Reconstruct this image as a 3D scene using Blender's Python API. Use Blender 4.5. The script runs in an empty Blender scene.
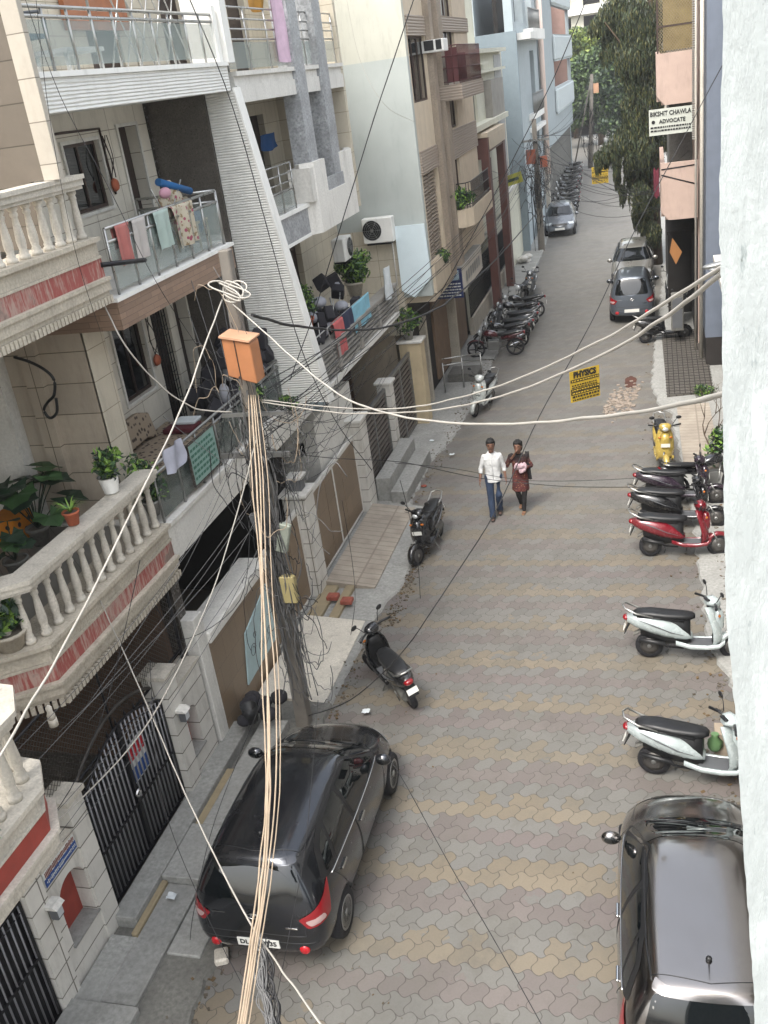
import bpy, bmesh, math, random
from mathutils import Vector, Matrix, noise
from mathutils.bvhtree import BVHTree
random.seed(7)
R = math.radians
scene = bpy.context.scene
col = scene.collection
# ------------------------------------------------------------------ camera
F = 970.0; CAMH = 9.0
def cam_axes(p, r, a):
    ca, sa = math.cos(a), math.sin(a)
    fw = Vector((-sa*math.cos(p), ca*math.cos(p), -math.sin(p)))
    rt = Vector((ca, sa, 0)); up = rt.cross(fw)
    return math.cos(r)*rt + math.sin(r)*up, -math.sin(r)*rt + math.cos(r)*up, fw
CR, CU, CF = cam_axes(R(24.0), R(-8.17), R(17.4))
CC = Vector((0, 0, CAMH))
def ray(x, y): return CR*((x-384)/F) - CU*((y-512)/F) + CF
def onX(x, y, X): d = ray(x, y); return CC + d*(X/d.x)
def onY(x, y, Y): d = ray(x, y); return CC + d*(Y/d.y)
def onZ(x, y, Z=0.0): d = ray(x, y); return CC + d*((Z-CAMH)/d.z)
cam_d = bpy.data.cameras.new('street_camera'); cam = bpy.data.objects.new('street_camera', cam_d); col.objects.link(cam)
cam.matrix_world = Matrix(((CR.x, CU.x, -CF.x, 0), (CR.y, CU.y, -CF.y, 0), (CR.z, CU.z, -CF.z, CAMH), (0, 0, 0, 1)))
cam_d.sensor_fit = 'VERTICAL'; cam_d.sensor_height = 36.0; cam_d.lens = F/1024*36.0
cam_d.clip_start = 0.05; cam_d.clip_end = 2000
scene.camera = cam
# ------------------------------------------------------------------ materials
def lin(c):
    if isinstance(c, str):
        c = c.lstrip('#'); c = [int(c[i:i+2], 16)/255 for i in (0, 2, 4)]
        c = [v/12.92 if v <= .04045 else ((v+.055)/1.055)**2.4 for v in c]
    return tuple(c)[:3]
def scl(c, k): return tuple(min(1, v*k) for v in c)+(1,)
class NT:
    def __init__(s, name):
        s.m = bpy.data.materials.new(name); s.m.use_nodes = True; s.t = s.m.node_tree; s.t.nodes.clear()
        s.out = s.n('ShaderNodeOutputMaterial'); s.b = s.n('ShaderNodeBsdfPrincipled'); s.l(s.b.outputs[0], s.out.inputs['Surface'])
    def n(s, t, **k):
        x = s.t.nodes.new(t)
        for a, v in k.items(): setattr(x, a, v)
        return x
    def l(s, a, b): s.t.links.new(a, b)
    def math(s, op, a, b=0.0, c=None):
        x = s.n('ShaderNodeMath', operation=op)
        for i, v in enumerate((a, b, c)):
            if v is None: continue
            if hasattr(v, 'is_output'): s.l(v, x.inputs[i])
            else: x.inputs[i].default_value = v
        return x.outputs[0]
    def mix(s, f, a, b, mode='MIX'):
        x = s.n('ShaderNodeMix', data_type='RGBA', blend_type=mode)
        for i, v in ((0, f), (6, a), (7, b)):
            if hasattr(v, 'is_output'): s.l(v, x.inputs[i])
            else: x.inputs[i].default_value = v if i == 0 else (tuple(v)+(1,))[:4]
        return x.outputs[2]
    def noise(s, vec, sc, det=4, rough=.6):
        x = s.n('ShaderNodeTexNoise'); x.inputs['Scale'].default_value = sc; x.inputs['Detail'].default_value = det; x.inputs['Roughness'].default_value = rough
        if vec is not None: s.l(vec, x.inputs['Vector'])
        return x.outputs['Fac']
    def ramp(s, f, a, b):  # linear remap a..b -> 0..1 clamped
        x = s.n('ShaderNodeMapRange'); x.inputs['From Min'].default_value = a; x.inputs['From Max'].default_value = b; s.l(f, x.inputs['Value']); return x.outputs[0]
    def pos(s): return s.n('ShaderNodeNewGeometry').outputs['Position']
    def objc(s): return s.n('ShaderNodeTexCoord').outputs['Object']
    def map(s, v, sc=(1, 1, 1), loc=(0, 0, 0)):
        x = s.n('ShaderNodeMapping'); s.l(v, x.inputs[0]); x.inputs['Scale'].default_value = sc; x.inputs['Location'].default_value = loc; return x.outputs[0]
    def bump(s, h, st=.3, d=.01):
        x = s.n('ShaderNodeBump'); x.inputs['Strength'].default_value = st; x.inputs['Distance'].default_value = d; s.l(h, x.inputs['Height']); s.l(x.outputs[0], s.b.inputs['Normal'])
    def setc(s, c):
        if hasattr(c, 'is_output'): s.l(c, s.b.inputs['Base Color'])
        else: s.b.inputs['Base Color'].default_value = (tuple(c)+(1,))[:4]
MAT = {}
def mat(name, c, rough=.6, metal=0.0, var=.14, sc=3.0, fine=None, bump=0.0, dirt=0.0, dirtc='#4a443c', coat=0.0, streak=False, spec=.5, trans=0.0):
    if name in MAT: return MAT[name]
    s = NT(name); c = lin(c)
    v = s.pos() if streak else s.objc()
    n = s.noise(v, sc, 5)
    c1 = s.mix(s.ramp(n, .3, .7), scl(c, 1-var), scl(c, 1+var))
    if fine: c1 = s.mix(s.ramp(s.noise(v, fine, 3), .35, .7), c1, scl(c, 1-var*1.8))
    if dirt:
        dv = s.map(v, (2.2, 2.2, .45)) if streak else v
        d = s.ramp(s.noise(dv, 2.2, 8, .72), .52, .75)
        c1 = s.mix(s.math('MULTIPLY', d, dirt), c1, lin(dirtc))
    hv = s.n('ShaderNodeHueSaturation'); s.l(c1, hv.inputs['Color']); s.l(s.math('MULTIPLY_ADD', s.n('ShaderNodeObjectInfo').outputs['Random'], .14, .93), hv.inputs['Value']); c1 = hv.outputs[0]
    s.setc(c1); s.b.inputs['Metallic'].default_value = metal
    rn = s.math('MULTIPLY_ADD', s.noise(v, sc*4, 3), .25, rough-.12); s.l(rn, s.b.inputs['Roughness'])
    s.b.inputs['Specular IOR Level'].default_value = spec
    if coat: s.b.inputs['Coat Weight'].default_value = coat; s.b.inputs['Coat Roughness'].default_value = .05
    if trans: s.b.inputs['Transmission Weight'].default_value = trans
    if bump: s.bump(s.noise(v, (fine or sc*8), 6, .65), bump, .01)
    MAT[name] = s.m; return s.m
def tilemat(name, c, w=.9, h=.35, mortar=.006, mc='#6f6658', var=.1, rough=.45, off=0.0, dirt=.38, bump=.3):
    s = NT(name); c = lin(c); p = s.pos()
    sx = s.n('ShaderNodeSeparateXYZ'); s.l(p, sx.inputs[0])
    cb = s.n('ShaderNodeCombineXYZ'); s.l(s.math('ADD', sx.outputs[0], sx.outputs[1]), cb.inputs[0]); s.l(sx.outputs[2], cb.inputs[1])
    b = s.n('ShaderNodeTexBrick'); b.offset = off; s.l(cb.outputs[0], b.inputs['Vector'])
    b.inputs['Scale'].default_value = 1; b.inputs['Brick Width'].default_value = w; b.inputs['Row Height'].default_value = h
    b.inputs['Mortar Size'].default_value = mortar; b.inputs['Mortar Smooth'].default_value = .2
    b.inputs['Color1'].default_value = scl(c, 1-var); b.inputs['Color2'].default_value = scl(c, 1+var); b.inputs['Mortar'].default_value = lin(mc)+(1,)
    n = s.noise(p, 6, 6, .7)
    c1 = s.mix(s.math('MULTIPLY', s.ramp(n, .4, .8), .35), b.outputs['Color'], scl(c, .7))
    d = s.ramp(s.noise(s.map(p, (1.5, 1.5, .35)), 2.5, 8, .75), .5, .78)
    c1 = s.mix(s.math('MULTIPLY', d, dirt), c1, lin('#453d34'))
    s.setc(c1); s.b.inputs['Roughness'].default_value = rough
    s.bump(s.math('SUBTRACT', 1.0, b.outputs['Fac']), bump, .008)
    MAT[name] = s.m; return s.m
# ------------------------------------------------------------------ object helpers
def tag(o, label=None, cat=None, group=None, kind=None):
    if label: o['label'] = label
    if cat: o['category'] = cat
    if group: o['group'] = group
    if kind: o['kind'] = kind
    return o
def thing(name, label, cat, loc=(0, 0, 0), group=None):
    o = bpy.data.objects.new(name, None); col.objects.link(o); o.location = loc; o.empty_display_size = .1
    return tag(o, label, cat, group)
def rootloc(p):
    v = Vector((0, 0, 0))
    while p is not None: v += p.location; p = p.parent
    return v
def link_mesh(name, me, m=None, parent=None):
    if m is not None and not me.materials: me.materials.append(m)
    o = bpy.data.objects.new(name, me); col.objects.link(o)
    if parent is not None: o.parent = parent
    return o
class MB:
    def __init__(s): s.bm = bmesh.new(); s.mi = 0
    def _f(s, vs, smooth=False):
        try:
            f = s.bm.faces.new(vs); f.material_index = s.mi; f.smooth = smooth; return f
        except ValueError: return None
    def box(s, x0, x1, y0, y1, z0, z1, rot=None, c=None):
        P = [(x0, y0, z0), (x1, y0, z0), (x1, y1, z0), (x0, y1, z0), (x0, y0, z1), (x1, y0, z1), (x1, y1, z1), (x0, y1, z1)]
        if rot is not None:
            cc = Vector(c) if c is not None else Vector(((x0+x1)/2, (y0+y1)/2, (z0+z1)/2))
            P = [rot @ (Vector(p)-cc) + cc for p in P]
        v = [s.bm.verts.new(p) for p in P]
        for q in ((3, 2, 1, 0), (4, 5, 6, 7), (0, 1, 5, 4), (1, 2, 6, 5), (2, 3, 7, 6), (3, 0, 4, 7)): s._f([v[i] for i in q])
        return s
    def prism(s, pts, axis, a, b):  # pts 2D polygon, extruded along axis between a and b
        def mk(p, t): return {'x': (t, p[0], p[1]), 'y': (p[0], t, p[1]), 'z': (p[0], p[1], t)}[axis]
        A = [s.bm.verts.new(mk(p, a)) for p in pts]; B = [s.bm.verts.new(mk(p, b)) for p in pts]
        s._f(A[::-1]); s._f(B); n = len(pts)
        for i in range(n): s._f([A[i], A[(i+1) % n], B[(i+1) % n], B[i]])
        return s
    def quad(s, a, b, c, d, smooth=False): s._f([s.bm.verts.new(p) for p in (a, b, c, d)], smooth); return s
    def tube(s, pts, r, seg=6, caps=True):
        pts = [Vector(p) for p in pts]; rings = []; n = len(pts); up = Vector((0, 0, 1))
        for i, p in enumerate(pts):
            d = (pts[min(i+1, n-1)]-pts[max(i-1, 0)]);
            if d.length < 1e-9: d = Vector((0, 0, 1))
            d.normalize(); rr = r[i] if isinstance(r, (list, tuple)) else r
            a = d.cross(up)
            if a.length < .05: a = d.cross(Vector((1, 0, 0)))
            a.normalize(); b = d.cross(a)
            rings.append([s.bm.verts.new(p+(a*math.cos(t*2*math.pi/seg)+b*math.sin(t*2*math.pi/seg))*rr) for t in range(seg)])
        for i in range(n-1):
            for t in range(seg): s._f([rings[i][t], rings[i][(t+1) % seg], rings[i+1][(t+1) % seg], rings[i+1][t]], True)
        if caps: s._f(rings[0][::-1]); s._f(rings[-1])
        return s
    def lathe(s, prof, c=(0, 0, 0), axis='z', seg=16, smooth=True, caps=True):
        c = Vector(c); rings = []
        for r, h in prof:
            ring = []
            for t in range(seg):
                a = 2*math.pi*t/seg; u, v = max(r, 1e-4)*math.cos(a), max(r, 1e-4)*math.sin(a)
                ring.append(s.bm.verts.new(c+Vector({'z': (u, v, h), 'x': (h, u, v), 'y': (v, h, u)}[axis])))
            rings.append(ring)
        for i in range(len(rings)-1):
            for t in range(seg): s._f([rings[i][t], rings[i][(t+1) % seg], rings[i+1][(t+1) % seg], rings[i+1][t]], smooth)
        if caps: s._f(rings[0][::-1]); s._f(rings[-1])
        return s
    def loft(s, rings, caps=True, smooth=True):
        rr = [[s.bm.verts.new(p) for p in r] for r in rings]; n = len(rr[0])
        for i in range(len(rr)-1):
            for t in range(n): s._f([rr[i][t], rr[i][(t+1) % n], rr[i+1][(t+1) % n], rr[i+1][t]], smooth)
        if caps: s._f(rr[0][::-1]); s._f(rr[-1])
        return s
    def ball(s, c, r, seg=12, rings=8, sq=(1, 1, 1)):
        c = Vector(c); prof = []
        rr = []
        for i in range(rings+1):
            a = -math.pi/2+math.pi*i/rings
            rr.append([s.bm.verts.new(c+Vector((max(math.cos(a), .02)*math.cos(2*math.pi*t/seg)*r*sq[0], max(math.cos(a), .02)*math.sin(2*math.pi*t/seg)*r*sq[1], math.sin(a)*r*sq[2]))) for t in range(seg)])
        for i in range(rings):
            for t in range(seg): s._f([rr[i][t], rr[i][(t+1) % seg], rr[i+1][(t+1) % seg], rr[i+1][t]], True)
        s._f(rr[0][::-1]); s._f(rr[-1]); return s
    def grid(s, nx, ny, fn, smooth=True):
        V = [[s.bm.verts.new(fn(i/nx, j/ny)) for j in range(ny+1)] for i in range(nx+1)]
        for i in range(nx):
            for j in range(ny): s._f([V[i][j], V[i+1][j], V[i+1][j+1], V[i][j+1]], smooth)
        return s
    def bevel(s, w=.01, seg=1, ang=35):
        s.bm.normal_update()
        es = [e for e in s.bm.edges if len(e.link_faces) == 2 and e.calc_face_angle(0) > R(ang)]
        bmesh.ops.bevel(s.bm, geom=es, offset=w, segments=seg, affect='EDGES', profile=.6); return s
    def build(s, name, m=None, parent=None, recalc=True):
        if recalc: bmesh.ops.recalc_face_normals(s.bm, faces=s.bm.faces)
        off = rootloc(parent)
        if off.length > 0: bmesh.ops.translate(s.bm, verts=s.bm.verts, vec=-off)
        me = bpy.data.meshes.new(name); s.bm.to_mesh(me); s.bm.free()
        if m is not None:
            for k in (m if isinstance(m, (list, tuple)) else [m]): me.materials.append(k)
        return link_mesh(name, me, None, parent)
def top(o, label, cat, group=None, kind=None):
    """recentre a single-mesh thing on its own base and tag it"""
    if o.parent is None and o.type == 'MESH' and kind != 'structure' and len(o.data.vertices):
        vs = o.data.vertices; n = len(vs)
        c = Vector((sum(v.co.x for v in vs)/n, sum(v.co.y for v in vs)/n, min(v.co.z for v in vs)))
        o.data.transform(Matrix.Translation(-c)); o.location = o.location + c
    return tag(o, label, cat, group, kind)
KIDS = {}
def children(o): return [c for c in col.objects if c.parent == o]
def copy_tree(o, parent=None):
    c = o.copy(); col.objects.link(c); c.parent = parent
    for ch in children(o): copy_tree(ch, c)
    return c
def subsurf(me, lv=2):
    o = bpy.data.objects.new('tmp', me); col.objects.link(o); md = o.modifiers.new('s', 'SUBSURF'); md.levels = lv; md.render_levels = lv
    dg = bpy.context.evaluated_depsgraph_get(); dg.update()
    r = bpy.data.meshes.new_from_object(o.evaluated_get(dg)); bpy.data.objects.remove(o); return r
def text_mesh(name, txt, size, m, parent, loc, xdir, ydir, ext=.002, align='CENTER', bold=0.0, sx=1.0):
    cu = bpy.data.curves.new('t', 'FONT'); cu.body = txt; cu.size = size; cu.extrude = ext; cu.align_x = align; cu.align_y = 'CENTER'; cu.offset = bold; cu.resolution_u = 2
    o = bpy.data.objects.new('t', cu); col.objects.link(o)
    dg = bpy.context.evaluated_depsgraph_get(); dg.update()
    me = bpy.data.meshes.new_from_object(o.evaluated_get(dg)); bpy.data.objects.remove(o)
    x = Vector(xdir).normalized(); y = Vector(ydir).normalized(); z = x.cross(y)
    l = Vector(loc)-rootloc(parent)
    me.transform(Matrix(((x.x*sx, y.x, z.x, l.x), (x.y*sx, y.y, z.y, l.y), (x.z*sx, y.z, z.z, l.z), (0, 0, 0, 1))))
    me.materials.clear(); me.name = name; me.materials.append(m)
    return link_mesh(name, me, None, parent)
def lerp(a, b, t): return a+(b-a)*t
# openings: (h0,h1,z0,z1). axis 'x': wall lies on plane X=[a,b], runs along Y; 'y': plane Y=[a,b], runs along X
def wall(mb, axis, a, b, h0, h1, z0, z1, ops=()):
    hs = sorted({h0, h1, *[o[0] for o in ops], *[o[1] for o in ops]})
    for i in range(len(hs)-1):
        u, v = hs[i], hs[i+1]; m = (u+v)/2
        cuts = sorted([(o[2], o[3]) for o in ops if o[0] <= m <= o[1]]); z = z0
        for c0, c1 in cuts+[(z1, z1)]:
            if c0-z > 1e-4:
                if axis == 'x': mb.box(a, b, u, v, z, c0)
                else: mb.box(u, v, a, b, z, c0)
            z = max(z, c1)
    return mb
def window(parent, axis, at, out, h0, h1, z0, z1, mf, mg, nm='window', bars=1, depth=.12, fw=.05):
    """frame set into an opening; 'at' = outer wall plane, 'out' = +1/-1 outward direction"""
    a = at-out*depth; b = a+out*.06
    lo, hi = min(a, b), max(a, b); g = MB()
    def bx(u0, u1, w0, w1):
        if axis == 'x': g.box(lo, hi, u0, u1, w0, w1)
        else: g.box(u0, u1, lo, hi, w0, w1)
    bx(h0, h0+fw, z0, z1); bx(h1-fw, h1, z0, z1); bx(h0+fw, h1-fw, z0, z0+fw); bx(h0+fw, h1-fw, z1-fw, z1)
    for k in range(bars):
        c = lerp(h0, h1, (k+1)/(bars+1)); bx(c-fw*.4, c+fw*.4, z0+fw, z1-fw)
    w = g.build(nm, mf, parent)
    p = MB(); m = (lo+hi)/2
    if axis == 'x': p.box(m-.006, m+.006, h0+fw*.5, h1-fw*.5, z0+fw*.5, z1-fw*.5)
    else: p.box(h0+fw*.5, h1-fw*.5, m-.006, m+.006, z0+fw*.5, z1-fw*.5)
    p.build('pane', mg, w)
    return w
# ------------------------------------------------------------------ shared materials
mat('stone', '#b6ae9f', .7, var=.16, sc=2.5, fine=30, bump=.25, dirt=.4, streak=True)
mat('stone_light', '#c4beb2', .7, var=.14, sc=3, fine=40, bump=.25, dirt=.45, streak=True)
mat('white_paint', '#dcdcd8', .6, var=.06, sc=1.5, dirt=.38, streak=True, dirtc='#77736a')
mat('white_slab', '#d3d1cb', .7, var=.09, sc=2, fine=25, dirt=.4, streak=True, dirtc='#6f6a60', bump=.15)
mat('concrete', '#949490', .85, var=.16, sc=2, fine=18, bump=.4, dirt=.4, dirtc='#4c4944')
mat('concrete_dark', '#6b6a65', .85, var=.2, sc=2, fine=18, bump=.4, dirt=.5, dirtc='#35322e')
mat('steel', '#a9a9a6', .3, .9, var=.08)
mat('steel_dull', '#8d8e8c', .45, .8, var=.12)
mat('black_iron', '#15151a', .45, .3, var=.2)
mat('dark_wood', '#2c1f1a', .5, var=.25, sc=6)
mat('brown_frame', '#3a2b24', .5, var=.2)
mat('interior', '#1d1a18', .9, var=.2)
mat('rubber', '#16161a', .8, var=.2, sc=9)
mat('black_plastic', '#17181a', .45, var=.2)
mat('grey_plastic', '#55575a', .5, var=.15)
mat('red_lens', '#7d1018', .18, var=.1, coat=.6)
mat('chrome', '#c9c9c9', .12, 1, var=.03)
mat('plate', '#d8d8d2', .4, var=.04)
mat('ink', '#101012', .6, var=.05)
mat('terracotta', '#a4583c', .75, var=.15, sc=8)
mat('leaf', '#33502a', .55, var=.4, sc=2.5); mat('leaf_light', '#6f8f3c', .55, var=.35, sc=3); mat('leaf_dark', '#1e3322', .5, var=.4, sc=3)
mat('bark', '#4a3d30', .9, var=.3, sc=6, bump=.5)
def glassmat(name, tint, rough=.05, alpha=.35, metal=0.0):
    s = NT(name); s.b.inputs['Base Color'].default_value = lin(tint)+(1,); s.b.inputs['Roughness'].default_value = rough
    s.b.inputs['Metallic'].default_value = metal
    s.b.inputs['Alpha'].default_value = alpha; s.b.inputs['Specular IOR Level'].default_value = .8
    MAT[name] = s.m; return s.m
glassmat('rail_glass', '#98a5a2', .08, .38)
glassmat('rail_glass_dark', '#53605d', .1, .5)
glassmat('dark_glass', '#0c1012', .06, 1.0)
glassmat('car_glass', '#0a0e10', .03, 1.0)
glassmat('lamp_glass', '#c9cdd0', .08, .85)
# ------------------------------------------------------------------ world
w = bpy.data.worlds.new('World'); scene.world = w; w.use_nodes = True
nt = w.node_tree; bg = nt.nodes['Background']
sky = nt.nodes.new('ShaderNodeTexSky'); sky.sky_type = 'NISHITA'; sky.sun_disc = False
SUN_EL, SUN_AZ = 58.0, 200.0     # high, hazy sun; azimuth from +Y clockwise
sky.sun_elevation = R(SUN_EL); sky.sun_rotation = R(SUN_AZ); sky.altitude = 200; sky.air_density = 1.6; sky.dust_density = 5.0; sky.ozone_density = 1.0
hsv = nt.nodes.new('ShaderNodeHueSaturation'); hsv.inputs['Saturation'].default_value = .35
nt.links.new(sky.outputs[0], hsv.inputs['Color']); nt.links.new(hsv.outputs[0], bg.inputs[0]); bg.inputs[1].default_value = .14
sd = bpy.data.lights.new('sun', 'SUN'); so = bpy.data.objects.new('sun', sd); col.objects.link(so)
sd.energy = 1.0; sd.angle = R(18); sd.color = (1, .95, .88)
sv = Vector((math.sin(R(SUN_AZ))*math.cos(R(SUN_EL)), math.cos(R(SUN_AZ))*math.cos(R(SUN_EL)), math.sin(R(SUN_EL))))
so.rotation_euler = (-sv).to_track_quat('-Z', 'Y').to_euler()
vs = scene.view_settings; vs.view_transform = 'Standard'; vs.look = 'None'; vs.gamma = 1; vs.use_curve_mapping = False; vs.exposure = 1.7
# ------------------------------------------------------------------ terrain and road
mat('earth', '#5d574d', .95, var=.2, sc=.5, bump=.3)
g = MB(); g.quad((-600, -300, -.16), (600, -300, -.16), (600, 900, -.16), (-600, 900, -.16)); top(g.build('ground', MAT['earth']), None, None, kind='structure')
def road_material():
    s = NT('interlocking_pavers'); P = s.objc()
    sx = s.n('ShaderNodeSeparateXYZ'); s.l(P, sx.inputs[0]); x, y = sx.outputs[0], sx.outputs[1]
    p = .232
    k = 2*math.pi/p
    # wavy interlocking joints
    u = s.math('ADD', x, s.math('MULTIPLY', s.math('SINE', s.math('MULTIPLY', y, k)), .030))
    v = s.math('ADD', y, s.math('MULTIPLY', s.math('SINE', s.math('MULTIPLY', x, k)), .034))
    row = s.math('FLOOR', s.math('DIVIDE', v, p))
    par = s.math('MULTIPLY', s.math('MODULO', row, 2.0), .5)
    uu = s.math('ADD', s.math('DIVIDE', u, p*1.0), par); cell = s.math('FLOOR', uu)
    fu = s.math('FRACT', uu); fv = s.math('FRACT', s.math('DIVIDE', v, p))
    du = s.math('MINIMUM', fu, s.math('SUBTRACT', 1.0, fu)); dv = s.math('MINIMUM', fv, s.math('SUBTRACT', 1.0, fv))
    # alternate stones are joined in pairs: hide every other vertical joint
    near_even = s.math('MODULO', s.math('ADD', s.math('FLOOR', s.math('ADD', uu, .5)), s.math('MULTIPLY', s.math('FLOOR', s.math('MULTIPLY', row, .5)), 1.0)), 2.0)
    du = s.math('ADD', du, s.math('MULTIPLY', near_even, .0))
    d = s.math('MINIMUM', du, dv)
    big = s.noise(P, .35, 5, .6); mid = s.noise(P, 1.7, 6, .7); fine = s.noise(P, 38, 4, .7)
    thick = s.math('MULTIPLY_ADD', mid, .035, .010)
    joint = s.n('ShaderNodeMapRange'); s.l(d, joint.inputs['Value']); s.l(thick, joint.inputs['From Max']); joint.inputs['From Min'].default_value = .008
    stone = joint.outputs[0]
    cb = s.n('ShaderNodeCombineXYZ'); s.l(cell, cb.inputs[0]); s.l(row, cb.inputs[1])
    wn = s.n('ShaderNodeTexWhiteNoise'); s.l(cb.outputs[0], wn.inputs['Vector'])
    rnd = wn.outputs['Value']
    # colour bands: five rows repeat: yellow, (yellow), grey, pink grey, grey
    jit = s.math('MULTIPLY_ADD', rnd, .5, -.25)
    bandr = s.math('ADD', s.math('ADD', row, jit), s.math('MULTIPLY', s.math('SUBTRACT', mid, .5), .7))
    b5 = s.math('MODULO', s.math('ADD', bandr, 500.0-1.7), 5.0)
    isY = s.math('LESS_THAN', b5, 1.25)
    isP = s.math('MULTIPLY', s.math('GREATER_THAN', b5, 3.0), s.math('LESS_THAN', b5, 4.3))
    base = s.mix(isY, lin('#646360'), lin('#726858'))
    base = s.mix(isP, base, lin('#655d5b'))
    fade = s.ramp(y, 10, 34)     # further up the street the colours fade to grey
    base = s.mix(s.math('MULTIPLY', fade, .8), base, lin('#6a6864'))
    base = s.mix(s.math('MULTIPLY', s.ramp(big, .35, .65), .45), base, lin('#68665f'))
    br = s.math('MULTIPLY_ADD', rnd, .20, .90)
    hv = s.n('ShaderNodeHueSaturation'); s.l(base, hv.inputs['Color']); s.l(br, hv.inputs['Value'])
    c = s.mix(s.math('MULTIPLY', s.ramp(fine, .35, .75), .22), hv.outputs[0], lin('#57544e'))
    c = s.mix(s.math('MULTIPLY', s.ramp(mid, .5, .72), .5), c, lin('#5a574f'))
    # oil and grime where bikes and cars stand
    st = s.ramp(s.noise(s.map(P, (1.0, .6, 1)), .8, 7, .75), .54, .74)
    c = s.mix(s.math('MULTIPLY', st, .6), c, lin('#4b4843'))
    jn = s.math('SUBTRACT', 1.0, stone)
    jn = s.math('MULTIPLY', jn, s.ramp(y, 60, 12)) if False else jn
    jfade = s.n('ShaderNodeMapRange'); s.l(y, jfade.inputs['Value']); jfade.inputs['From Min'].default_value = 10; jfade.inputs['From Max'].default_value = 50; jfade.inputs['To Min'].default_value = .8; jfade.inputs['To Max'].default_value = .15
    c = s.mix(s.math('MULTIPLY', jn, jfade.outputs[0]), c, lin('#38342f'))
    s.setc(c); s.l(s.math('MULTIPLY_ADD', fine, .3, .5), s.b.inputs['Roughness'])
    h = s.math('ADD', s.math('MULTIPLY', stone, 1.0), s.math('MULTIPLY', fine, .35)); s.bump(h, .4, .006)
    return s.m
RM = road_material()
# road centre line bends gently to the left after 60 m
def bend(y): return 0 if y < 45 else -((y-45)**2)*.0016
def strip(name, xl, xr, y0, y1, z, m, step=3.0):
    g = MB(); n = max(1, int((y1-y0)/step)); V = []
    for i in range(n+1):
        y = lerp(y0, y1, i/n); a = xl(y) if callable(xl) else xl; b = xr(y) if callable(xr) else xr
        V.append((g.bm.verts.new((a+bend(y), y, z)), g.bm.verts.new((b+bend(y), y, z))))
    for i in range(n): g._f([V[i][0], V[i][1], V[i+1][1], V[i+1][0]])
    return g.build(name, m)
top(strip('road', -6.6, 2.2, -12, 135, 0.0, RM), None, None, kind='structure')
# raised concrete margins on both sides (worn kerb edge, slightly uneven)
def margin(name, pts_outer, x_in, z, m, wob=.05, seed=1):
    """pts_outer: [(x,y)...] street-side edge, x_in: house-side x"""
    rnd = random.Random(seed); g = MB(); P = []
    for (x0, y0), (x1, y1) in zip(pts_outer, pts_outer[1:]):
        n = max(1, int(abs(y1-y0)/.18))
        for i in range(n): t = i/n; P.append((lerp(x0, x1, t)+rnd.uniform(-wob, wob), lerp(y0, y1, t)))
    P.append(pts_outer[-1])
    for (x0, y0), (x1, y1) in zip(P, P[1:]):
        a = (x0+bend(y0), y0); b = (x1+bend(y1), y1); ia = (x_in+bend(y0), y0); ib = (x_in+bend(y1), y1)
        g.quad((ia[0], ia[1], z+.02), (a[0], a[1], z), (b[0], b[1], z), (ib[0], ib[1], z+.02))
        sgn = 1 if x_in < x0 else -1
        g.quad((a[0], a[1], z), (a[0]+sgn*.03, a[1], -.01), (b[0]+sgn*.03, b[1], -.01), (b[0], b[1], z))
    bmesh.ops.remove_doubles(g.bm, verts=g.bm.verts, dist=.0005)
    return top(g.build(name, m), None, None, kind='structure')
margin('pavement', [(-5.0, 4.0), (-5.0, 7.0), (-5.15, 9), (-5.1, 11), (-5.1, 12.0)], -6.4, .05, MAT['concrete_dark'], .05, 3)
margin('pavement', [(-5.05, 14.55), (-4.85, 16), (-4.7, 19.3), (-5.5, 19.6), (-5.6, 22), (-5.3, 23.5), (-5.15, 27), (-5.25, 31)], -6.6, .035, MAT['concrete'], .05, 4)
margin('pavement', [(-5.2, 31.0), (-5.3, 36), (-5.35, 45), (-5.5, 60), (-5.6, 85), (-5.6, 130)], -8, .06, MAT['concrete'], .03, 5)
margin('pavement', [(-5.1, 12.0), (-5.05, 14.55)], -6.6, .03, MAT['concrete'], .02, 9)
margin('pavement', [(1.3, 4), (1.25, 12), (.75, 14), (.7, 17), (.55, 21), (.35, 25), (.0, 26), (-.15, 28), (.0, 33), (.25, 40), (.4, 60), (.4, 130)], 4.5, .05, MAT['concrete'], .05, 6)
# smooth cement patches and stains on the road surface (thin sheets)
def blob(name, cx, cy, rx, ry, z, m, seed, n=40, amp=.35):
    rnd = random.Random(seed); g = MB(); P = []
    for i in range(n):
        a = 2*math.pi*i/n; k = 1+amp*(noise.noise(Vector((math.cos(a)*1.6, math.sin(a)*1.6, seed)))*1.6)+rnd.uniform(-.06, .06)
        P.append((cx+rx*k*math.cos(a), cy+ry*k*math.sin(a), z))
    g._f([g.bm.verts.new(p) for p in P]); return g.build(name, m)
mat('wet_mud', '#3b3630', .35, var=.3, sc=5); mat('mud', '#4e473d', .9, var=.3, sc=5, bump=.4)
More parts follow.
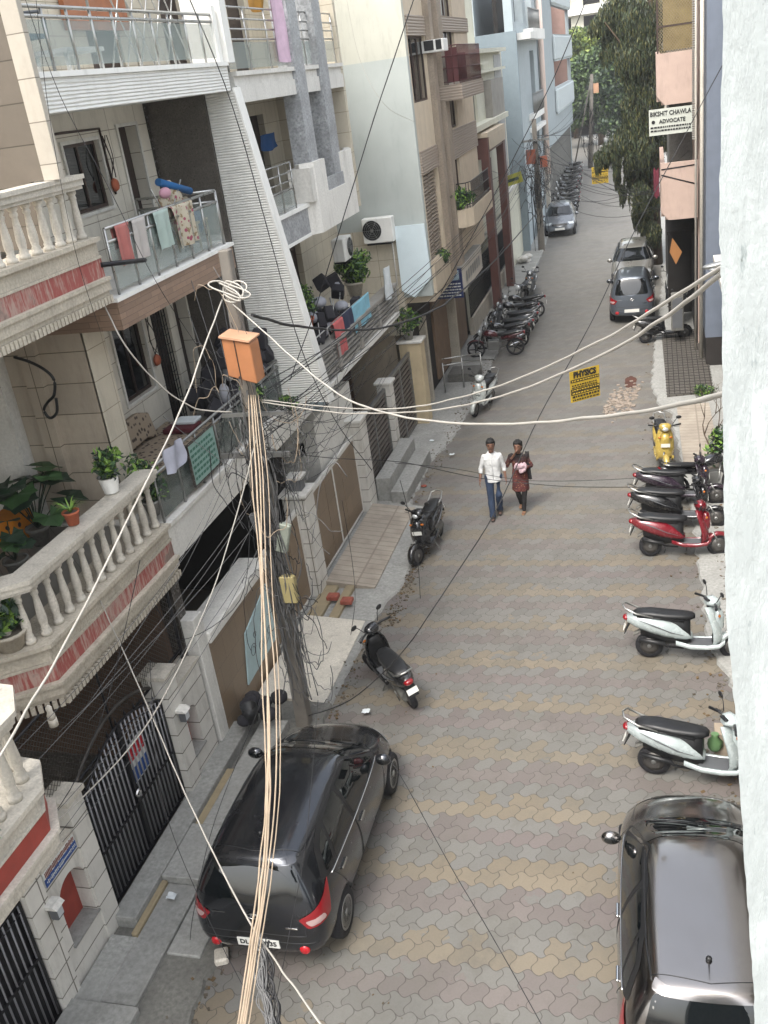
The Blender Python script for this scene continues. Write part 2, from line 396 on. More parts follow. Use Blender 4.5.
# gutter debris: dust clods, dry leaves and grit gathered along both kerbs
rnd = random.Random(90); g = MB()
def debris(n, xf, y0, y1, sx, smin, smax):
    for i in range(n):
        y = y0+(y1-y0)*rnd.random(); x = xf(y)+rnd.gauss(0, sx); s_ = rnd.uniform(smin, smax); z = rnd.uniform(.0, .012)+(.045 if x < -5.12 or x > 1.0 else 0)
        g.mi = rnd.randrange(3)
        g.box(x-s_, x+s_, y-s_*.7, y+s_*.7, z, z+s_*rnd.uniform(.15, .6), rot=Matrix.Rotation(rnd.uniform(0, 3), 3, 'Z') @ Matrix.Rotation(rnd.uniform(-.5, .5), 3, 'X'))
debris(420, lambda y: -4.98, 5, 14.5, .09, .006, .028); debris(500, lambda y: -4.72-.0*y, 14.4, 19.4, .08, .006, .026); debris(120, lambda y: -3.9, 6, 13, .5, .004, .014)
debris(260, lambda y: -5.35, 19.5, 31, .12, .006, .025); debris(600, lambda y: 1.0, 9, 21, .28, .006, .03); debris(260, lambda y: .1, 21, 33, .2, .006, .028); debris(160, lambda y: -1.5, 5, 40, 2.2, .004, .010)
mat('leaf_litter', '#5b4a33', .9, var=.3, sc=10)
tag(g.build('gutter_debris', [MAT['earth'], MAT['mud'], MAT['leaf_litter']]), 'brown dust clods, dry leaves and grit gathered along the kerbs', 'litter', kind='stuff')
# =================================================================== LEFT SIDE
tilemat('taupe_tile', '#a69b8c', .95, .42, .007, '#57503f', .07, .5, dirt=.35)
tilemat('cream_tile', '#d0cbbf', .9, .40, .006, '#736a5b', .05, .4, dirt=.32)
tilemat('pillar_tile', '#a9a296', 3.0, .43, .006, '#6b6459', .05, .5, dirt=.2)
tilemat('gate_block', '#cbc8c1', 3.0, .30, .010, '#6d685f', .07, .6, dirt=.5)
tilemat('wood_tile', '#87705f', .45, .075, .003, '#5c4a3e', .16, .5, off=.37, dirt=.15)
tilemat('brown_clad', '#7c6a56', .5, .42, .004, '#5d4c3c', .10, .4, off=.5, dirt=.2)
tilemat('grey_slate', '#6b6a69', 2.0, .34, .008, '#55534f', .06, .45, dirt=.35)
tilemat('beige_tile', '#bdb5a4', .6, .42, .006, '#847a66', .05, .5, dirt=.3)
tilemat('floor_tile', '#77756f', .6, .6, .006, '#4d4a45', .07, .35, dirt=.2)
mat('dark_granite', '#403c38', .25, var=.3, sc=4); mat('grey_granite', '#5e5953', .3, var=.25, sc=8, fine=60)
mat('marble_grey', '#a3a6a9', .45, var=.28, sc=3.5, fine=22, dirt=.3)
def faded(name, c, c2):
    s = NT(name); P = s.pos(); n = s.noise(s.map(P, (14, 14, 1.5)), 1.6, 4, .7); n2 = s.noise(P, 1.3, 5, .7)
    c_ = s.mix(s.ramp(s.math('ADD', s.math('MULTIPLY', n, .7), s.math('MULTIPLY', n2, .5)), .56, .68), lin(c), lin(c2)); c_ = s.mix(s.math('MULTIPLY', s.ramp(n2, .60, .68), .6), c_, lin('#575049')); s.setc(c_); s.b.inputs['Roughness'].default_value = .75; MAT[name] = s.m
faded('red_panel', '#8f4a44', '#a38a80')
mat('cream_paint', '#b9a98b', .8, var=.1, sc=2, dirt=.3, streak=True)
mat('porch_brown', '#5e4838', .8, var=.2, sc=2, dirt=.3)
def ribbed(name, c, period=.045, axis=2, depth=.6):
    s = NT(name); c = lin(c); p = s.pos(); sx = s.n('ShaderNodeSeparateXYZ'); s.l(p, sx.inputs[0])
    n = s.noise(s.map(p, (1.2, 1.2, 18)), 1.5, 3)
    zz = s.math('ADD', sx.outputs[axis], s.math('MULTIPLY', n, .03))
    h = s.math('SINE', s.math('MULTIPLY', zz, 2*math.pi/period))
    d = s.ramp(s.noise(s.map(p, (1.6, 1.6, .4)), 2.3, 8, .75), .5, .8)
    cc = s.mix(s.math('MULTIPLY', s.ramp(h, -1, -.3), -1.0) if False else s.math('MULTIPLY', s.ramp(h, -.2, -1), .22), c, scl(c, .5))
    s.setc(s.mix(s.math('MULTIPLY', d, .25), cc, lin('#77736a'))); s.b.inputs['Roughness'].default_value = .55; s.bump(h, depth, .006)
    MAT[name] = s.m; return s.m
ribbed('white_ribs', '#d9d9d4', .042, 2, .9)
ribbed('brown_slats', '#93877a', .07, 2, 1.0)
# ---- generic sweeps along a plan polyline -------------------------------
def offs(poly, d):
    out = []
    for i, p in enumerate(poly):
        p = Vector(p); a = Vector(poly[i-1]) if i else None; b = Vector(poly[i+1]) if i < len(poly)-1 else None
        ns = []
        if a is not None: t = (p-a).normalized(); ns.append(Vector((t.y, -t.x)))
        if b is not None: t = (b-p).normalized(); ns.append(Vector((t.y, -t.x)))
        n = sum(ns, Vector((0, 0)))/len(ns); n = n/ (n.length_squared if n.length_squared > .1 else 1)
        out.append(p+n*d)
    return out
def band(mb, poly, din, dout, z0, z1):
    """vertical slab following poly, between offsets din..dout to the right-hand side"""
    A = offs(poly, din); B = offs(poly, dout)
    for i in range(len(poly)-1):
        q = [A[i], A[i+1], B[i+1], B[i]]
        v0 = [mb.bm.verts.new((p.x, p.y, z0)) for p in q]; v1 = [mb.bm.verts.new((p.x, p.y, z1)) for p in q]
        mb._f(v0[::-1]); mb._f(v1)
        mb._f([v0[0], v0[1], v1[1], v1[0]]); mb._f([v0[2], v0[3], v1[3], v1[2]])
        if i == 0: mb._f([v0[3], v0[0], v1[0], v1[3]])
        if i == len(poly)-2: mb._f([v0[1], v0[2], v1[2], v1[1]])
BAL_PROF = [(.062, 0), (.062, .05), (.045, .06), (.052, .085), (.04, .11), (.048, .16), (.052, .22), (.045, .32), (.036, .42), (.032, .48), (.044, .50), (.044, .525), (.034, .54), (.055, .57), (.055, .61)]
def balusters(parent, poly, z0, h, step, m, d=-.09):
    A = offs(poly, d); first = None; k = h/.61
    pts = []
    for i in range(len(A)-1):
        L = (A[i+1]-A[i]).length; n = max(1, int(round(L/step)))
        for j in range(n): pts.append(A[i].lerp(A[i+1], (j+.5)/n))
    pl = rootloc(parent)
    g = MB(); g.lathe([(r, zz*k) for r, zz in BAL_PROF], seg=12)
    me = bpy.data.meshes.new('baluster'); bmesh.ops.recalc_face_normals(g.bm, faces=g.bm.faces); g.bm.to_mesh(me); g.bm.free(); me.materials.append(m)
    for p in pts:
        o = bpy.data.objects.new('baluster', me); col.objects.link(o); o.parent = parent; o.location = Vector((p.x, p.y, z0))-pl
def stone_balcony(root, poly, zd, zb, zr, red='red_panel', mstone='stone', dent=True, baluster_mat='stone_light', step=.235):
    """classic stone balcony: dentil foot at zd, baluster foot at zb, rail top at zr; poly runs near -> far, street on the right of travel"""
    m = MAT[mstone]; s = (zb-zd)
    g = MB()
    band(g, poly, -.50, .02, zd+.06, zd+.12*s/.75)          # foot
    band(g, poly, -.50, .06, zd+.12*s/.75, zd+.24*s/.75)
    band(g, poly, -.50, .09, zd+.24*s/.75, zd+.28*s/.75)
    band(g, poly, -.50, .03, zd+.50*s/.75, zd+.53*s/.75)
    band(g, poly, -.50, .00, zd+.53*s/.75, zb-.05)
    band(g, poly, -.50, .07, zb-.05, zb)
    if dent:
        A = offs(poly, .03)
        for i in range(len(A)-1):
            L = (A[i+1]-A[i]).length; n = int(L/.075)
            for j in range(n):
                p = A[i].lerp(A[i+1], (j+.5)/n); t = (A[i+1]-A[i]).normalized()
                g.prism([(p.x-t.x*.026-t.y*.03, p.y-t.y*.026+t.x*.03), (p.x+t.x*.026-t.y*.03, p.y+t.y*.026+t.x*.03), (p.x+t.x*.026+t.y*.03, p.y+t.y*.026-t.x*.03), (p.x-t.x*.026+t.y*.03, p.y-t.y*.026-t.x*.03)], 'z', zd-.03, zd+.06)
    b = g.build('balcony', m, root)
    r = MB(); band(r, poly, -.48, .015, zd+.28*s/.75, zd+.50*s/.75); A = offs(poly, .016)
    r.build('fascia_panel', MAT[red], b)
    k = MB(); band(k, poly, -.20, .00, zr-.16, zr-.12); band(k, poly, -.22, .03, zr-.12, zr-.05); band(k, poly, -.24, .06, zr-.05, zr)
    k.build('handrail', MAT['stone_light'], b)
    balusters(b, poly, zb, zr-.16-zb, step, MAT[baluster_mat])
    return b
W = -6.4
tilemat('dark_taupe_tile', '#665e54', .95, .42, .007, '#3f392f', .07, .5, dirt=.35); DT = MAT['dark_taupe_tile']
# ------------------------------------------------------------------- A : stone house
A = thing('stone_house', 'beige stone house at left with carved baluster balconies and faded red bands', 'house', (-6.4, 8.5, 0))
stone_balcony(A, [(-9, 7.0), (-6.95, 7.25), (-6.4, 7.66), (-6.4, 10.62)], 3.17, 3.93, 4.72)
stone_balcony(A, [(-6.4, 3.0), (-6.4, 10.6)], 6.97, 7.72, 8.43)
g = MB(); g.box(-10.5, -6.9, 2.5, 10.6, 7.0, 7.55); g.box(-10.5, -6.9, 7.2, 10.6, 3.2, 3.88); g.box(-10.5, -8.4, 2.5, 7.2, 3.2, 3.88); g.build('floor_slab', MAT['stone'], A)
g = MB(); g.box(-10.4, -6.95, 7.3, 10.62, 3.881, 3.895); g.build('floor_tiles', MAT['floor_tile'], A)
g = MB(); g.box(-10.4, -7.05, 10.82, 11.08, 3.9, 7.55); g.box(-10.6, -10.4, 2.5, 10.82, 0, 12); g.box(-9.3, -9.0, 10.6, 10.82, 3.9, 7.0); g.box(-8.0, -7.75, 10.72, 10.82, 3.9, 7.0); g.build('wall', MAT['taupe_tile'], A)
g = MB(); g.box(-10.4, -6.66, 10.0, 10.07, 7.73, 8.44); g.box(-10.4, -6.47, 10.0, 10.07, 8.44, 12.4); g.build('upper_party_wall', DT, A)
g = MB(); g.box(-6.47, -6.26, 9.98, 10.07, 8.435, 12.4); g.build('pillar', MAT['pillar_tile'], A)
g = MB(); g.box(-7.07, -7.04, 10.82, 11.30, 3.9, 7.0); g.build('corner_trim', MAT['beige_tile'], A)
# ground floor behind the gate: dark porch
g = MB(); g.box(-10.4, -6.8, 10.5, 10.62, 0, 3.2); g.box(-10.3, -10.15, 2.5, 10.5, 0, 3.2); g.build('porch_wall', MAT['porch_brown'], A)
# net grille between gate wall and balcony
def grille_mesh(parent, x, y0, y1, z0, z1, step, r, m, name='wire_net', skew=.0):
    g = MB(); n = int((y1-y0)/step); k = int((z1-z0)/step)
    span = (z1-z0)
    for i in range(-int(span/step), n+1):
        for s_ in (1, -1):
            ya = y0+i*step if s_ > 0 else y1-i*step; yb = ya+span*s_; za, zb = z0, z1
            # clip to y0..y1
            t0, t1 = 0.0, 1.0
            lo, hi = (y0-ya)/(yb-ya), (y1-ya)/(yb-ya)
            if lo > hi: lo, hi = hi, lo
            t0, t1 = max(0, lo), min(1, hi)
            if t1-t0 < .02: continue
            a = Vector((x, lerp(ya, yb, t0), lerp(za, zb, t0))); b = Vector((x, lerp(ya, yb, t1), lerp(za, zb, t1)))
            g.tube([a, b], r, 3, False)
    return g.build(name, m, parent)
mat('net_wire', '#4a4642', .6, .4, var=.2)
gn = grille_mesh(A, -6.62, 6.6, 10.55, 1.95, 3.14, .075, .0035, MAT['net_wire'])
g = MB(); g.tube([(-6.62, 10.56, 1.2), (-6.62, 10.56, 3.2)], .03, 6); g.tube([(-6.62, 6.6, 3.12), (-6.62, 10.56, 3.12)], .02, 6); g.tube([(-6.62, 8.6, 3.14), (-6.62, 8.6, 1.95)], .015, 6); g.tube([(-6.62, 6.6, 1.97), (-6.62, 10.56, 1.97)], .02, 6); g.build('net_frame', MAT['black_iron'], A)
g = MB(); g.lathe([(.04, 0), (.045, .05), (.03, .09), (.035, .14), (.015, .17)], (-6.33, 7.3, 3.2)); g.lathe([(.05, -.09), (.05, 0)], (-6.33, 7.3, 3.2)); g.build('wall_lamp', MAT['stone_light'], A)
# ------------------------------------------------------------------- near house (A0)
A0 = thing('stone_house', 'house at the bottom left edge whose white baluster balcony has a bright red band', 'house', (-5.2, 4.5, 0))
mat('red_fresh', '#8e3a30', .65, var=.15, sc=6, dirt=.3, streak=True)
stone_balcony(A0, [(-5.13, 2.2), (-5.13, 5.45), (-5.35, 5.75), (-7.5, 6.0)], 3.2, 3.92, 4.72, red='red_fresh', mstone='stone_light', dent=False)
g = MB(); g.box(-9, -5.9, 2.0, 5.7, 3.2, 3.86); g.box(-9.2, -9.0, 2, 6.2, 0, 12); g.build('wall', MAT['white_slab'], A0)
# ------------------------------------------------------------------- boundary gate walls
def gate_wall(y0, y1, arch0, arch1, label, farp=True, z1=1.98, board=None, lh=1.0, meterbox=True, x=W, mx='gate_block'):
    t = thing('boundary_wall', label, 'wall', (x, (y0+y1)/2, 0))
    g = MB()
    p = .30
    # pillars
    g.box(x-.32, x+.02, y0, y0+p, .0, z1+.12); (g.box(x-.32, x+.0, y1-p, y1, .0, z1+.12) if farp else g.box(x-.30, x-.03, y1-p, y1, .0, z1-.22))
    # wall with arched niche between pillars
    h0, h1 = arch0, arch1; c = (h0+h1)/2; rr = (h1-h0)/2; zt = .55; za = 1.15
    N = 12
    arc = [(c-rr*math.cos(math.pi*i/N), za+rr*.9*math.sin(math.pi*i/N)) for i in range(N+1)]
    outl = [(y0+p, .0), (y0+p, z1-.25), (y1-p, z1-.25), (y1-p, .0)]
    # left jamb, right jamb, below, above
    g.box(x-.3, x-.03, y0+p, h0, 0, z1-.22); g.box(x-.3, x-.03, h1, y1-p, 0, z1-.22)
    g.box(x-.3, x-.03, h0, h1, 0, zt)
    for i in range(N):
        a, b = arc[i], arc[i+1]
        g.prism([(a[0], a[1]), (b[0], b[1]), (b[0], z1-.22), (a[0], z1-.22)], 'x', x-.3, x-.03)
    wb = g.build('wall', MAT[mx], t)
    r = MB(); r.box(x-.25, x-.22, h0, h1, zt, za+rr); r.build('niche_panel', MAT['red_fresh'], t)
    cp = MB(); cp.box(x-.36, x+.06, y0-.03, y0+p+.03, z1+.12, z1+.18); (cp.box(x-.36, x+.04, y1-p-.03, y1+.03, z1+.12, z1+.18) if farp else None); cp.box(x-.32, x, y0+p+.031, y1-(p+.031 if farp else 0), z1-.22, z1-.17); cp.build('coping', MAT['stone_light'], t)
    sl = MB(); sl.box(x-.3, x+.0, h0-.02, h1+.02, zt, zt+.03); sl.build('niche_sill', MAT['concrete'], t)
    return t
w1 = gate_wall(6.15, 7.46, 6.62, 7.14, 'whitish block wall near the bottom left corner with blue notice and arched red niche')
w2 = gate_wall(9.58, 10.62, 9.95, 10.27, 'whitish block wall beyond the scalloped gate with an arched red niche', False, 1.98)
# small notice board on wall 1 (blue and white lettering)
mat('sign_white', '#c9cbc8', .5, var=.08); mat('sign_blue', '#2a4a86', .5, var=.1); mat('sign_red', '#b0202c', .5, var=.1)
nb = thing('notice_board', 'small blue and white notice board fixed above the arched niche', 'sign', (-6.40, 6.85, 1.5))
g = MB(); g.box(-6.43, -6.405, 6.5, 7.12, 1.56, 1.78); g.build('board', MAT['sign_white'], nb)
g = MB(); g.box(-6.405, -6.401, 6.5, 7.12, 1.56, 1.66); g.build('blue_band', MAT['sign_blue'], nb)
mat('sign_brown', '#7a4030', .5, var=.1)
text_mesh('lettering', 'SHRI RAM NIWAS', .085, MAT['sign_brown'], nb, (-6.402, 6.81, 1.72), (0, 1, 0), (0, 0, 1)) if False else None
g = MB()
rr = random.Random(5)
for i in range(26):
    y = 6.53+i*.0225; h = rr.uniform(.02, .06); g.box(-6.404, -6.4005, y, y+.012, 1.69-h/2, 1.69+h/2+.02)
g.build('upper_lettering', MAT['sign_brown'], nb)
g = MB()
for i in range(26):
    y = 6.53+i*.0225; h = rr.uniform(.02, .05); g.box(-6.4005, -6.398, y, y+.011, 1.61-h/2, 1.61+h/2)
g.build('lower_lettering', MAT['sign_white'], nb)
def wall_box_lamp(y, z, label, x=-6.36):
    t = thing('gate_lamp', label, 'lamp', (x, y, z), 'lamps on the gate walls')
    g = MB(); g.box(x, x+.10, y-.06, y+.06, z, z+.16); g.bevel(.01); g.build('housing', MAT['grey_plastic'], t)
    g = MB(); g.prism([(x-.02, z+.16), (x+.13, z+.16), (x+.08, z+.205), (x-.02, z+.205)], 'y', y-.08, y+.08); g.build('cap', MAT['white_slab'], t)
    g = MB(); g.box(x+.10, x+.105, y-.045, y+.045, z+.03, z+.14); g.build('glass', MAT['lamp_glass'], t)
wall_box_lamp(6.42, 1.25, 'boxy metal gate lamp on the pillar left of the first red niche')
wall_box_lamp(9.74, 1.35, 'boxy gate lamp with red trim on the pillar beside the scalloped gate')
# meter cluster on second niche
# ---- iron gates
def iron_gate(y0, y1, label, crown=True, x=-6.5, z0=.22, zt=1.80, n=None, nm='iron_gate'):
    t = thing(nm, label, 'gate', (x, (y0+y1)/2, z0))
    g = MB(); n = n or int((y1-y0)/.092); c = (y0+y1)/2; hw = (y1-y0)/2
    def top_z(y): u = (y-c)/hw; return zt+(.36*math.cos(u*math.pi/2) if crown else 0)
    for i in range(n+1):
        y = lerp(y0+.04, y1-.04, i/n); g.tube([(x, y, z0), (x, y, top_z(y))], .012, 6)
    g.build('bars', MAT['black_iron'] if False else MAT['gate_bar'], t)
    f = MB(); N = 20
    for dz, r in ((0, .018), (-.12, .012)):
        f.tube([(x, lerp(y0, y1, i/N), top_z(lerp(y0, y1, i/N))+dz) for i in range(N+1)], r, 6)
    f.box(x-.02, x+.02, y0, y0+.04, z0, zt); f.box(x-.02, x+.02, y1-.04, y1, z0, zt); f.box(x-.02, x+.02, c-.03, c+.03, z0, top_z(c))
    f.box(x-.015, x+.015, y0, y1, z0-.02, z0+.03); f.box(x-.015, x+.015, y0, y1, .95, .985)
    if crown:
        for i in range(9):
            y = lerp(y0+.15, y1-.15, i/8); f.lathe([(.001, 0), (.022, .03), (.012, .06), (.001, .12)], (x, y, top_z(y)), seg=6)
        for i in range(6):
            y = lerp(y0+.3, y1-.3, i/5); q = [(x, y+.07*math.cos(a*.7)*(1-a*.06), top_z(y)-.25+.07*math.sin(a*.7)) for a in range(12)]; f.tube(q, .007, 4)
    f.build('frame', MAT['black_iron'], t)
    b = MB(); b.box(x-.045, x-.035, y0+.02, y1-.02, z0, zt); b.build('backing_sheet', MAT['black_iron'], t)
    return t
mat('gate_bar', '#86868a', .4, .5, var=.2)
g1 = iron_gate(7.50, 9.56, 'black scalloped iron gate with a red and blue poster tied behind its bars')
k = MB(); k.box(-6.530, -6.522, 8.60, 9.0, 1.18, 1.74); k.mi = 0
pst = k.build('poster', MAT['sign_white'], g1)
k = MB(); k.box(-6.521, -6.519, 8.60, 9.0, 1.20, 1.40); k.build('poster_blue', MAT['sign_blue'], pst)
k = MB(); k.box(-6.521, -6.519, 8.60, 9.0, 1.50, 1.68); k.build('poster_red', MAT['sign_red'], pst)
k = MB(); k.lathe([(.06, 0), (.06, .03), (.035, .05)], (-6.48, 8.52, 1.12), 'x', 12); k.build('lock', MAT['chrome'], g1)
g0 = iron_gate(3.6, 6.13, 'plain black iron gate cut by the bottom left corner of the picture', crown=False, x=-6.45, z0=.1, zt=1.75)
# arched guard rail behind the gate top
gr = MB(); gr.tube([(-6.62, lerp(7.5, 9.75, i/16), 1.85+.42*math.sin(math.pi*i/16)**.8) for i in range(17)], .025, 6); gr.build('guard_arch', MAT['net_wire'], g1)
# ---- raised ledge, drain slots and steps in front of gates
def structbox(name, x0, x1, y0, y1, z0, z1, m, bev=.012):
    g = MB(); g.box(x0, x1, y0, y1, z0, z1)
    if bev: g.bevel(bev)
    return top(g.build(name, m), None, None, kind='structure')
# ledge along gate wall
def strip3(name, prof, ys, m):
    g = MB(); g.prism(prof, 'y', ys[0], ys[1]); g.bevel(.01); return top(g.build(name, m), None, None, kind='structure')
mat('beige_step', '#8f8268', .8, var=.12, sc=4, dirt=.3)
structbox('gate_ledge', -6.45, -6.13, 7.35, 11.2, .0, .24, MAT['concrete'])
structbox('gate_ledge', -6.13, -5.55, 8.05, 9.0, .0, .22, MAT['concrete'])
structbox('gate_ledge', -6.13, -5.98, 9.0, 10.2, .0, .16, MAT['beige_step'])
structbox('gate_ledge', -5.98, -5.55, 9.0, 11.3, .0, .22, MAT['concrete'])
structbox('gate_ledge', -6.132, -6.05, 7.2, 8.048, .0, .16, MAT['beige_step'])
structbox('gate_ledge', -6.05, -5.62, 6.3, 8.046, .0, .12, MAT['concrete'])
structbox('gate_ledge', -6.4, -6.05, 5.6, 7.2, .0, .12, MAT['concrete'])
structbox('doorstep', -5.61, -5.18, 7.05, 8.35, .0, .09, MAT['concrete'])
structbox('pavement', -6.4, -5.55, 3.0, 6.28, .0, .16, MAT['concrete'])
# ------------------------------------------------------------------- B : glass balcony house
B = thing('glass_balcony_house', 'cream tiled apartment house with glass balconies, ribbed white bands and a wood-look fascia', 'house', (-6.4, 13, 0))
g = MB()
wall(g, 'x', -8.1, -7.9, 11.08, 15.6, 3.9, 6.6, [(12.86, 13.8, 4.9, 6.15), (14.15, 14.75, 3.9, 6.05), (15.0, 15.5, 3.9, 6.3)])
wall(g, 'x', -8.1, -7.9, 11.08, 15.45, 6.95, 9.1, [(12.8, 13.8, 7.76, 8.70), (14.45, 15.05, 6.95, 8.81)])
g.build('wall', MAT['cream_tile'], B)
g = MB(); wall(g, 'x', -8.1, -7.9, 11.08, 15.6, 9.5, 12.4, [(14.2, 15.2, 9.5, 11.7)]); g.build('upper_wall', MAT['beige_tile'], B)
window(B, 'x', -7.9, 1, 12.86, 13.8, 4.9, 6.15, MAT['dark_wood'], MAT['dark_glass'])
window(B, 'x', -7.9, 1, 12.8, 13.8, 7.76, 8.70, MAT['brown_frame'], MAT['dark_glass'])
def door(parent, axis, at, out, h0, h1, z0, z1, m, depth=.14, grille=False, name='door'):
    g = MB(); a = at-out*depth; b = a-out*.05; lo, hi = min(a, b), max(a, b)
    if axis == 'x': g.box(lo, hi, h0, h1, z0, z1)
    else: g.box(h0, h1, lo, hi, z0, z1)
    d = g.build(name, m, parent)
    if grille:
        k = MB()
        for i in range(14):
            z = lerp(z0+.05, z1-.05, i/13); k.tube([(at-out*.05, h0, z), (at-out*.05, h1, z)], .008, 4)
        for i in range(7):
            y = lerp(h0+.02, h1-.02, i/6); k.tube([(at-out*.05, y, z0), (at-out*.05, y, z1)], .01, 4)
        k.build('security_grille', MAT['black_iron'], d)
    return d
door(B, 'x', -7.9, 1, 14.15, 14.75, 3.9, 6.05, MAT['dark_wood'], grille=True)
door(B, 'x', -7.9, 1, 15.0, 15.5, 3.9, 6.3, MAT['dark_wood'], .2)
door(B, 'x', -7.9, 1, 14.45, 15.05, 6.95, 8.81, MAT['dark_wood'], .18)
door(B, 'x', -7.9, 1, 14.2, 15.2, 9.5, 11.7, MAT['brown_frame'], .1)
# window surrounds
g = MB()
for (h0, h1, z0, z1) in ((12.86, 13.8, 4.9, 6.15), (12.8, 13.8, 7.76, 8.70), (14.45, 15.05, 6.95, 8.81)):
    for q in ((h0-.05, h0, z0-.05, z1+.05), (h1, h1+.05, z0-.05, z1+.05), (h0, h1, z1, z1+.05), (h0, h1, z0-.05, z0)):
        g.box(-7.9, -7.87, *q)
g.build('surround', MAT['white_slab'], B)
# slabs
g = MB(); g.box(-8.1, W, 10.63, 16.2, 3.33, 3.84); g.box(-8.1, W+.03, 10.64, 16.2, 3.84, 3.9); g.build('floor_slab', MAT['white_slab'], B)
g = MB(); g.box(-8.1, W, 10.75, 14.5, 6.55, 6.90); wf = g.build('fascia', MAT['wood_tile'], B)
g = MB(); g.box(-8.1, W+.03, 10.72, 14.52, 6.90, 6.95); g.box(-8.1, -7.0, 14.52, 15.6, 6.6, 6.95); g.build('floor_slab', MAT['white_paint'], B)
g = MB(); g.box(-8.1, W, 10.1, 15.6, 9.1, 9.46); g.build('ribbed_band', MAT['white_ribs'], B)
g = MB(); g.box(-8.1, W+.03, 10.08, 15.62, 9.46, 9.52); g.build('floor_slab', MAT['white_paint'], B)
g = MB(); g.box(-8.2, -7.9, 14.52+.95, 15.6, 6.95, 9.1); g.build('dark_cladding', MAT['dark_granite'], B)
g = MB(); g.box(-7.9, -6.87, 15.56, 15.66, 3.9, 9.1); g.build('side_cladding', MAT['grey_granite'], B)
# slanted fin wall
g = MB(); g.prism([(-6.86, 9.1), (-6.86, 3.9), (-5.62, 3.9), (-6.38, 9.1)], 'y', 15.6, 15.84); g.build('fin_wall', MAT['white_ribs'], B)
g = MB(); g.prism([(-5.615, 3.86), (-5.585, 3.86), (-6.345, 9.14), (-6.375, 9.14)], 'y', 15.585, 15.86); g.box(-7, -6.35, 15.6, 15.85, 9.5, 12.4); g.build('fin_edge', MAT['white_paint'], B)
# railings : posts, rails, glass panes
def glass_rail(parent, p0, p1, z0, h, n, mg='rail_glass', mr='steel', rails=(1.0, .82), post_r=.018, glass_top=.80, nm='railing'):
    p0, p1 = Vector(p0), Vector(p1); g = MB()
    for k in range(n+1):
        p = p0.lerp(p1, k/n); g.tube([(p.x, p.y, z0), (p.x, p.y, z0+h)], post_r, 6)
    for f in rails: g.tube([(p0.x, p0.y, z0+h*f), (p1.x, p1.y, z0+h*f)], post_r*1.25, 6)
    r = g.build(nm, MAT[mr], parent); k = MB(); t = (p1-p0).normalized()
    for i in range(n):
        a = p0.lerp(p1, (i+.05)/n); b = p0.lerp(p1, (i+.95)/n); nx, ny = -t.y*.005, t.x*.005
        k.prism([(a.x-nx, a.y-ny), (b.x-nx, b.y-ny), (b.x+nx, b.y+ny), (a.x+nx, a.y+ny)], 'z', z0+.06, z0+h*glass_top)
    k.build('glass_panes', MAT[mg], r); return r
glass_rail(B, (-6.46, 10.2), (-6.46, 15.5), 9.52, .66, 10, mr='steel', rails=(1.0, .85))
glass_rail(B, (-6.46, 10.95), (-6.46, 14.35), 6.95, .80, 6, rails=(1.0, .80))
glass_rail(B, (-7.8, 14.38), (-6.46, 14.38), 6.95, .80, 2, rails=(1.0, .80))
glass_rail(B, (-6.46, 10.7), (-6.46, 16.1), 3.9, .80, 8, rails=(1.0, .86), mr='steel_dull', mg='rail_glass_dark')
g = MB(); g.box(-6.5, -6.42, 15.42, 15.56, 9.52, 10.3); g.build('end_post', MAT['white_paint'], B)
# X pattern screen upstairs and wood panel behind
g = MB()
for i in range(5):
    y = 12.9+i*.42; g.tube([(-6.9, y, 9.55), (-6.9, y+.85, 10.9)], .012, 5); g.tube([(-6.9, y+.85, 9.55), (-6.9, y, 10.9)], .012, 5)
g.tube([(-6.9, 12.6, 9.5), (-6.9, 12.6, 11.5)], .02, 5)
g.build('lattice_screen', MAT['steel'], B)
mat('orange_wood', '#8a5637', .5, var=.2, sc=5)
g = MB(); g.box(-7.88, -7.8, 13.6, 15.4, 10.15, 11.5); g.build('wood_panel', MAT['orange_wood'], B)
# stilt level: dark car porch under slab
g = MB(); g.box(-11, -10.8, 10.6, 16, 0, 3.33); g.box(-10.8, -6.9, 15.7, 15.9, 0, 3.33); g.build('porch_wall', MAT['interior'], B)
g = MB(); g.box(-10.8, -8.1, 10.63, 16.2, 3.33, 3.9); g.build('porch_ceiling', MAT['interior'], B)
g = MB(); g.box(-6.9, -6.6, 10.66, 10.9, 0, 3.33); g.build('pillar', MAT['dark_granite'], B)
g = MB(); g.box(-6.78, -6.4, 10.70, 10.98, 0, 2.35); g.bevel(.01); g.build('post', MAT['white_slab'], B)
# boundary wall of B: brown cladding under a thick white top
bw = thing('boundary_wall', 'brown stone clad wall with thick white top beside the two parked cars and pole', 'wall', (-6.4, 12.2, 0))
g = MB(); g.box(-6.6, W, 10.98, 13.3, 0, 1.78); g.build('cladding', MAT['brown_clad'], bw)
g = MB(); g.box(-6.85, W+.05, 10.98, 13.35, 1.78, 1.97); g.bevel(.02); g.build('coping', MAT['white_slab'], bw)
pb = thing('flyer_board', 'pale blue painted board with faint scroll doodles on the brown wall by the pole', 'sign', (-6.36, 12.3, .4))
mat('pale_blue', '#a3b9bc', .6, var=.1, dirt=.4)
g = MB(); g.prism([(11.85, .45), (13.2, .5), (13.2, 1.55), (12.1, 1.25)], 'x', -6.395, -6.37); g.build('board', MAT['pale_blue'], pb)
g = MB()
for cy, cz, r_ in ((12.25, .85, .12), (12.55, .75, .09), (12.8, 1.1, .1), (12.4, 1.05, .06), (12.95, .8, .08)):
    g.tube([(-6.365, cy+r_*math.cos(a*.6)*(1-a*.04), cz+r_*math.sin(a*.6)*(1-a*.04)) for a in range(14)], .006, 4)
g.build('doodles', MAT['grey_plastic'], pb)
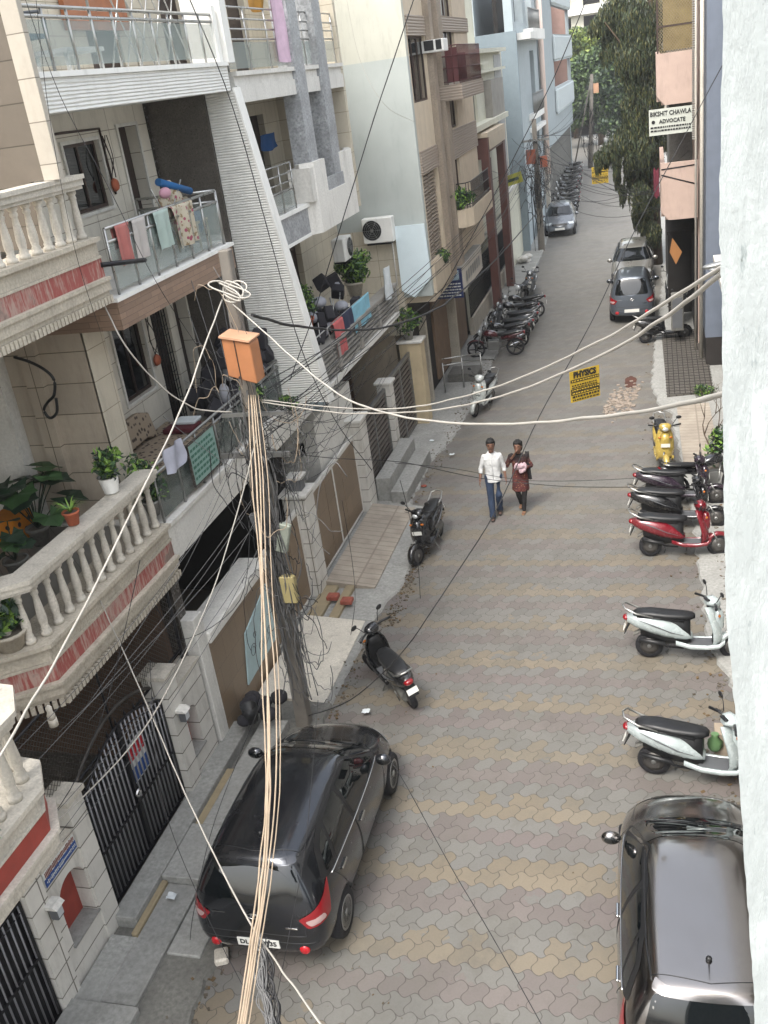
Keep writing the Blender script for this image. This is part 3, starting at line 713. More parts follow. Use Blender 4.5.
# next stretch: brown gate panels between stone pillars
def pillar(name, label, x0, x1, y0, y1, z1, m, cap=True, cat='pillar', group='pillars along the left boundary'):
    t = thing(name, label, cat, ((x0+x1)/2, (y0+y1)/2, 0), group)
    g = MB(); g.box(x0, x1, y0, y1, 0, z1); g.bevel(.012); g.build('shaft', m, t)
    if cap:
        g = MB(); g.box(x0-.05, x1+.05, y0-.05, y1+.05, z1, z1+.07); g.bevel(.012); g.build('cap', MAT['white_slab'], t)
    return t
pillar('gate_pillar', 'beige stone pillar between the two brown clad gates, lantern on top', -6.75, -6.3, 15.35, 15.85, 2.15, MAT['gate_block'])
pillar('gate_pillar', 'beige stone pillar at the far end of the tiled ramp', -6.75, -6.3, 19.2, 19.75, 2.2, MAT['gate_block'])
pillar('gate_pillar', 'narrow beige pillar between the two brown slatted gates', -6.7, -6.35, 22.2, 22.55, 2.1, MAT['gate_block'])
pillar('gate_pillar', 'yellowish pillar carrying potted plants by the slatted gate', -6.75, -6.15, 25.0, 25.5, 2.35, MAT['cream_paint'])
ln = thing('lantern', 'grey box lantern standing on the beige pillar between the brown gates', 'lamp', (-6.5, 15.6, 2.22))
g = MB(); g.box(-6.62, -6.38, 15.48, 15.72, 2.22, 2.46); g.bevel(.015); g.build('box', MAT['grey_plastic'], ln)
g = MB(); g.box(-6.66, -6.34, 15.44, 15.76, 2.46, 2.51); g.build('cap', MAT['white_slab'], ln)
def panel_gate(y0, y1, label, m, x=-6.5, z0=.1, z1=1.9, slats=False, group=None):
    t = thing('driveway_gate', label, 'gate', (x, (y0+y1)/2, z0), group)
    if slats:
        g = MB(); n = int((z1-z0)/.13)
        for i in range(n):
            z = z0+.05+i*.13; g.box(x-.015, x+.015, y0, y1, z, z+.07)
        g.build('slats', m, t)
        g = MB(); g.box(x-.06, x-.03, y0, y1, z0, z1); g.build('backing', MAT['interior'], t)
    else:
        g = MB(); n = 3
        for i in range(n): g.box(x-.02, x+.02, lerp(y0, y1, i/n)+.012, lerp(y0, y1, (i+1)/n)-.012, z0+.05, z1-.05)
        g.build('panels', m, t)
    g = MB(); g.box(x-.035, x+.035, y0, y1, z1-.05, z1+.03); g.box(x-.03, x+.03, y0, y1, z0, z0+.05)
    for y in (y0, (y0+y1)/2-.03, y1-.06): g.box(x-.03, x+.03, y, y+.06, z0+.05, z1-.05)
    g.build('frame', MAT['steel_dull'] if slats else MAT['white_slab'], t)
    return t
panel_gate(13.4, 15.33, 'brown clad gate between the blue board and the lantern pillar', MAT['brown_clad'])
panel_gate(15.88, 19.18, 'brown clad gate above the pale tiled ramp', MAT['brown_clad'])
mat('slat_metal', '#6d6660', .5, .3, var=.15)
panel_gate(19.78, 22.18, 'grey brown slatted gate behind the grey concrete steps', MAT['slat_metal'], slats=True, z1=2.0)
panel_gate(22.58, 24.98, 'grey brown slatted gate ending at the yellowish pillar', MAT['slat_metal'], slats=True, z1=2.1)
# ---- ramps and steps
s = NT('ramp_tile'); P = s.objc(); sx = s.n('ShaderNodeSeparateXYZ'); s.l(P, sx.inputs[0])
def lines(v, per, wd): f = s.math('FRACT', s.math('DIVIDE', v, per)); return s.math('LESS_THAN', s.math('MINIMUM', f, s.math('SUBTRACT', 1.0, f)), wd)
l1 = lines(sx.outputs[1], .2, .07); l2 = lines(sx.outputs[0], .95, .02)
c_ = s.mix(s.ramp(s.noise(P, 3, 5), .3, .7), lin('#a39a8d'), lin('#8d8478')); c_ = s.mix(s.math('MULTIPLY', s.math('MAXIMUM', l1, l2), .55), c_, lin('#6c5f56'))
d_ = s.ramp(s.noise(P, 1.6, 7, .7), .5, .72); s.setc(s.mix(s.math('MULTIPLY', d_, .35), c_, lin('#5d544c'))); s.b.inputs['Roughness'].default_value = .6; MAT['ramp_tile'] = s.m
def ramp(y0, y1, xa, xb, za, zb, m, label_name='ramp'):
    g = MB(); g.prism([(xa, 0), (xb, 0), (xb, zb), (xa, za)], 'y', y0, y1); return top(g.build(label_name, m), None, None, kind='structure')
ramp(15.7, 19.35, -6.3, -5.32, .20, .07, MAT['ramp_tile'])
ramp(12.0, 14.5, -6.35, -5.2, .16, .05, MAT['stone_light'])
structbox('gutter_edge', -6.35, -6.05, 14.5, 15.7, 0, .12, MAT['beige_step'])
structbox('gutter_edge', -5.9, -5.72, 14.5, 15.7, 0, .12, MAT['beige_step'])
structbox('step', -6.3, -5.95, 19.8, 22.4, 0, .62, MAT['concrete'])
structbox('step', -5.95, -5.55, 19.7, 22.3, 0, .32, MAT['concrete'])
mat('brick', '#8a4a3c', .85, var=.25, sc=10, bump=.4)
for (x, y, l) in ((-6.0, 15.15, 'red brick lying in the drain slot nearer the gate'), (-5.68, 15.0, 'red brick lying in the drain slot nearer the road')):
    g = MB(); g.box(x-.11, x+.11, y-.07, y+.12, .12, .20); g.bevel(.008); top(g.build('brick', MAT['brick']), l, 'brick', 'loose bricks by the tiled ramp')
g = MB(); g.box(-5.02, -4.86, 7.02, 7.22, .0, .10, rot=Matrix.Rotation(.4, 3, 'Z')); g.bevel(.02); top(g.build('rubble_block', MAT['stone_light']), 'pale broken block lying by the kerb behind the near hatchback', 'rubble')
# ------------------------------------------------------------------- C : pilaster house
Cc = thing('pilaster_house', 'white and beige apartment house with two grey marble pilasters', 'house', (-6.4, 19, 0))
g = MB()
wall(g, 'x', -8.2, -8.0, 15.85, 22.0, 6.95, 8.9, [(16.6, 17.3, 6.95, 8.6), (20.2, 21.0, 6.95, 8.6), (18.2, 18.9, 7.6, 8.6)])
wall(g, 'x', -8.2, -8.0, 15.85, 22.0, 9.36, 12.4, [(17.0, 18.0, 9.36, 11.6), (20.0, 21.0, 9.36, 11.6)])
wall(g, 'x', -8.2, -8.0, 15.85, 25.0, 3.4, 6.4, [(17.6, 18.6, 3.9, 6.1), (21.0, 22.0, 3.9, 6.1)])
g.box(-8.0, -6.42, 21.95, 22.1, 6.4, 12.4)
g.build('wall', MAT['beige_tile'], Cc)
for q in ((16.6, 17.3, 6.95, 8.6), (20.2, 21.0, 6.95, 8.6), (18.2, 18.9, 7.6, 8.6), (20.0, 21.0, 9.36, 11.6), (17.0, 18.0, 9.36, 11.6), (17.6, 18.6, 3.9, 6.1), (21.0, 22.0, 3.9, 6.1)): door(Cc, 'x', -8.0, 1, *q, MAT['dark_wood'])
g = MB(); g.box(-8.2, W, 15.87, 21.95, 8.9, 9.16); g.box(-8.2, W-.03, 15.87, 21.95, 9.16, 9.3); g.box(-8.2, W+.03, 15.87, 21.97, 9.3, 9.37); g.build('floor_slab', MAT['white_slab'], Cc)
g = MB(); g.box(-8.2, W-.06, 15.87, 18.5, 6.42, 6.9); g.build('fascia', MAT['marble_grey'], Cc)
g = MB(); g.box(-8.2, W-.02, 15.87, 18.55, 6.9, 6.97); g.box(-8.2, W-.05, 15.87, 18.5, 6.36, 6.42); g.build('floor_slab', MAT['white_paint'], Cc)
# projecting bay parapet
g = MB(); bay = [(-6.5, 18.5), (-6.28, 18.75), (-6.28, 21.4), (-6.5, 21.95)]
g.prism([(-8.2, 18.5)]+bay+[(-8.2, 21.95)], 'z', 6.36, 6.98)
b_ = bay[::-1]; band(g, b_, -.14, 0, 6.98, 7.62) if False else None
for (a, b) in zip(bay, bay[1:]):
    t = (Vector(b)-Vector(a)).normalized(); n = Vector((-t.y, t.x))*.14
    if a == bay[1]:
        g.prism([a, (a[0], a[1]+.7), (a[0]+n.x, a[1]+.7), (a[0]+n.x, a[1]+n.y)], 'z', 6.98, 7.68); g.prism([(b[0], b[1]-.7), b, (b[0]+n.x, b[1]), (b[0]+n.x, b[1]-.7)], 'z', 6.98, 7.68)
        g.prism([(a[0], a[1]+.7), (b[0], b[1]-.7), (b[0]+n.x, b[1]-.7), (a[0]+n.x, a[1]+.7)], 'z', 6.98, 7.05)
    else: g.prism([a, b, (b[0]+n.x, b[1]+n.y), (a[0]+n.x, a[1]+n.y)], 'z', 6.98, 7.68)
g.build('bay', MAT['white_slab'], Cc)
g = MB(); g.box(-6.36, -6.31, 19.45, 20.7, 7.05, 7.3); g.build('bay_inset', MAT['marble_grey'], Cc)
for y, zz in ((18.75, 7.5), (20.25, 7.1)):
    g = MB(); g.box(-6.68, -6.352, y, y+.55, zz, 12.4); g.build('pilaster', MAT['marble_grey'], Cc)
g = MB(); g.box(-6.75, -6.3, 18.5, 19.45, 6.98, 7.6); g.build('pilaster_base', MAT['white_slab'], Cc)
def pipe_rail(parent, p0, p1, z0, h, n, bars, glass=None, m='steel', r=.016):
    p0, p1 = Vector(p0), Vector(p1); g = MB()
    for k in range(n+1): p = p0.lerp(p1, k/n); g.tube([(p.x, p.y, z0), (p.x, p.y, z0+h)], r, 6)
    for f in bars: g.tube([(p0.x, p0.y, z0+h*f), (p1.x, p1.y, z0+h*f)], r, 6)
    rr = g.build('railing', MAT[m], parent)
    if glass:
        k = MB(); k.box(p0.x-.005, p0.x+.005, min(p0.y, p1.y)+.05, max(p0.y, p1.y)-.05, z0+.04, z0+h*glass); k.build('glass_panes', MAT['rail_glass'], rr)
    return rr
pipe_rail(Cc, (-6.46, 15.95), (-6.46, 17.9), 6.97, .82, 3, (.45, .62, .8, 1.0), .42)
pipe_rail(Cc, (-6.5, 15.9), (-6.5, 21.9), 9.37, .95, 6, (.5, .66, .82, 1.0), .46)
# ground-floor + first floor terrace parapet of C with louvred face
g = MB(); g.box(-8.2, W, 16.2, 24.2, 3.33, 3.45); g.box(-8.2, -6.6, 16.2, 24.9, 3.45, 3.6); g.build('terrace_slab', MAT['white_slab'], Cc)
g = MB(); g.box(-6.62, -6.5, 16.9, 24.2, 3.45, 4.12); g.build('terrace_parapet', MAT['concrete'], Cc)
g = MB()
for i in range(6): g.box(-6.5, -6.44, 17.2, 24.2, 3.5+i*.1, 3.55+i*.1)
for y in (17.2, 18.9, 20.6, 22.3, 24.05): g.box(-6.5, -6.40, y, y+.15, 3.46, 4.1)
g.box(-6.66, -6.38, 16.85, 24.25, 4.1, 4.17); g.build('louvre_face', MAT['grey_louvre'] if 'grey_louvre' in MAT else mat('grey_louvre', '#8d8a84', .6, var=.12, dirt=.4, streak=True), Cc)
g = MB(); g.box(-6.62, -6.28, 16.85, 17.25, 3.3, 4.0); g.build('parapet_end', mat('blue_grey', '#7d8a8f', .6, var=.12, dirt=.4), Cc)
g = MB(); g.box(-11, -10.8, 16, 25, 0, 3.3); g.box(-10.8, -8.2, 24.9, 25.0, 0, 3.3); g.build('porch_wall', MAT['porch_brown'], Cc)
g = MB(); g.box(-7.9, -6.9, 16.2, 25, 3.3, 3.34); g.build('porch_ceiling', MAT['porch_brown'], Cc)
# small white guard cabin between pillars (roof seen from above)
gc = thing('guard_cabin', 'small whitewashed cabin with tiny window between brown gate and louvred terrace', 'cabin', (-7.0, 18.6, 0))
g = MB(); wall(g, 'y', 17.3, 17.4, -7.4, -6.62, 0, 2.95, [(-7.1, -6.9, 2.2, 2.5)]); g.box(-7.4, -6.62, 17.4, 19.9, 2.75, 2.95); g.box(-6.68, -6.62, 17.4, 19.9, 0, 2.75); g.build('wall', MAT['white_slab'], gc)
g = MB(); g.box(-7.08, -6.92, 17.33, 17.36, 2.22, 2.48); g.build('window', MAT['dark_glass'], gc)
# =================================================================== D : blue side wall house
mat('blue_wash', '#a8aeab', .75, var=.07, sc=1.2, dirt=.3, streak=True, dirtc='#7b8583')
mat('cream_wash', '#b6b6ab', .75, var=.06, sc=1.5, dirt=.25, streak=True)
mat('pink_stone', '#8f8375', .6, var=.15, sc=2, fine=25, dirt=.3, streak=True)
mat('peach', '#c0b29d', .6, var=.08, dirt=.25, streak=True)
mat('maroon', '#4f2527', .5, .2, var=.2); mat('dark_shop', '#231f1d', .7, var=.3); mat('shutter_brown', '#7a6552', .6, var=.15, dirt=.3)
XD = -5.65
D = thing('slatted_house', 'tall house with blank pale blue side wall and brown slatted street front', 'house', (-6, 28, 0))
g = MB(); g.box(-11, XD, 25.0, 25.2, 5.4, 9.35); g.box(-6.42, XD, 25.0, 25.2, 3.6, 5.4); g.build('side_wall', MAT['blue_wash'], D)
g = MB(); g.box(-11, XD, 25.002, 25.2, 9.35, 13); g.build('upper_side_wall', MAT['cream_wash'], D)
g = MB(); g.box(-11, -6.42, 25.004, 25.2, 2.6, 5.4); g.build('lower_side_wall', MAT['beige_tile'], D)
g = MB(); wall(g, 'x', XD-.2, XD, 25.2, 34.0, 3.6, 13, [(25.3, 27.2, 4.4, 6.6), (25.3, 27.3, 8.28, 9.8), (29.2, 31.6, 8.55, 12), (28.9, 30.6, 5.3, 6.5), (29.4, 31.0, 7.35, 8.15)]); g.build('front_wall', MAT['peach'], D)
for (y0, y1, z0, z1) in ((25.22, 27.3, 6.6, 7.15), (25.22, 27.3, 9.8, 10.25), (25.22, 27.3, 12, 12.6), (29.0, 34, 6.5, 7.3), (29.0, 34, 9.9, 10.3)):
    g = MB(); g.box(XD, XD+.05, y0, y1, z0, z1); g.build('slatted_band', MAT['brown_slats'], D)
g = MB()
for i in range(22):
    z = 4.45+i*.095; g.box(XD-.12, XD-.06, 25.35, 26.1, z, z+.05); g.box(XD-.14, XD-.08, 26.3, 27.15, z, z+.05)
g.build('louvre_shutter', MAT['brown_slats'], D)
for (q) in ((25.3, 27.3, 8.28, 9.8), (29.2, 31.6, 8.55, 12), (28.9, 30.6, 5.3, 6.5), (29.4, 31.0, 7.35, 8.15)):
    window(D, 'x', XD, 1, *q, MAT['brown_frame'], MAT['dark_glass'], bars=2, depth=.14)
g = MB()
for (y0, y1, d) in ((27.35, 27.75, .16), (28.2, 28.75, .22)): g.box(XD, XD+d, y0, y1, 3.6, 13)
g.box(XD, XD+.06, 27.75, 28.2, 3.6, 13); g.build('pilaster', MAT['pink_stone'], D)
# balconies
g = MB(); g.box(XD, -4.95, 28.19, 32.0, 8.15, 8.55); bl = g.build('balcony', MAT['brown_slats'], D)
g = MB()
for i in range(22): y = lerp(28.25, 31.95, i/21); g.tube([(-5.0, y, 8.55), (-5.0, y, 9.5)], .012, 4)
for i in range(5): x = lerp(XD, -5.0, i/4); g.tube([(x, 28.25, 8.55), (x, 28.25, 9.5)], .012, 4)
for z in (8.62, 8.95, 9.25, 9.5): g.tube([(XD, 28.25, z), (-5.0, 28.25, z), (-5.0, 31.95, z)], .014, 4)
g.box(-5.35, -5.02, 28.27, 28.29, 8.6, 9.45); g.box(-5.04, -5.02, 28.3, 29.6, 8.6, 9.3); g.build('railing', MAT['maroon'], bl)
g = MB(); g.prism([(XD, 28.3), (-5.2, 28.35), (-5.02, 28.7), (-5.0, 32.2), (XD, 32.4)], 'z', 4.75, 5.25); b2 = g.build('balcony', MAT['peach'], D)
g = MB()
pth = [(-5.4, 28.4), (-5.15, 28.5), (-5.05, 28.8), (-5.04, 32.1)]
for z in (5.35, 5.65, 5.95): g.tube([(x, y, z) for x, y in pth], .014, 4)
for (a, b) in zip(pth, pth[1:]):
    n = max(1, int((Vector(b)-Vector(a)).length/.14))
    for i in range(n): p = Vector(a).lerp(Vector(b), i/n); g.tube([(p.x, p.y, 5.25), (p.x, p.y, 5.95)], .01, 4)
g.build('railing', MAT['black_iron'], b2)
g = MB(); g.box(XD-.1, XD+.08, 25.2, 27.3, 3.62, 4.35); g.build('parapet', MAT['peach'], D)
g = MB(); g.box(-11, XD, 25.2, 34, 3.4, 3.6); g.build('floor_slab', MAT['peach'], D)
g = MB(); g.box(-6.75, -6.6, 25.6, 34.5, 0, 3.4); g.build('shop_front', MAT['dark_shop'], D)
g = MB(); g.box(-6.6, -6.52, 28.6, 30.6, .2, 2.7); g.box(-6.6, -6.45, 31.4, 33.4, .2, 2.3); g.build('roller_shutter', MAT['shutter_brown'], D)
g = MB(); g.box(-6.6, -6.38, 25.6, 25.95, 0, 2.3); g.box(-6.6, -6.4, 26.9, 27.1, 0, 2.6); g.box(-6.62, -6.3, 30.9, 31.1, 0, 2.9); g.build('post', MAT['stone'], D)
# projecting canopy with lit box sign
aw = thing('shop_canopy', 'grey flat canopy over the shop beside the blue side wall', 'canopy', (-5.9, 29.6, 3))
g = MB(); g.box(-6.6, -5.42, 28.1, 31.6, 3.62, 3.7); g.box(-6.55, -5.45, 28.2, 31.5, 3.45, 3.61); g.build('roof', MAT['concrete'], aw)
g = MB(); g.box(-5.44, -5.40, 28.1, 31.6, 2.95, 3.68); g.build('side_board', MAT['stone_light'], aw)
g = MB()
for i in range(7): g.box(-5.399, -5.395, 28.6+i*.38, 28.6+i*.38+.25, 3.15, 3.45)
g.build('side_lettering', MAT['steel_dull'], aw)
sg = thing('shop_sign', 'dark blue shop sign board with white lettering under the canopy', 'sign', (-5.9, 28.05, 2.8))
mat('navy', '#1d2b58', .4, var=.1)
g = MB(); g.box(-6.34, -5.42, 28.02, 28.08, 2.82, 3.66); g.build('board', MAT['navy'], sg)
g = MB(); g.box(-6.24, -5.5, 28.012, 28.018, 3.34, 3.62); g.build('pale_panel', mat('pale_sign', '#9fb4c0', .4, var=.1), sg)
text_mesh('headline', 'Auyus', .24, MAT['navy'], sg, (-5.87, 28.008, 3.48), (1, 0, .12), (-.12, 0, 1), .002)
rr = random.Random(11)
g = MB()
for row in range(5):
    x = -6.24; z = 3.24-row*.085
    while x < -5.52:
        w_ = rr.uniform(.03, .1); g.box(x, x+w_, 28.010, 28.016, z-.018, z+.018); x += w_+.02
g.build('small_lettering', MAT['sign_white'], sg)
# white board under blue wall
wbd = thing('white_board', 'large blank pale blue board mounted below the blank side wall', 'board', (-6.04, 24.95, 3.85))
g = MB(); g.prism([(-6.44, 5.46), (-5.66, 5.46), (-5.62, 4.1), (-6.1, 3.6), (-6.44, 3.8)], 'y', 24.90, 24.96); g.build('board', mat('board_white', '#cddbe0', .5, var=.04), wbd)
# ------------------------------------------------------------------- red portal
rp = thing('portal_frame', 'dark red portal frame with cream top in front of the cream house', 'portal', (-6.2, 39.8, 0))
mat('dark_red', '#573630', .6, var=.15, dirt=.2, streak=True)
g = MB(); g.box(-6.75, -5.9, 38.0, 38.3, 5.7, 6.45); g.box(-6.2, -5.9, 38.0, 38.5, 0, 5.7); g.box(-6.2, -5.9, 42.0, 42.6, 0, 6.0); g.box(-6.1, -5.92, 38.5, 42.0, 5.9, 6.0) ; g.build('post', MAT['dark_red'], rp)
g = MB(); g.box(-6.9, -5.88, 37.95, 42.7, 6.45, 6.6); g.box(-5.9, -5.87, 38.3, 42.65, 6.0, 6.45); g.build('beam', MAT['peach'], rp)
# ------------------------------------------------------------------- E : cream house
E_ = thing('cream_house', 'pale cream house with grey shutters and thin ledges beyond the red portal', 'house', (-6.8, 42, 0))
mat('cream_far', '#d0cfbf', .8, var=.07, dirt=.2, streak=True)
g = MB(); wall(g, 'x', -6.9, -6.5, 35.0, 47.5, 0, 9.35, [(38.5, 40, 6.9, 8.3), (42.3, 43.8, 5.7, 6.6), (38, 40.5, .2, 2.6)]); g.box(-11, -6.5, 34.8, 35.0, 0, 10); g.box(-11, -6.5, 47.5, 47.7, 0, 9.35); g.box(-11, -6.91, 35.01, 47.49, 9.0, 9.34); g.box(-11, -7.5, 40, 47, 9.35, 12.5); g.build('wall', MAT['cream_far'], E_)
for q in ((38.5, 40, 6.9, 8.3), (42.3, 43.8, 5.7, 6.6)): window(E_, 'x', -6.5, 1, *q, MAT['cream_far'], MAT['dark_glass'], bars=2)
g = MB(); g.box(-6.5, -6.2, 42.0, 45.5, 6.9, 8.3); g.build('grey_screen', MAT['grey_louvre'], E_)
g = MB(); g.box(-6.5, -6.1, 36.5, 45.8, 6.7, 6.9); g.box(-6.5, -6.25, 36, 47, 8.6, 8.7); g.box(-6.5, -6.2, 36, 47.2, 9.3, 9.45); g.box(-6.5, -6.2, 40, 42, 8.9, 9.0); g.build('ledge', MAT['cream_far'], E_)
g = MB(); g.box(-6.5, -6.48, 45.2, 47.3, 3.6, 9.2); g.build('grey_strip', MAT['marble_grey'], E_)
# ground level walls and fences in front (Y 33..51)
fn = thing('iron_fence', 'dark iron fence with leaning pale rail beyond the row of motorcycles', 'fence', (-6.45, 39, 0))
g = MB()
for i in range(60): y = lerp(34.2, 44.5, i/59); g.tube([(-6.42, y, .7), (-6.42, y, 2.3)], .014, 4)
for z in (.75, 1.5, 2.28): g.tube([(-6.42, 34.2, z), (-6.42, 44.5, z)], .02, 4)
g.build('bars', MAT['black_iron'], fn)
g = MB(); g.box(-6.5, -6.34, 34.2, 44.5, 0, .7); g.build('plinth', MAT['stone'], fn)
g = MB(); g.tube([(-6.3, 32.6, 2.9), (-6.3, 45, 3.05)], .05, 6); g.build('top_pipe', MAT['steel'], fn)
cw = thing('boundary_wall', 'tall cream wall with faint marks beside the silver parked hatchback', 'wall', (-6.4, 48.5, 0))
g = MB(); g.box(-6.6, -6.4, 45.8, 51.5, 0, 3.4); g.build('wall', MAT['cream_far'], cw)
g = MB(); g.box(-6.65, -6.33, 45.75, 51.6, 3.4, 3.5); g.box(-6.42, -6.36, 45.2, 45.5, 0, 2.9); g.build('coping', MAT['white_slab'], cw)
bk = thing('boundary_wall', 'grey rough wall further along behind the silver hatchback', 'wall', (-6.5, 58, 0))
g = MB(); g.box(-6.9, -6.5, 51.8, 66, 0, 2.6); g.build('wall', MAT['concrete'], bk)
for y in (53, 56, 59.5, 63):
    g = MB(); g.box(-6.45, -6.2, y, y+.4, 0, 3.0); g.build('post', MAT['stone_light'], bk)
rb = thing('rubble_pile', 'white sacks heaped at the foot of the cream wall by the far pole', 'rubble', (-6, 47.5, 0))
g = MB(); rr = random.Random(3)
for i in range(7): g.ball((-6.1+rr.uniform(-.15, .25), 47.2+rr.uniform(-.5, .6), .12+.1*(i % 3)), .22, 8, 6, (1, 1, .6))
g.build('sacks', MAT['white_slab'], rb)
# ------------------------------------------------------------------- F : light blue flats
mat('blue_far', '#7f8c93', .8, var=.06, dirt=.12, streak=True); mat('blue_pale', '#9da7ab', .8, var=.06, dirt=.15, streak=True); mat('pink_far', '#9a8078', .8, var=.08)
Fh = thing('blue_flats', 'light blue block of flats whose white balconies open onto pink walls', 'house', (-6.5, 60, 0))
g = MB(); wall(g, 'y', 50.0, 50.25, -11, -6.05, 0, 10.1, [(-7.3, -6.95, 7.4, 8.1)]); g.build('side_wall', MAT['blue_far'], Fh)
g = MB(); wall(g, 'x', -6.6, -6.2, 50.25, 60.4, 0, 13, [(56.4, 58.4, 6.2, 9.2), (55.8, 58.8, 10.3, 13), (56.4, 59.0, 2.0, 5.2), (51, 54.5, 10.5, 12.8)]); g.build('recess_wall', MAT['blue_pale'], Fh)
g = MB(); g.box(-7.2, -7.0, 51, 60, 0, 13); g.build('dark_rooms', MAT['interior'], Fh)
g = MB(); g.box(-6.2, -5.9, 54.5, 60.2, 5.3, 5.5); g.box(-6.2, -5.7, 54.2, 60.2, 9.7, 10.2); g.box(-6.2, -5.95, 54.5, 60.0, 5.9, 6.2); g.box(-6.3, -5.5, 51, 54.3, 9.7, 10.0); g.build('balcony_slab', MAT['white_paint'], Fh)
g = MB()
for z0 in (6.2, 10.2):
    for i in range(30): y = lerp(54.6, 60, i/29); g.tube([(-5.95, y, z0), (-5.95, y, z0+.95)], .015, 4)
    g.tube([(-5.95, 54.6, z0+.95), (-5.95, 60, z0+.95)], .03, 4)
g.build('railing', MAT['steel_dull'], Fh)
g = MB(); g.tube([(-6.0, 60.7, 2.5), (-6.0, 60.7, 14)], .16, 8); g.build('drain_pipe', mat('pinkish_pipe', '#d3c0b5', .6, var=.05), Fh)
ops = [(71, 83.5, 10.2+k*-3.4 if False else z0, z1) for k, (z0, z1) in enumerate(((10.25, 12.6), (6.75, 8.9), (5.1-.0, 6.75)))]
g = MB(); wall(g, 'x', -6.4, -6.2, 61, 85.0, 3.6, 14, [(70.5, 84.2, 10.0, 11.7), (70.5, 84.2, 6.8, 8.4), (70.5, 84.2, 11.7+1.5, 14)]); g.box(-9, -6.4, 84.8, 85, 0, 14); g.build('front_wall', MAT['blue_pale'], Fh)
g = MB(); g.box(-7.9, -7.8, 70, 84.8, 3.6, 14); g.box(-7.8, -6.4, 84.3, 84.5, 3.6, 14); g.build('balcony_back_wall', MAT['pink_far'], Fh)
g = MB(); g.box(-7.79, -7.7, 73, 75.5, 7.1, 8.2); g.box(-7.79, -7.7, 73, 75.5, 10.4, 11.5); g.build('balcony_window', MAT['interior'], Fh)
g = MB(); g.box(-6.2, -6.0, 70, 85, 8.4, 10.0); g.box(-6.2, -6.0, 70, 85, 5.2, 6.8); g.box(-6.2, -6.0, 70, 85, 11.7, 13.2); g.bevel(.15); g.build('balcony_front', mat('far_white', '#b9c2c4', .8, var=.05, dirt=.15, streak=True), Fh)
g = MB(); g.box(-7.5, -6.45, 61, 85, 0, 3.6); g.build('ground_storey', MAT['concrete_dark'], Fh)
# roofs / bodies behind so that the houses are solid
for (nm, x0, x1, y0, y1, z1, m, root) in (('body', -14, -8.3, 10.6, 15.8, 12.4, 'white_slab', B), ('body', -14, -8.25, 15.9, 24.9, 12.4, 'beige_tile', Cc), ('body', -14, -10.7, 2.0, 10.5, 12.4, 'stone', A), ('body', -14, -6.9, 25.3, 34.0, 12.9, 'peach', D), ('body', -14, -8, 35.1, 47.4, 12, 'cream_far', E_), ('body', -14, -8.0, 50.4, 84.6, 13.8, 'blue_pale', Fh)):
    g = MB(); g.box(x0, x1, y0, y1, 3.95 if root in (B, Cc, A) else 0, z1); g.build(nm, MAT[m], root)
g = MB(); g.box(-13.9, -8.5, 25.3, 34, 0, 3.4); g.build('ground_storey', MAT['dark_shop'], D)
# ------------------------------------------------------------------- far end
mat('far_cream', '#a9a79a', .85, var=.08); mat('haze_green', '#5f7a4e', .8, var=.3)
fe = thing('far_house', 'cream flats closing the far end of the street above the trees', 'house', (-8, 135, 0))
g = MB(); wall(g, 'y', 134.6, 135, -22, 6, 0, 17, [(-11.5, -9.5, 10.5, 12.4), (-8, -6, 10.5, 12.4), (-4.5, -3, 10.5, 12.4), (-11.5, -9.5, 13.6, 15.6), (-8, -6, 13.6, 15.6)]); g.build('wall', MAT['far_cream'], fe)
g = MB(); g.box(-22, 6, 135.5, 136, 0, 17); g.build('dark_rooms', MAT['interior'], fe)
g = MB(); g.box(-12, -2.5, 134.0, 134.6, 9.5, 10.4); g.box(-12, -2.5, 134.0, 134.6, 12.6, 13.5); g.build('balcony', MAT['white_paint'], fe)
g = MB(); g.box(-22, 6, 134.3, 135.8, 17, 17.5); g.build('roof', MAT['far_cream'], fe)
lw = thing('far_wall', 'low brown wall and dark doorway at the end of the street', 'wall', (-5, 118, 0))
g = MB(); g.box(-14, 2, 118, 118.4, 0, 2.4); g.build('wall', MAT['stone'], lw); g = MB(); g.box(-9.5, -5.2, 117.8, 117.98, 0, 2.2); g.build('gate', MAT['dark_shop'], lw)
# =================================================================== RIGHT SIDE
mat('pink_plaster', '#b09a8e', .75, var=.07, dirt=.3, streak=True); mat('slate_blue', '#626a77', .7, var=.08, dirt=.2, streak=True, dirtc='#3b4150')
Pk = thing('pink_house', 'pink plastered house with overhanging balconies at right', 'house', (.9, 33, 0))
def balc(x0, x1, y0, y1, z0, z1, nm='balcony'):
    g = MB(); g.prism([(x0, z1), (x0, z0+.25), (x0+.22, z0), (x1, z0), (x1, z1)], 'y', y0, y0+.12); g.box(x0, x0+.12, y0+.12, y1, z0+.1, z1); g.box(x0+.12, x1, y0+.12, y1, z0, z0+.12); return g.build(nm, MAT['pink_plaster'], Pk)
bA = balc(.10, 1.12, 31, 36, 7.2, 8.55); bB = balc(.18, 1.22, 31, 36, 4.0, 5.62)
g = MB(); g.box(1.25, 5, 31.3, 42, 0, 14); g.build('wall', MAT['pink_plaster'], Pk)
g = MB(); g.box(.5, 1.25, 36, 42, 3.6, 14); g.build('far_wall', MAT['concrete_dark'], Pk)
g = MB(); g.box(.35, 1.3, 32.5, 42, 3.3, 3.4); g.box(1.2, 1.24, 31.4, 36, 0, 3.3); g.box(.42, 1.2, 35.5, 35.9, 0, 3.9); g.box(.42, .5, 35.9, 44, 0, 3.9); g.build('dark_entry', MAT['interior'], Pk)  # near-black walls put the shade of the passage into their colour
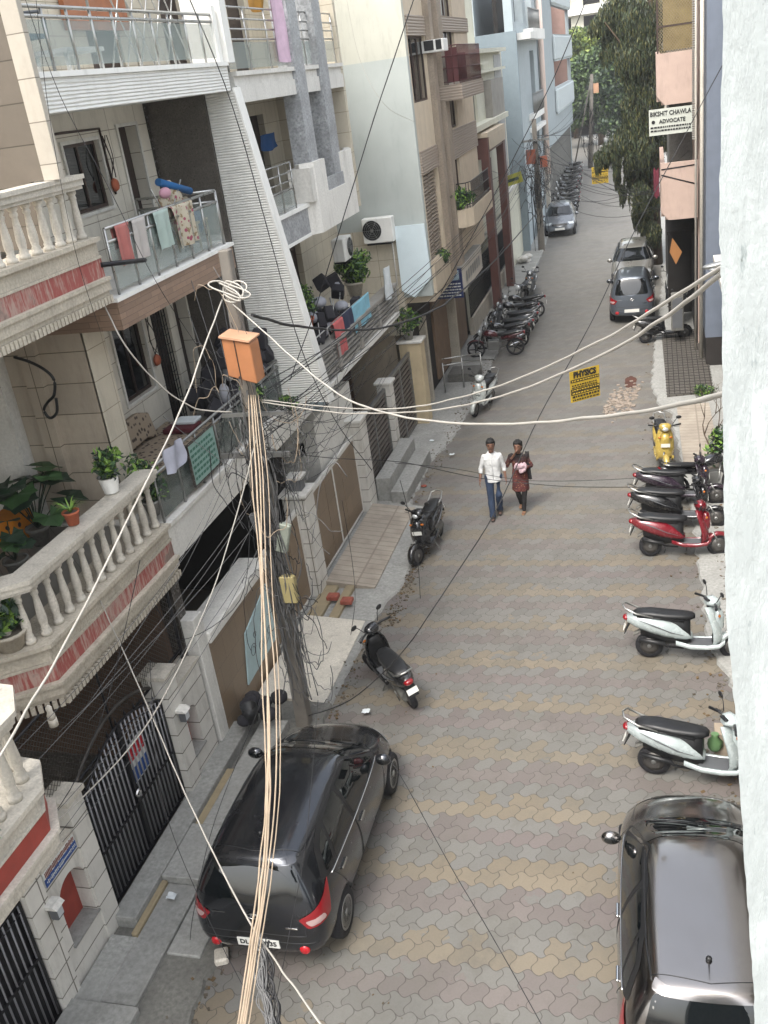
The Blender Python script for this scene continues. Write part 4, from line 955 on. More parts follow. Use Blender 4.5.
# mesh cage above upper balcony
cage = MB()
for i in range(60):
    for s_ in (1, -1):
        a = Vector((.14, 0, 8.55)); x0 = .14+(i-30)*.075
        x1_ = x0+s_*2.6
        t0, t1 = 0, 1
        lo, hi = sorted(((.14-x0)/(x1_-x0), (1.12-x0)/(x1_-x0))); t0 = max(0, lo); t1 = min(1, hi)
        if t1-t0 < .01: continue
        cage.tube([(lerp(x0, x1_, t0), 31.05, lerp(8.55, 11.8, t0)), (lerp(x0, x1_, t1), 31.05, lerp(8.55, 11.8, t1))], .006, 3, False)
cage.build('cage_mesh', mat('cage_wire', '#9a8a70', .6, .4), bA)
g = MB(); g.box(.12, 1.12, 31.03, 31.07, 9.2, 9.25); g.box(.12, .17, 31.02, 31.08, 8.55, 11.8); g.box(1.1, 1.15, 31.02, 31.08, 8.55, 11.8); g.build('cage_frame', MAT['brown_frame'], bA)
g = MB(); g.box(.3, 1.1, 31.5, 31.55, 8.6, 11.5); g.build('curtain', mat('ochre_cloth', '#8f8058', .9, var=.3, sc=3), bA)
g = MB()
for i in range(100): g.box(1.06, 1.18, 30.9, 31.0, 6.2+i*.06, 6.235+i*.06)
g.build('shutter_strip', MAT['grey_louvre'], Pk)
sgn = thing('advocate_sign', 'white board reading ADVOCATE hung between two pink balconies', 'sign', (.48, 30.95, 6.4))
g = MB(); g.box(-.12, 1.06, 30.9, 30.95, 6.42, 7.12); g.build('board', mat('board_offwhite', '#b3b6ad', .5, var=.06, dirt=.2), sgn)
text_mesh('name_line', 'BIKSHIT CHAWLA', .17, MAT['ink'], sgn, (.47, 30.89, 6.99), (1, 0, 0), (0, 0, 1), .003, sx=.82, bold=.004)
text_mesh('title_line', 'ADVOCATE', .15, MAT['ink'], sgn, (.52, 30.89, 6.78), (1, 0, 0), (0, 0, 1), .003, sx=.9, bold=.004)
g = MB(); g.lathe([(.05, 0), (.05, .003)], (-.0, 30.888, 6.78), 'y', 14); rr = random.Random(2)
for row in range(2):
    x = -.08
    while x < 1.0: w_ = rr.uniform(.03, .08); g.box(x, x+w_, 30.888, 30.895, 6.52+row*.09, 6.565+row*.09); x += w_+.018
g.build('small_lettering', MAT['ink'], sgn)
g = MB(); g.box(-.1, -.07, 30.95, 31.6, 6.2, 7.2); g.tube([(.2, 31, 5.45), (1.2, 31, 5.5)], .02, 4); g.tube([(.2, 31, 5.3), (1.2, 31, 4.95)], .02, 4); g.build('bracket', MAT['black_iron'], sgn)
# entry clutter
dsg = thing('diamond_sign', 'orange diamond shaped warning sign inside the dark passage at right', 'sign', (.65, 31.3, 2.7))
g = MB(); g.prism([(.42, 3.0), (.60, 2.62), (.78, 2.98), (.50, 3.42)], 'y', 31.25, 31.28); g.build('plate', mat('orange_sign', '#8f6237', .5, var=.1), dsg)
pnl = thing('grey_cabinet', 'grey metal service cabinet standing in the dark passage at right', 'cabinet', (.7, 31.4, 0))
g = MB(); g.box(.45, .82, 31.4, 31.8, .5, 1.65); g.bevel(.02); g.build('box', MAT['concrete_dark'], pnl); g = MB(); g.box(.49, .78, 31.385, 31.4, .6, 1.55); g.build('door', MAT['grey_plastic'], pnl)
rc = thing('red_cloth', 'red and white cloth hanging at the left end of the lower pink balcony', 'laundry', (.05, 31, 4.6))
g = MB(); g.grid(6, 10, lambda u, v: Vector((-.02+u*.16, 30.9+.04*math.sin(u*14+v*5), 5.5-v*.8+.05*math.sin(u*9)))); g.build('cloth', mat('red_cloth', '#5f2230', .9, var=.2), rc)
tilemat('dark_ramp', '#56524c', .22, .22, .02, '#2b2825', .12, .6)
Sl = thing('slate_blue_house', 'slate blue walled building seen edge on at the right', 'house', (1.8, 29.5, 0))
g = MB(); g.box(1.36, 6, 29.0, 31.2, 0.9, 14); g.build('wall', MAT['slate_blue'], Sl)
g = MB(); g.box(1.38, 6, 29.0, 31.2, 0, .9); g.build('dark_gate', MAT['dark_shop'], Sl)
g = MB(); g.tube([(1.27, 29.6, 0), (1.27, 29.6, 14)], .055, 8); g.tube([(1.15, 30.6, 0), (1.15, 30.6, 14)], .035, 6); g.build('drain_pipe', MAT['stone_light'], Sl)
# mostly unseen row of houses behind the near white wall, added for shading and reflections
R1 = thing('white_row_house', 'white and grey row house behind the parked scooters at right', 'house', (3, 15, 0))
g = MB(); wall(g, 'x', 2.0, 2.2, 3, 28.8, 0, 10.5, [(10, 12, .2, 2.6), (16, 18, 1, 2.3), (22, 24.5, .2, 2.7), (6, 8, 4.3, 6), (12, 14, 4.3, 6), (19, 21, 4.3, 6)]); g.build('wall', MAT['white_slab'], R1)
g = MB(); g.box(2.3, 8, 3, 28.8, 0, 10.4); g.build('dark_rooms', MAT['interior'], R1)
g = MB(); g.box(1.5, 2.0, 4, 28, 3.3, 3.45); g.build('ledge', MAT['white_slab'], R1)
# ramps on the right
ramp_r = MB(); ramp_r.prism([(.25, 26.3), (1.45, 26.5), (1.5, 33), (.15, 33)], 'z', .0, .10); top(ramp_r.build('ramp', MAT['dark_ramp']), None, None, kind='structure')
g = MB(); g.prism([(.55, 21.2), (1.35, 21.2), (1.3, 25.6), (.48, 25.6)], 'z', .0, .09); top(g.build('ramp', MAT['ramp_tile']), None, None, kind='structure')
g = MB()
for i in range(26): y = 26.4+i*.26; g.box(.22, 1.48, y, y+.02, .1, .108)
for i in range(9): x = .3+i*.14; g.box(x, x+.02, 26.4, 33, .1, .1085)
top(g.build('ramp_grooves', MAT['interior']), None, None, kind='structure')
# scattered pale stone chips near manhole
rr = random.Random(21); chips = MB(); mat('chips', '#908478', .8, var=.2, sc=20)
for i in range(210):
    a = rr.uniform(-1, 1); b = rr.gauss(0, .5); x = -.95+a*.42+b*.12; y = 26.3+b*1.3+a*.3; s_ = rr.uniform(.02, .055); z = .0
    chips.box(x-s_, x+s_, y-s_*.8, y+s_*.8, 0, s_*.7, rot=Matrix.Rotation(rr.uniform(0, 3), 3, 'Z') @ Matrix.Rotation(rr.uniform(-.3, .3), 3, 'X'))
chips.build('gravel', MAT['chips']); tag(col.objects['gravel'], 'patch of pale broken stone chips beside the reddish hole in the road', 'gravel', kind='stuff')
top(blob('manhole', -.75, 28.0, .22, .45, .008, mat('red_earth', '#4a2c22', .9, var=.3), 77), None, None, kind='structure')
# ------------------------------------------------------------------- near plaster wall at the right edge
s = NT('peeling_paint'); P = s.pos()
n1 = s.noise(s.map(P, (9, 9, 2.2)), 2.5, 8, .7); n2 = s.noise(s.map(P, (14, 14, 3)), 3.2, 6, .65); n3 = s.noise(P, 60, 4, .6)
c_ = s.mix(s.ramp(n1, .35, .65), lin('#aab0b0'), lin('#999f9f')); c_ = s.mix(s.math('MULTIPLY', s.ramp(n2, .62, .67), .5), c_, lin('#6f7b7a')); c_ = s.mix(s.math('MULTIPLY', s.ramp(n2, .70, .715), .9), c_, lin('#3c3e39'))
s.setc(c_); s.b.inputs['Roughness'].default_value = .75
s.bump(s.math('ADD', s.math('MULTIPLY', s.ramp(n1, .4, .6), 1.0), s.math('MULTIPLY', n3, .4)), .5, .006); MAT['peeling_paint'] = s.m
nw = thing('plaster_wall', 'near whitewashed wall with flaking pale blue paint filling the right edge', 'wall', (.8, 1.6, 0))
prof = [(1.6, 10.2), (.1, 10.2), (.09, 9.02), (.088, 8.75), (.094, 8.6), (.1, 8.31), (.106, 8.1), (.125, 7.88), (.15, 7.5), (.172, 7.2), (.18, 6.9), (.18, 0), (1.6, 0)]
P2 = []
rr = random.Random(4)
for (a, b) in zip(prof, prof[1:]):
    n = 14 if abs(a[0]-b[0]) < .05 and a[1]-b[1] < 2 else 1
    for i in range(n): P2.append((lerp(a[0], b[0], i/n)+(rr.uniform(-.0012, .0012) if n > 1 else 0), lerp(a[1], b[1], i/n)))
P2.append(prof[-1])
g = MB(); g.loft([[Vector((x, 1.5, z)) for x, z in P2], [Vector((x+(.06 if x < 1 else 0), 1.9, z)) for x, z in P2]], smooth=False); g.build('wall', MAT['peeling_paint'], nw)
# street lamp head on the right
lp = thing('street_lamp', 'silver cobra head street lamp jutting from the wall at right', 'lamp', (1.5, 18, 4.5))
p1 = onY(702, 268, 17.5); p2 = onY(729, 262, 17.5)
g = MB(); g.tube([p2, p2+Vector((1.0, 0, -.05))], .03, 8); g.build('arm', MAT['steel_dull'], lp)
g = MB(); d_ = p2-p1; g.loft([[p1+d_*t+Vector((0, math.cos(a)*w_, math.sin(a)*h_)) for a in [k*math.pi/5 for k in range(10)]] for t, w_, h_ in ((0, .02, .02), (.1, .07, .035), (.5, .09, .05), (.9, .05, .05), (1, .03, .03))]); g.build('head', MAT['steel_dull'], lp)
g = MB(); g.ball(p1.lerp(p2, .42)+Vector((0, 0, -.05)), .07, 10, 6, (1.5, 1, .5)); g.build('glass', MAT['lamp_glass'], lp)
# =================================================================== VEGETATION
def leaf_cloud(mb, centre, rad, n, size, rnd, droop=0.0, elong=1.0, shell=.5, mats=3):
    c = Vector(centre)
    for i in range(n):
        d = Vector((rnd.gauss(0, 1), rnd.gauss(0, 1), rnd.gauss(0, 1))).normalized()
        r = rnd.uniform(shell, 1.0)**.6
        p = c+Vector((d.x*rad[0]*r, d.y*rad[1]*r, d.z*rad[2]*r))
        s_ = size*rnd.uniform(.6, 1.3); L = s_*elong
        a = Vector((rnd.gauss(0, 1), rnd.gauss(0, 1), rnd.gauss(0, 1)-droop*3)).normalized(); b = a.cross(Vector((rnd.gauss(0, 1), rnd.gauss(0, 1), rnd.gauss(0, 1)))).normalized()
        mb.mi = rnd.randrange(mats)
        v = [mb.bm.verts.new(q) for q in (p-a*L*.5, p+b*s_*.32, p+a*L*.5, p-b*s_*.32)]
        mb._f(v)
    mb.mi = 0
LM = [MAT['leaf'], MAT['leaf_dark'], MAT['leaf_light']]
mat('ash_green', '#46523a', .6, var=.35, sc=2); mat('ash_dark', '#2e3627', .65, var=.35, sc=2); mat('ash_olive', '#5a5a36', .6, var=.3, sc=2)
AM = [MAT['ash_green'], MAT['ash_dark'], MAT['ash_dark'], MAT['ash_olive']]
rnd = random.Random(17)
# drooping street tree on the right
t = thing('street_tree', 'tall dark drooping tree overhanging the right side of the street', 'tree', (.0, 46, 0))
g = MB(); g.tube([(.1, 44.5, 0), (0, 44.4, 3), (-.15, 44.6, 6), (0, 44.2, 9), (-.1, 44, 12.5)], [.22, .2, .17, .13, .08], 8)
for (a, b) in (((-.1, 44.5, 7), (-1.8, 43.8, 9.8)), ((-.1, 44.5, 6), (-1.3, 44, 5.6)), ((0, 44.3, 9), (.9, 44, 10.6)), ((0, 44.4, 4), (-.9, 44, 3.6)), ((-.1, 44.2, 9.5), (-1.4, 44.2, 11.6))):
    a = Vector(a); b = Vector(b); g.tube([a, a.lerp(b, .5)+Vector((0, 0, .2)), b], [.07, .05, .02], 5)
g.build('trunk', MAT['bark'], t)
g = MB()
cl = []
for (px, py, r) in ((602, 22, .32), (615, 12, .55), (628, 5, .6), (640, 20, .7), (618, 34, .45), (627, 38, .5), (612, 50, .28), (628, 60, .5), (640, 55, .6), (650, 40, .6), (648, 75, .6), (636, 85, .45), (645, 100, .6), (638, 112, .6), (628, 105, .3),
        (650, 120, .6), (634, 130, .55), (626, 138, .45), (615, 148, .35), (606, 152, .28), (598, 158, .2), (640, 145, .6), (650, 160, .55), (635, 160, .45), (644, 178, .45), (640, 195, .42), (650, 200, .42), (640, 215, .36), (648, 222, .38), (654, 232, .3), (617, 165, .18), (617, 175, .14), (622, 190, .16), (634, 178, .4), (652, 90, .6), (655, 140, .5), (660, 60, .4), (658, 15, .7)):
    Y = 44+rnd.uniform(-.7, .9); p = onY(px, py, Y); cl.append((p, r*1.12)); cl.append((onY(px-8 if py < 60 else px, py+6, Y+.6), r*.8))
for p, r in cl:
    n = int(800*(r/.5)**1.6)+80
    leaf_cloud(g, p, (r, r*1.2, r*1.25), n, .07, rnd, droop=1.4, elong=2.6, shell=.15, mats=4)
    # drooping fronds
    for k in range(int(34*r/.5)):
        a = rnd.uniform(0, 6.28); q = p+Vector((math.cos(a)*r*rnd.uniform(.3, 1), math.sin(a)*r, rnd.uniform(-.2, .3)*r)); L = rnd.uniform(.4, 1.1)*max(r, .3)*1.3
        for j in range(14):
            tt = j/13; w = .042*(1-tt*.5); z = q.z-L*tt; x = q.x+rnd.uniform(-.03, .03)
            g.mi = rnd.choice((0, 1, 1, 2, 3)); g._f([g.bm.verts.new(v) for v in ((x-w, q.y, z), (x, q.y-w*.5, z-.05), (x+w, q.y, z-.02), (x, q.y+.01, z-.17))])
g.mi = 0; g.build('crown', AM, t)
# far trees
FM = [mat('far_leaf', '#4d6138', .6, var=.3, sc=.5), mat('far_leaf_dark', '#2b3c2b', .6, var=.3, sc=.5), mat('far_leaf_light', '#85944a', .6, var=.25, sc=.5)]
def far_tree(label, x, y, h, clusters, seed, mi, name='broadleaf_tree', size=.34, n0=420, shell=.45):
    rn = random.Random(seed); t = thing(name, label, 'tree', (x, y, 0), 'trees closing the end of the street')
    g = MB(); g.tube([(x, y, 0), (x+.1, y, h*.4), (x-.1, y, h*.75)], [.3, .22, .1], 7)
    for cx, cz, r in clusters[:5]: g.tube([(x, y, h*.4), (x+(cx)*.5, y, (h*.4+cz)*.5), (x+cx, y, cz)], [.12, .08, .03], 5)
    g.build('trunk', MAT['bark'], t)
    g = MB()
    for cx, cz, r in clusters:
        c = (x+cx, y+rn.uniform(-1, 1), cz)
        leaf_cloud(g, c, (r, r, r*.85), int(n0*(r/1.2)**2), size, rn, shell=shell)
    g.build('crown', [FM[k] for k in mi], t)
rn = random.Random(31)
def cl_(n, w, z0, z1, r0, r1): return [(rn.uniform(-w, w), rn.uniform(z0, z1), rn.uniform(r0, r1)) for _ in range(n)]
far_tree('bright yellow green tree top seen above the darker trees', -5.2, 112, 11, cl_(44, 3.6, 6.8, 10.4, .8, 1.3), 1, (2, 0, 2))
far_tree('bluish green rounded tree in the middle of the far group', -5.0, 104, 9, cl_(60, 3.0, 2.4, 8.4, .8, 1.4), 2, (0, 1, 0))
far_tree('dark tree at the right of the far group behind the drooping tree', -2.6, 98, 9, cl_(44, 2.0, 1.8, 7.5, .7, 1.2), 3, (1, 0, 1))
far_tree('tree at the left of the far group beside the blue flats', -8.2, 116, 10, cl_(44, 2.6, 2.4, 10, .8, 1.4), 4, (0, 0, 1))
# ------------------------------------------------------------------- potted plants
def pot(mb, c, r, h, m=None, ribs=False):
    prof = [(r*.68, 0), (r*.95, h*.82), (r*1.08, h*.84), (r*1.1, h), (r*.95, h), (r*.9, h*.85)]
    if ribs: prof = [(r*(.68+.3*k/12+(.03 if k % 2 else 0)), h*k/12) for k in range(13)]+[(r*1.1, h), (r*.92, h), (r*.88, h*.85)]
    mb.lathe(prof, c, seg=16); return mb
def plant(label, c, pr, ph, pm, fol, seed, name='potted_plant', ribs=False, group=None):
    rn = random.Random(seed); c = Vector(c); t = thing(name, label, 'potted plant', c, group)
    g = MB(); pot(g, c, pr, ph, ribs=ribs); g.build('pot', MAT[pm], t)
    g = MB(); g.lathe([(.001, ph*.86), (pr*.9, ph*.87)], c, seg=12); g.build('soil', MAT['earth'], t)
    g = MB(); fol(g, c+Vector((0, 0, ph*.9)), rn); g.build('foliage', LM, t); return t
def f_spike(n, L, w, up=.5):
    def f(g, c, rn):
        for i in range(n):
            a = rn.uniform(0, 6.28); l = L*rn.uniform(.6, 1.1); pts = []
            for k in range(6): tt = k/5; pts.append(c+Vector((math.cos(a)*l*tt*.8, math.sin(a)*l*tt*.8, l*(up*tt*1.6-tt*tt*.9*up-.15*tt*tt))))
            g.mi = rn.choice((0, 2, 2))
            for k in range(5):
                s0 = w*(1-k/5); s1 = w*(1-(k+1)/5); n_ = Vector((-math.sin(a), math.cos(a), 0)); g.quad(pts[k]-n_*s0, pts[k]+n_*s0, pts[k+1]+n_*s1, pts[k+1]-n_*s1)
    return f
def f_bush(r, n, size, zs=1.0, mats=3, stems=6):
    def f(g, c, rn):
        for i in range(stems):
            d = Vector((rn.gauss(0, .4), rn.gauss(0, .4), 1)); g.mi = 1; g.tube([c, c+d*r*zs*.7], .006, 3)
        for i in range(9): q = c+Vector((rn.uniform(-.5, .5)*r, rn.uniform(-.5, .5)*r, r*zs*rn.uniform(.3, 1.3))); leaf_cloud(g, q, (r*.6, r*.6, r*.5*zs), n//9, size, rn, elong=1.6, shell=.1, mats=mats)
    return f
def f_big(n, L, w):
    def f(g, c, rn):
        for i in range(n):
            a = rn.uniform(0, 6.28); el = rn.uniform(.5, 1.3); st = L*rn.uniform(.6, 1.0); b = c+Vector((math.cos(a)*math.cos(el), math.sin(a)*math.cos(el), math.sin(el)))*st
            g.mi = 1; g.tube([c, c.lerp(b, .5)+Vector((0, 0, .05)), b], .008, 4)
            out = Vector((math.cos(a), math.sin(a), -.35)).normalized(); sd = Vector((-math.sin(a), math.cos(a), 0)); up = sd.cross(out)
            W_ = w*rn.uniform(.7, 1.2); N = 12; ring = []
            for k in range(N+1):
                th = -2.6+5.2*k/N; rr_ = W_*(1+.10*math.cos(th*7)); ring.append(b+out*(math.cos(th)*rr_)+sd*(math.sin(th)*rr_)-up*(-.12*W_*math.cos(3*th)))
            g.mi = rn.choice((1, 1, 0))
            for k in range(N): g._f([g.bm.verts.new(b+up*.0), g.bm.verts.new(ring[k]), g.bm.verts.new(ring[k+1])])
    return f
pc = onZ(74, 524, 4.73); plant('small terracotta pot with spiky green plant on the stone balustrade', pc, .095, .17, 'terracotta', f_spike(26, .30, .012, .7), 1)
pc = onZ(112, 492, 4.73); plant('white ribbed pot with straggly green shrub at the end of the stone balustrade', pc, .13, .22, 'white_paint', f_bush(.2, 500, .06, 1.4), 2, ribs=True)
p_ = Vector((-8.0, 10.1, 3.9)); plant('very large leafed dark plant on the lower stone balcony floor', p_, .15, .26, 'concrete_dark', f_big(17, .85, .22), 3, 'leafy_plant')
p_ = Vector((-7.75, 9.2, 3.9)); plant('medium dark leafed plant on the lower stone balcony beside the orange cube', p_, .15, .25, 'concrete_dark', f_big(8, .5, .14), 33, 'leafy_plant')
p_ = Vector((-6.75, 7.55, 3.93)); plant('white and green variegated plant behind the bend of the lower balustrade', p_, .2, .22, 'stone', f_bush(.28, 500, .10), 4)
p_ = Vector((-6.62, 10.75, 4.0)); plant('light green climbing plant spilling over the gap between stone balustrade and glass railing', p_, .12, .22, 'concrete', f_bush(.3, 900, .06, 1.5), 5, 'climbing_plant')
p_ = Vector((-5.33, 4.95, 4.72)); plant('green bushy plant in round stone planter at the left edge', p_, .17, .16, 'stone', f_bush(.2, 700, .07), 6)
p_ = Vector((-5.08, 4.75, 3.93)); plant('single leafed sprig in front of the white balusters at the bottom left', p_, .08, .1, 'stone', f_bush(.1, 90, .09), 66)
p_ = Vector((-6.5, 25.2, 2.42)); plant('leafy pot plant on the yellowish gate pillar', p_, .16, .25, 'concrete', f_bush(.42, 1100, .09, 1.0), 7)
p_ = onZ(303, 330, 4.1); plant('feathery bright green palm like plant next to the slanted fin wall', onX(308, 332, -6.9), .16, .3, 'terracotta', f_bush(.36, 1500, .06, 1.2), 8)
plant('dense dark green shrub under the round fan AC unit on the louvred terrace', onX(356, 296, -7.0), .22, .35, 'stone', f_bush(.5, 2200, .08, .9), 9)
plant('green shrub behind the glass railing beside the orange meter box', (-6.75, 14.6, 3.9), .16, .25, 'terracotta', f_bush(.36, 1100, .08, .9), 10)
plant('climbing plant on the upper glass balcony post', (-6.85, 16.1, 9.4), .14, .25, 'terracotta', f_bush(.2, 700, .07, 2.4), 11, 'climbing_plant')
plant('dark shrub on the slatted balcony beside the white board', (-5.75, 26.6, 3.9), .15, .2, 'terracotta', f_bush(.35, 900, .08, .9), 12)
plant('bushy dark plant leaning out of the curved peach balcony', (-5.35, 28.6, 4.95), .14, .3, 'terracotta', f_bush(.42, 1100, .08, 1.0), 13)
plant('sprig of weeds growing at the corner of the railing base near the fin wall', (-6.2, 15.2, 3.84), .05, .06, 'concrete', f_bush(.18, 260, .05, 1.0), 14, 'weed')
plant('low green weeds beside the dark ramp at right', (1.25, 26.3, .05), .07, .05, 'stone', f_bush(.3, 700, .05, .5), 15, 'weed')
# dry bare branches on right ramp
dr = thing('dry_branch', 'bare dry branches lying on the pale ramp at right', 'branch', (1.0, 23.5, .1))
g = MB(); rn = random.Random(8)
def twig(p, d, L, r, k):
    q = p+d*L; g.tube([p, p.lerp(q, .5)+Vector((rn.uniform(-.04, .04), 0, .03)), q], [r, r*.8, r*.6], 4)
    if k: 
        for _ in range(2): twig(q, (d+Vector((rn.uniform(-.7, .7), rn.uniform(-.6, .6), rn.uniform(-.2, .5)))).normalized(), L*.72, r*.65, k-1)
twig(Vector((1.25, 21.8, .12)), Vector((-.25, .9, .3)).normalized(), .8, .025, 4); twig(Vector((1.3, 22.2, .12)), Vector((.1, .8, .5)).normalized(), .6, .02, 4)
g.build('twigs', MAT['bark'], dr)
plant('dark overgrown shrub at the foot of the wall beside the parked yellow scooter', (1.45, 21.0, .05), .15, .2, 'concrete_dark', f_bush(.5, 1200, .09, 1.0), 16, 'shrub')
# =================================================================== CARS
def paint(name, c, metal=.55, rough=.28):
    s = NT(name); P = s.objc(); n = s.noise(P, 2.5, 6, .7); c = lin(c)
    s.setc(s.mix(s.math('MULTIPLY', s.ramp(n, .45, .75), .16), c, lin('#6b6763'))); s.b.inputs['Metallic'].default_value = metal
    s.l(s.math('MULTIPLY_ADD', n, .25, rough-.08), s.b.inputs['Roughness']); s.b.inputs['Coat Weight'].default_value = .8; s.b.inputs['Coat Roughness'].default_value = .08
    MAT[name] = s.m; return s.m
def car_body_mesh(k):
    """k: dict of overrides (roof height etc.); local frame: +Y front, origin on ground under centre"""
    H = k.get('H', 1.50); wb = k.get('w', .83); nose = k.get('nose', 1.0)
    # half sections: rows top->bottom; each station 8 points (x, z); y per row
    def S(y, pts): return [(x*wb/.83, (y[i] if isinstance(y, (list, tuple)) else y), z) for i, (x, z) in enumerate(pts)]
    tz = H
    hood = .98*nose
    st = [
        S([-1.875]*8, [(0, .92), (0, .88), (0, .84), (0, .78), (0, .68), (0, .55), (0, .48), (0, .44)]),
        S([-1.83, -1.83, -1.83, -1.86, -1.88, -1.90, -1.90, -1.88], [(0, 1.06), (.28, 1.06), (.40, 1.04), (.44, .86), (.46, .70), (.44, .52), (.40, .42), (0, .40)]),
        S([-1.66, -1.66, -1.67, -1.80, -1.84, -1.87, -1.85, -1.83], [(0, tz-.12), (.36, tz-.13), (.50, tz-.18), (.66, .96), (.72, .72), (.70, .46), (.64, .28), (0, .26)]),
        S([-1.60, -1.58, -1.55, -1.68, -1.70, -1.72, -1.70, -1.70], [(0, tz-.045), (.38, tz-.055), (.54, tz-.10), (.76, .98), (.81, .74), (.80, .48), (.74, .24), (0, .21)]),
        S(-1.35, [(0, tz-.025), (.38, tz-.035), (.56, tz-.085), (.79, .98), (.83, .74), (.82, .46), (.76, .22), (0, .20)]),
        S(-.85, [(0, tz), (.39, tz-.012), (.575, tz-.065), (.795, .965), (.835, .72), (.82, .44), (.78, .21), (0, .20)]),
        S(-.25, [(0, tz+.005), (.39, tz-.008), (.58, tz-.065), (.80, .95), (.835, .70), (.82, .42), (.78, .21), (0, .20)]),
        S([.22, .24, .22, .22, .25, .25, .25, .25], [(0, tz-.045), (.38, tz-.06), (.565, tz-.115), (.80, .94), (.835, .69), (.82, .42), (.78, .21), (0, .20)]),
        S([.56, .57, .58, .60, .60, .60, .60, .60], [(0, tz-.24), (.37, tz-.255), (.56, tz-.31), (.80, .93), (.83, .68), (.82, .42), (.78, .21), (0, .20)]),
        S([.92, .93, .95, .95, .95, .95, .95, .95], [(0, hood+.03), (.38, hood+.02), (.64, hood-.02), (.79, hood-.08), (.82, .66), (.81, .42), (.77, .22), (0, .21)]),
        S([1.30, 1.29, 1.27, 1.25, 1.25, 1.25, 1.25, 1.25], [(0, hood-.06), (.36, hood-.07), (.60, hood-.11), (.75, hood-.20), (.80, .62), (.80, .40), (.76, .23), (0, .22)]),
        S([1.66, 1.64, 1.60, 1.54, 1.52, 1.53, 1.52, 1.52], [(0, hood-.20), (.34, hood-.21), (.54, hood-.25), (.68, hood-.32), (.74, .56), (.75, .40), (.70, .25), (0, .23)]),
        S([1.80, 1.79, 1.76, 1.72, 1.72, 1.76, 1.74, 1.76], [(0, hood-.32), (.30, hood-.33), (.46, hood-.35), (.56, hood-.42), (.60, .52), (.62, .38), (.58, .27), (0, .25)]),
        S([1.87, 1.86, 1.84, 1.83, 1.85, 1.88, 1.85, 1.86], [(0, hood-.43), (.16, hood-.43), (.26, hood-.44), (.30, hood-.47), (.32, .46), (.32, .38), (.30, .31), (0, .30)]),
        S([1.88]*8, [(0, .50), (0, .49), (0, .47), (0, .45), (0, .42), (0, .38), (0, .35), (0, .33)]),
    ]
    bm = bmesh.new(); G = []
    for s_ in st:
        ring = s_+[(-x, y, z) for (x, y, z) in s_[-2:0:-1]]
        G.append([bm.verts.new(p) for p in ring])
    n = len(G[0])
    for i in range(len(G)-1):
        for j in range(n):
            try: bm.faces.new([G[i][j], G[i][(j+1) % n], G[i+1][(j+1) % n], G[i+1][j]])
            except ValueError: pass
    bmesh.ops.remove_doubles(bm, verts=bm.verts, dist=.0005)
    for f in list(bm.faces):
        if f.calc_area() < 1e-7: bm.faces.remove(f)
    bmesh.ops.recalc_face_normals(bm, faces=bm.faces)
    me = bpy.data.meshes.new('b'); bm.to_mesh(me); bm.free()
    for p in me.polygons: p.use_smooth = True
    me = subsurf(me, 3)
    # wheel wells
    o = bpy.data.objects.new('tmpb', me); col.objects.link(o)
    g = MB()
    for y in (-1.2125, 1.2125):
        for sx in (-1, 1): g.lathe([(.335, sx*.58), (.335, sx*1.0)], (0, y, .30), 'x', 28, False)
    cutter = g.build('cut', None)
    md = o.modifiers.new('b', 'BOOLEAN'); md.operation = 'DIFFERENCE'; md.object = cutter; md.solver = 'EXACT'
    dg = bpy.context.evaluated_depsgraph_get(); dg.update()
    r = bpy.data.meshes.new_from_object(o.evaluated_get(dg)); bpy.data.objects.remove(o); bpy.data.objects.remove(cutter)
    if len(r.polygons) < 100: r = me
    for p in r.polygons: p.use_smooth = True
    r.materials.clear(); return r
class Projector:
    def __init__(s, me):
        bm = bmesh.new(); bm.from_mesh(me); s.t = BVHTree.FromBMesh(bm); bm.free()
    def hit(s, ang, u, z, off):
        """ray travelling horizontally; ang = azimuth of the side it comes from (0 = from +X right side, 90 = front, -90 = rear)"""
        a = R(ang); d = Vector((math.cos(a), math.sin(a), 0)); q = Vector((-math.sin(a), math.cos(a), 0))
        o = d*6+q*u+Vector((0, 0, z)); h, n, i, ds = s.t.ray_cast(o, -d)
        if h is None: return None
        if n.dot(d) < 0: n = -n
        return h+n*off
    def top(s, x, y, off):
        h, n, i, ds = s.t.ray_cast(Vector((x, y, 6)), Vector((0, 0, -1)))
        return None if h is None else h+(n if n.z > 0 else -n)*off
def rounded(poly, r=.06, n=4):
    out = []
    m = len(poly)
    for i in range(m):
        p0, p1, p2 = (Vector(poly[i-1]), Vector(poly[i]), Vector(poly[(i+1) % m]))
        a = p1+(p0-p1).normalized()*min(r, (p0-p1).length*.45); b = p1+(p2-p1).normalized()*min(r, (p2-p1).length*.45)
        for k in range(n+1): t = k/n; out.append(a.lerp(p1, t).lerp(p1.lerp(b, t), t))
    # resample edges
    res = []
    for a, b in zip(out, out[1:]+out[:1]):
        L = (b-a).length; k = max(1, int(L/.06))
        for i in range(k): res.append(a.lerp(b, i/k))
    return res
def patch(mb, fn, poly, off, r=.05, rings=6, thick=0):
    P = rounded(poly, r); c = sum(P, Vector((0, 0)))/len(P)
    R_ = []
    for k in range(rings+1):
        t = 1-k/rings*.999; ring = [fn(c.x+(p.x-c.x)*t, c.y+(p.y-c.y)*t, off) for p in P]
        if any(v is None for v in ring):
            ring = [v if v is not None else None for v in ring]
        R_.append(ring)
    V = [[mb.bm.verts.new(v) if v is not None else None for v in ring] for ring in R_]
    n = len(P)
    for k in range(rings):
        for i in range(n):
            q = [V[k][i], V[k][(i+1) % n], V[k+1][(i+1) % n], V[k+1][i]]
            if all(q): mb._f(q, True)
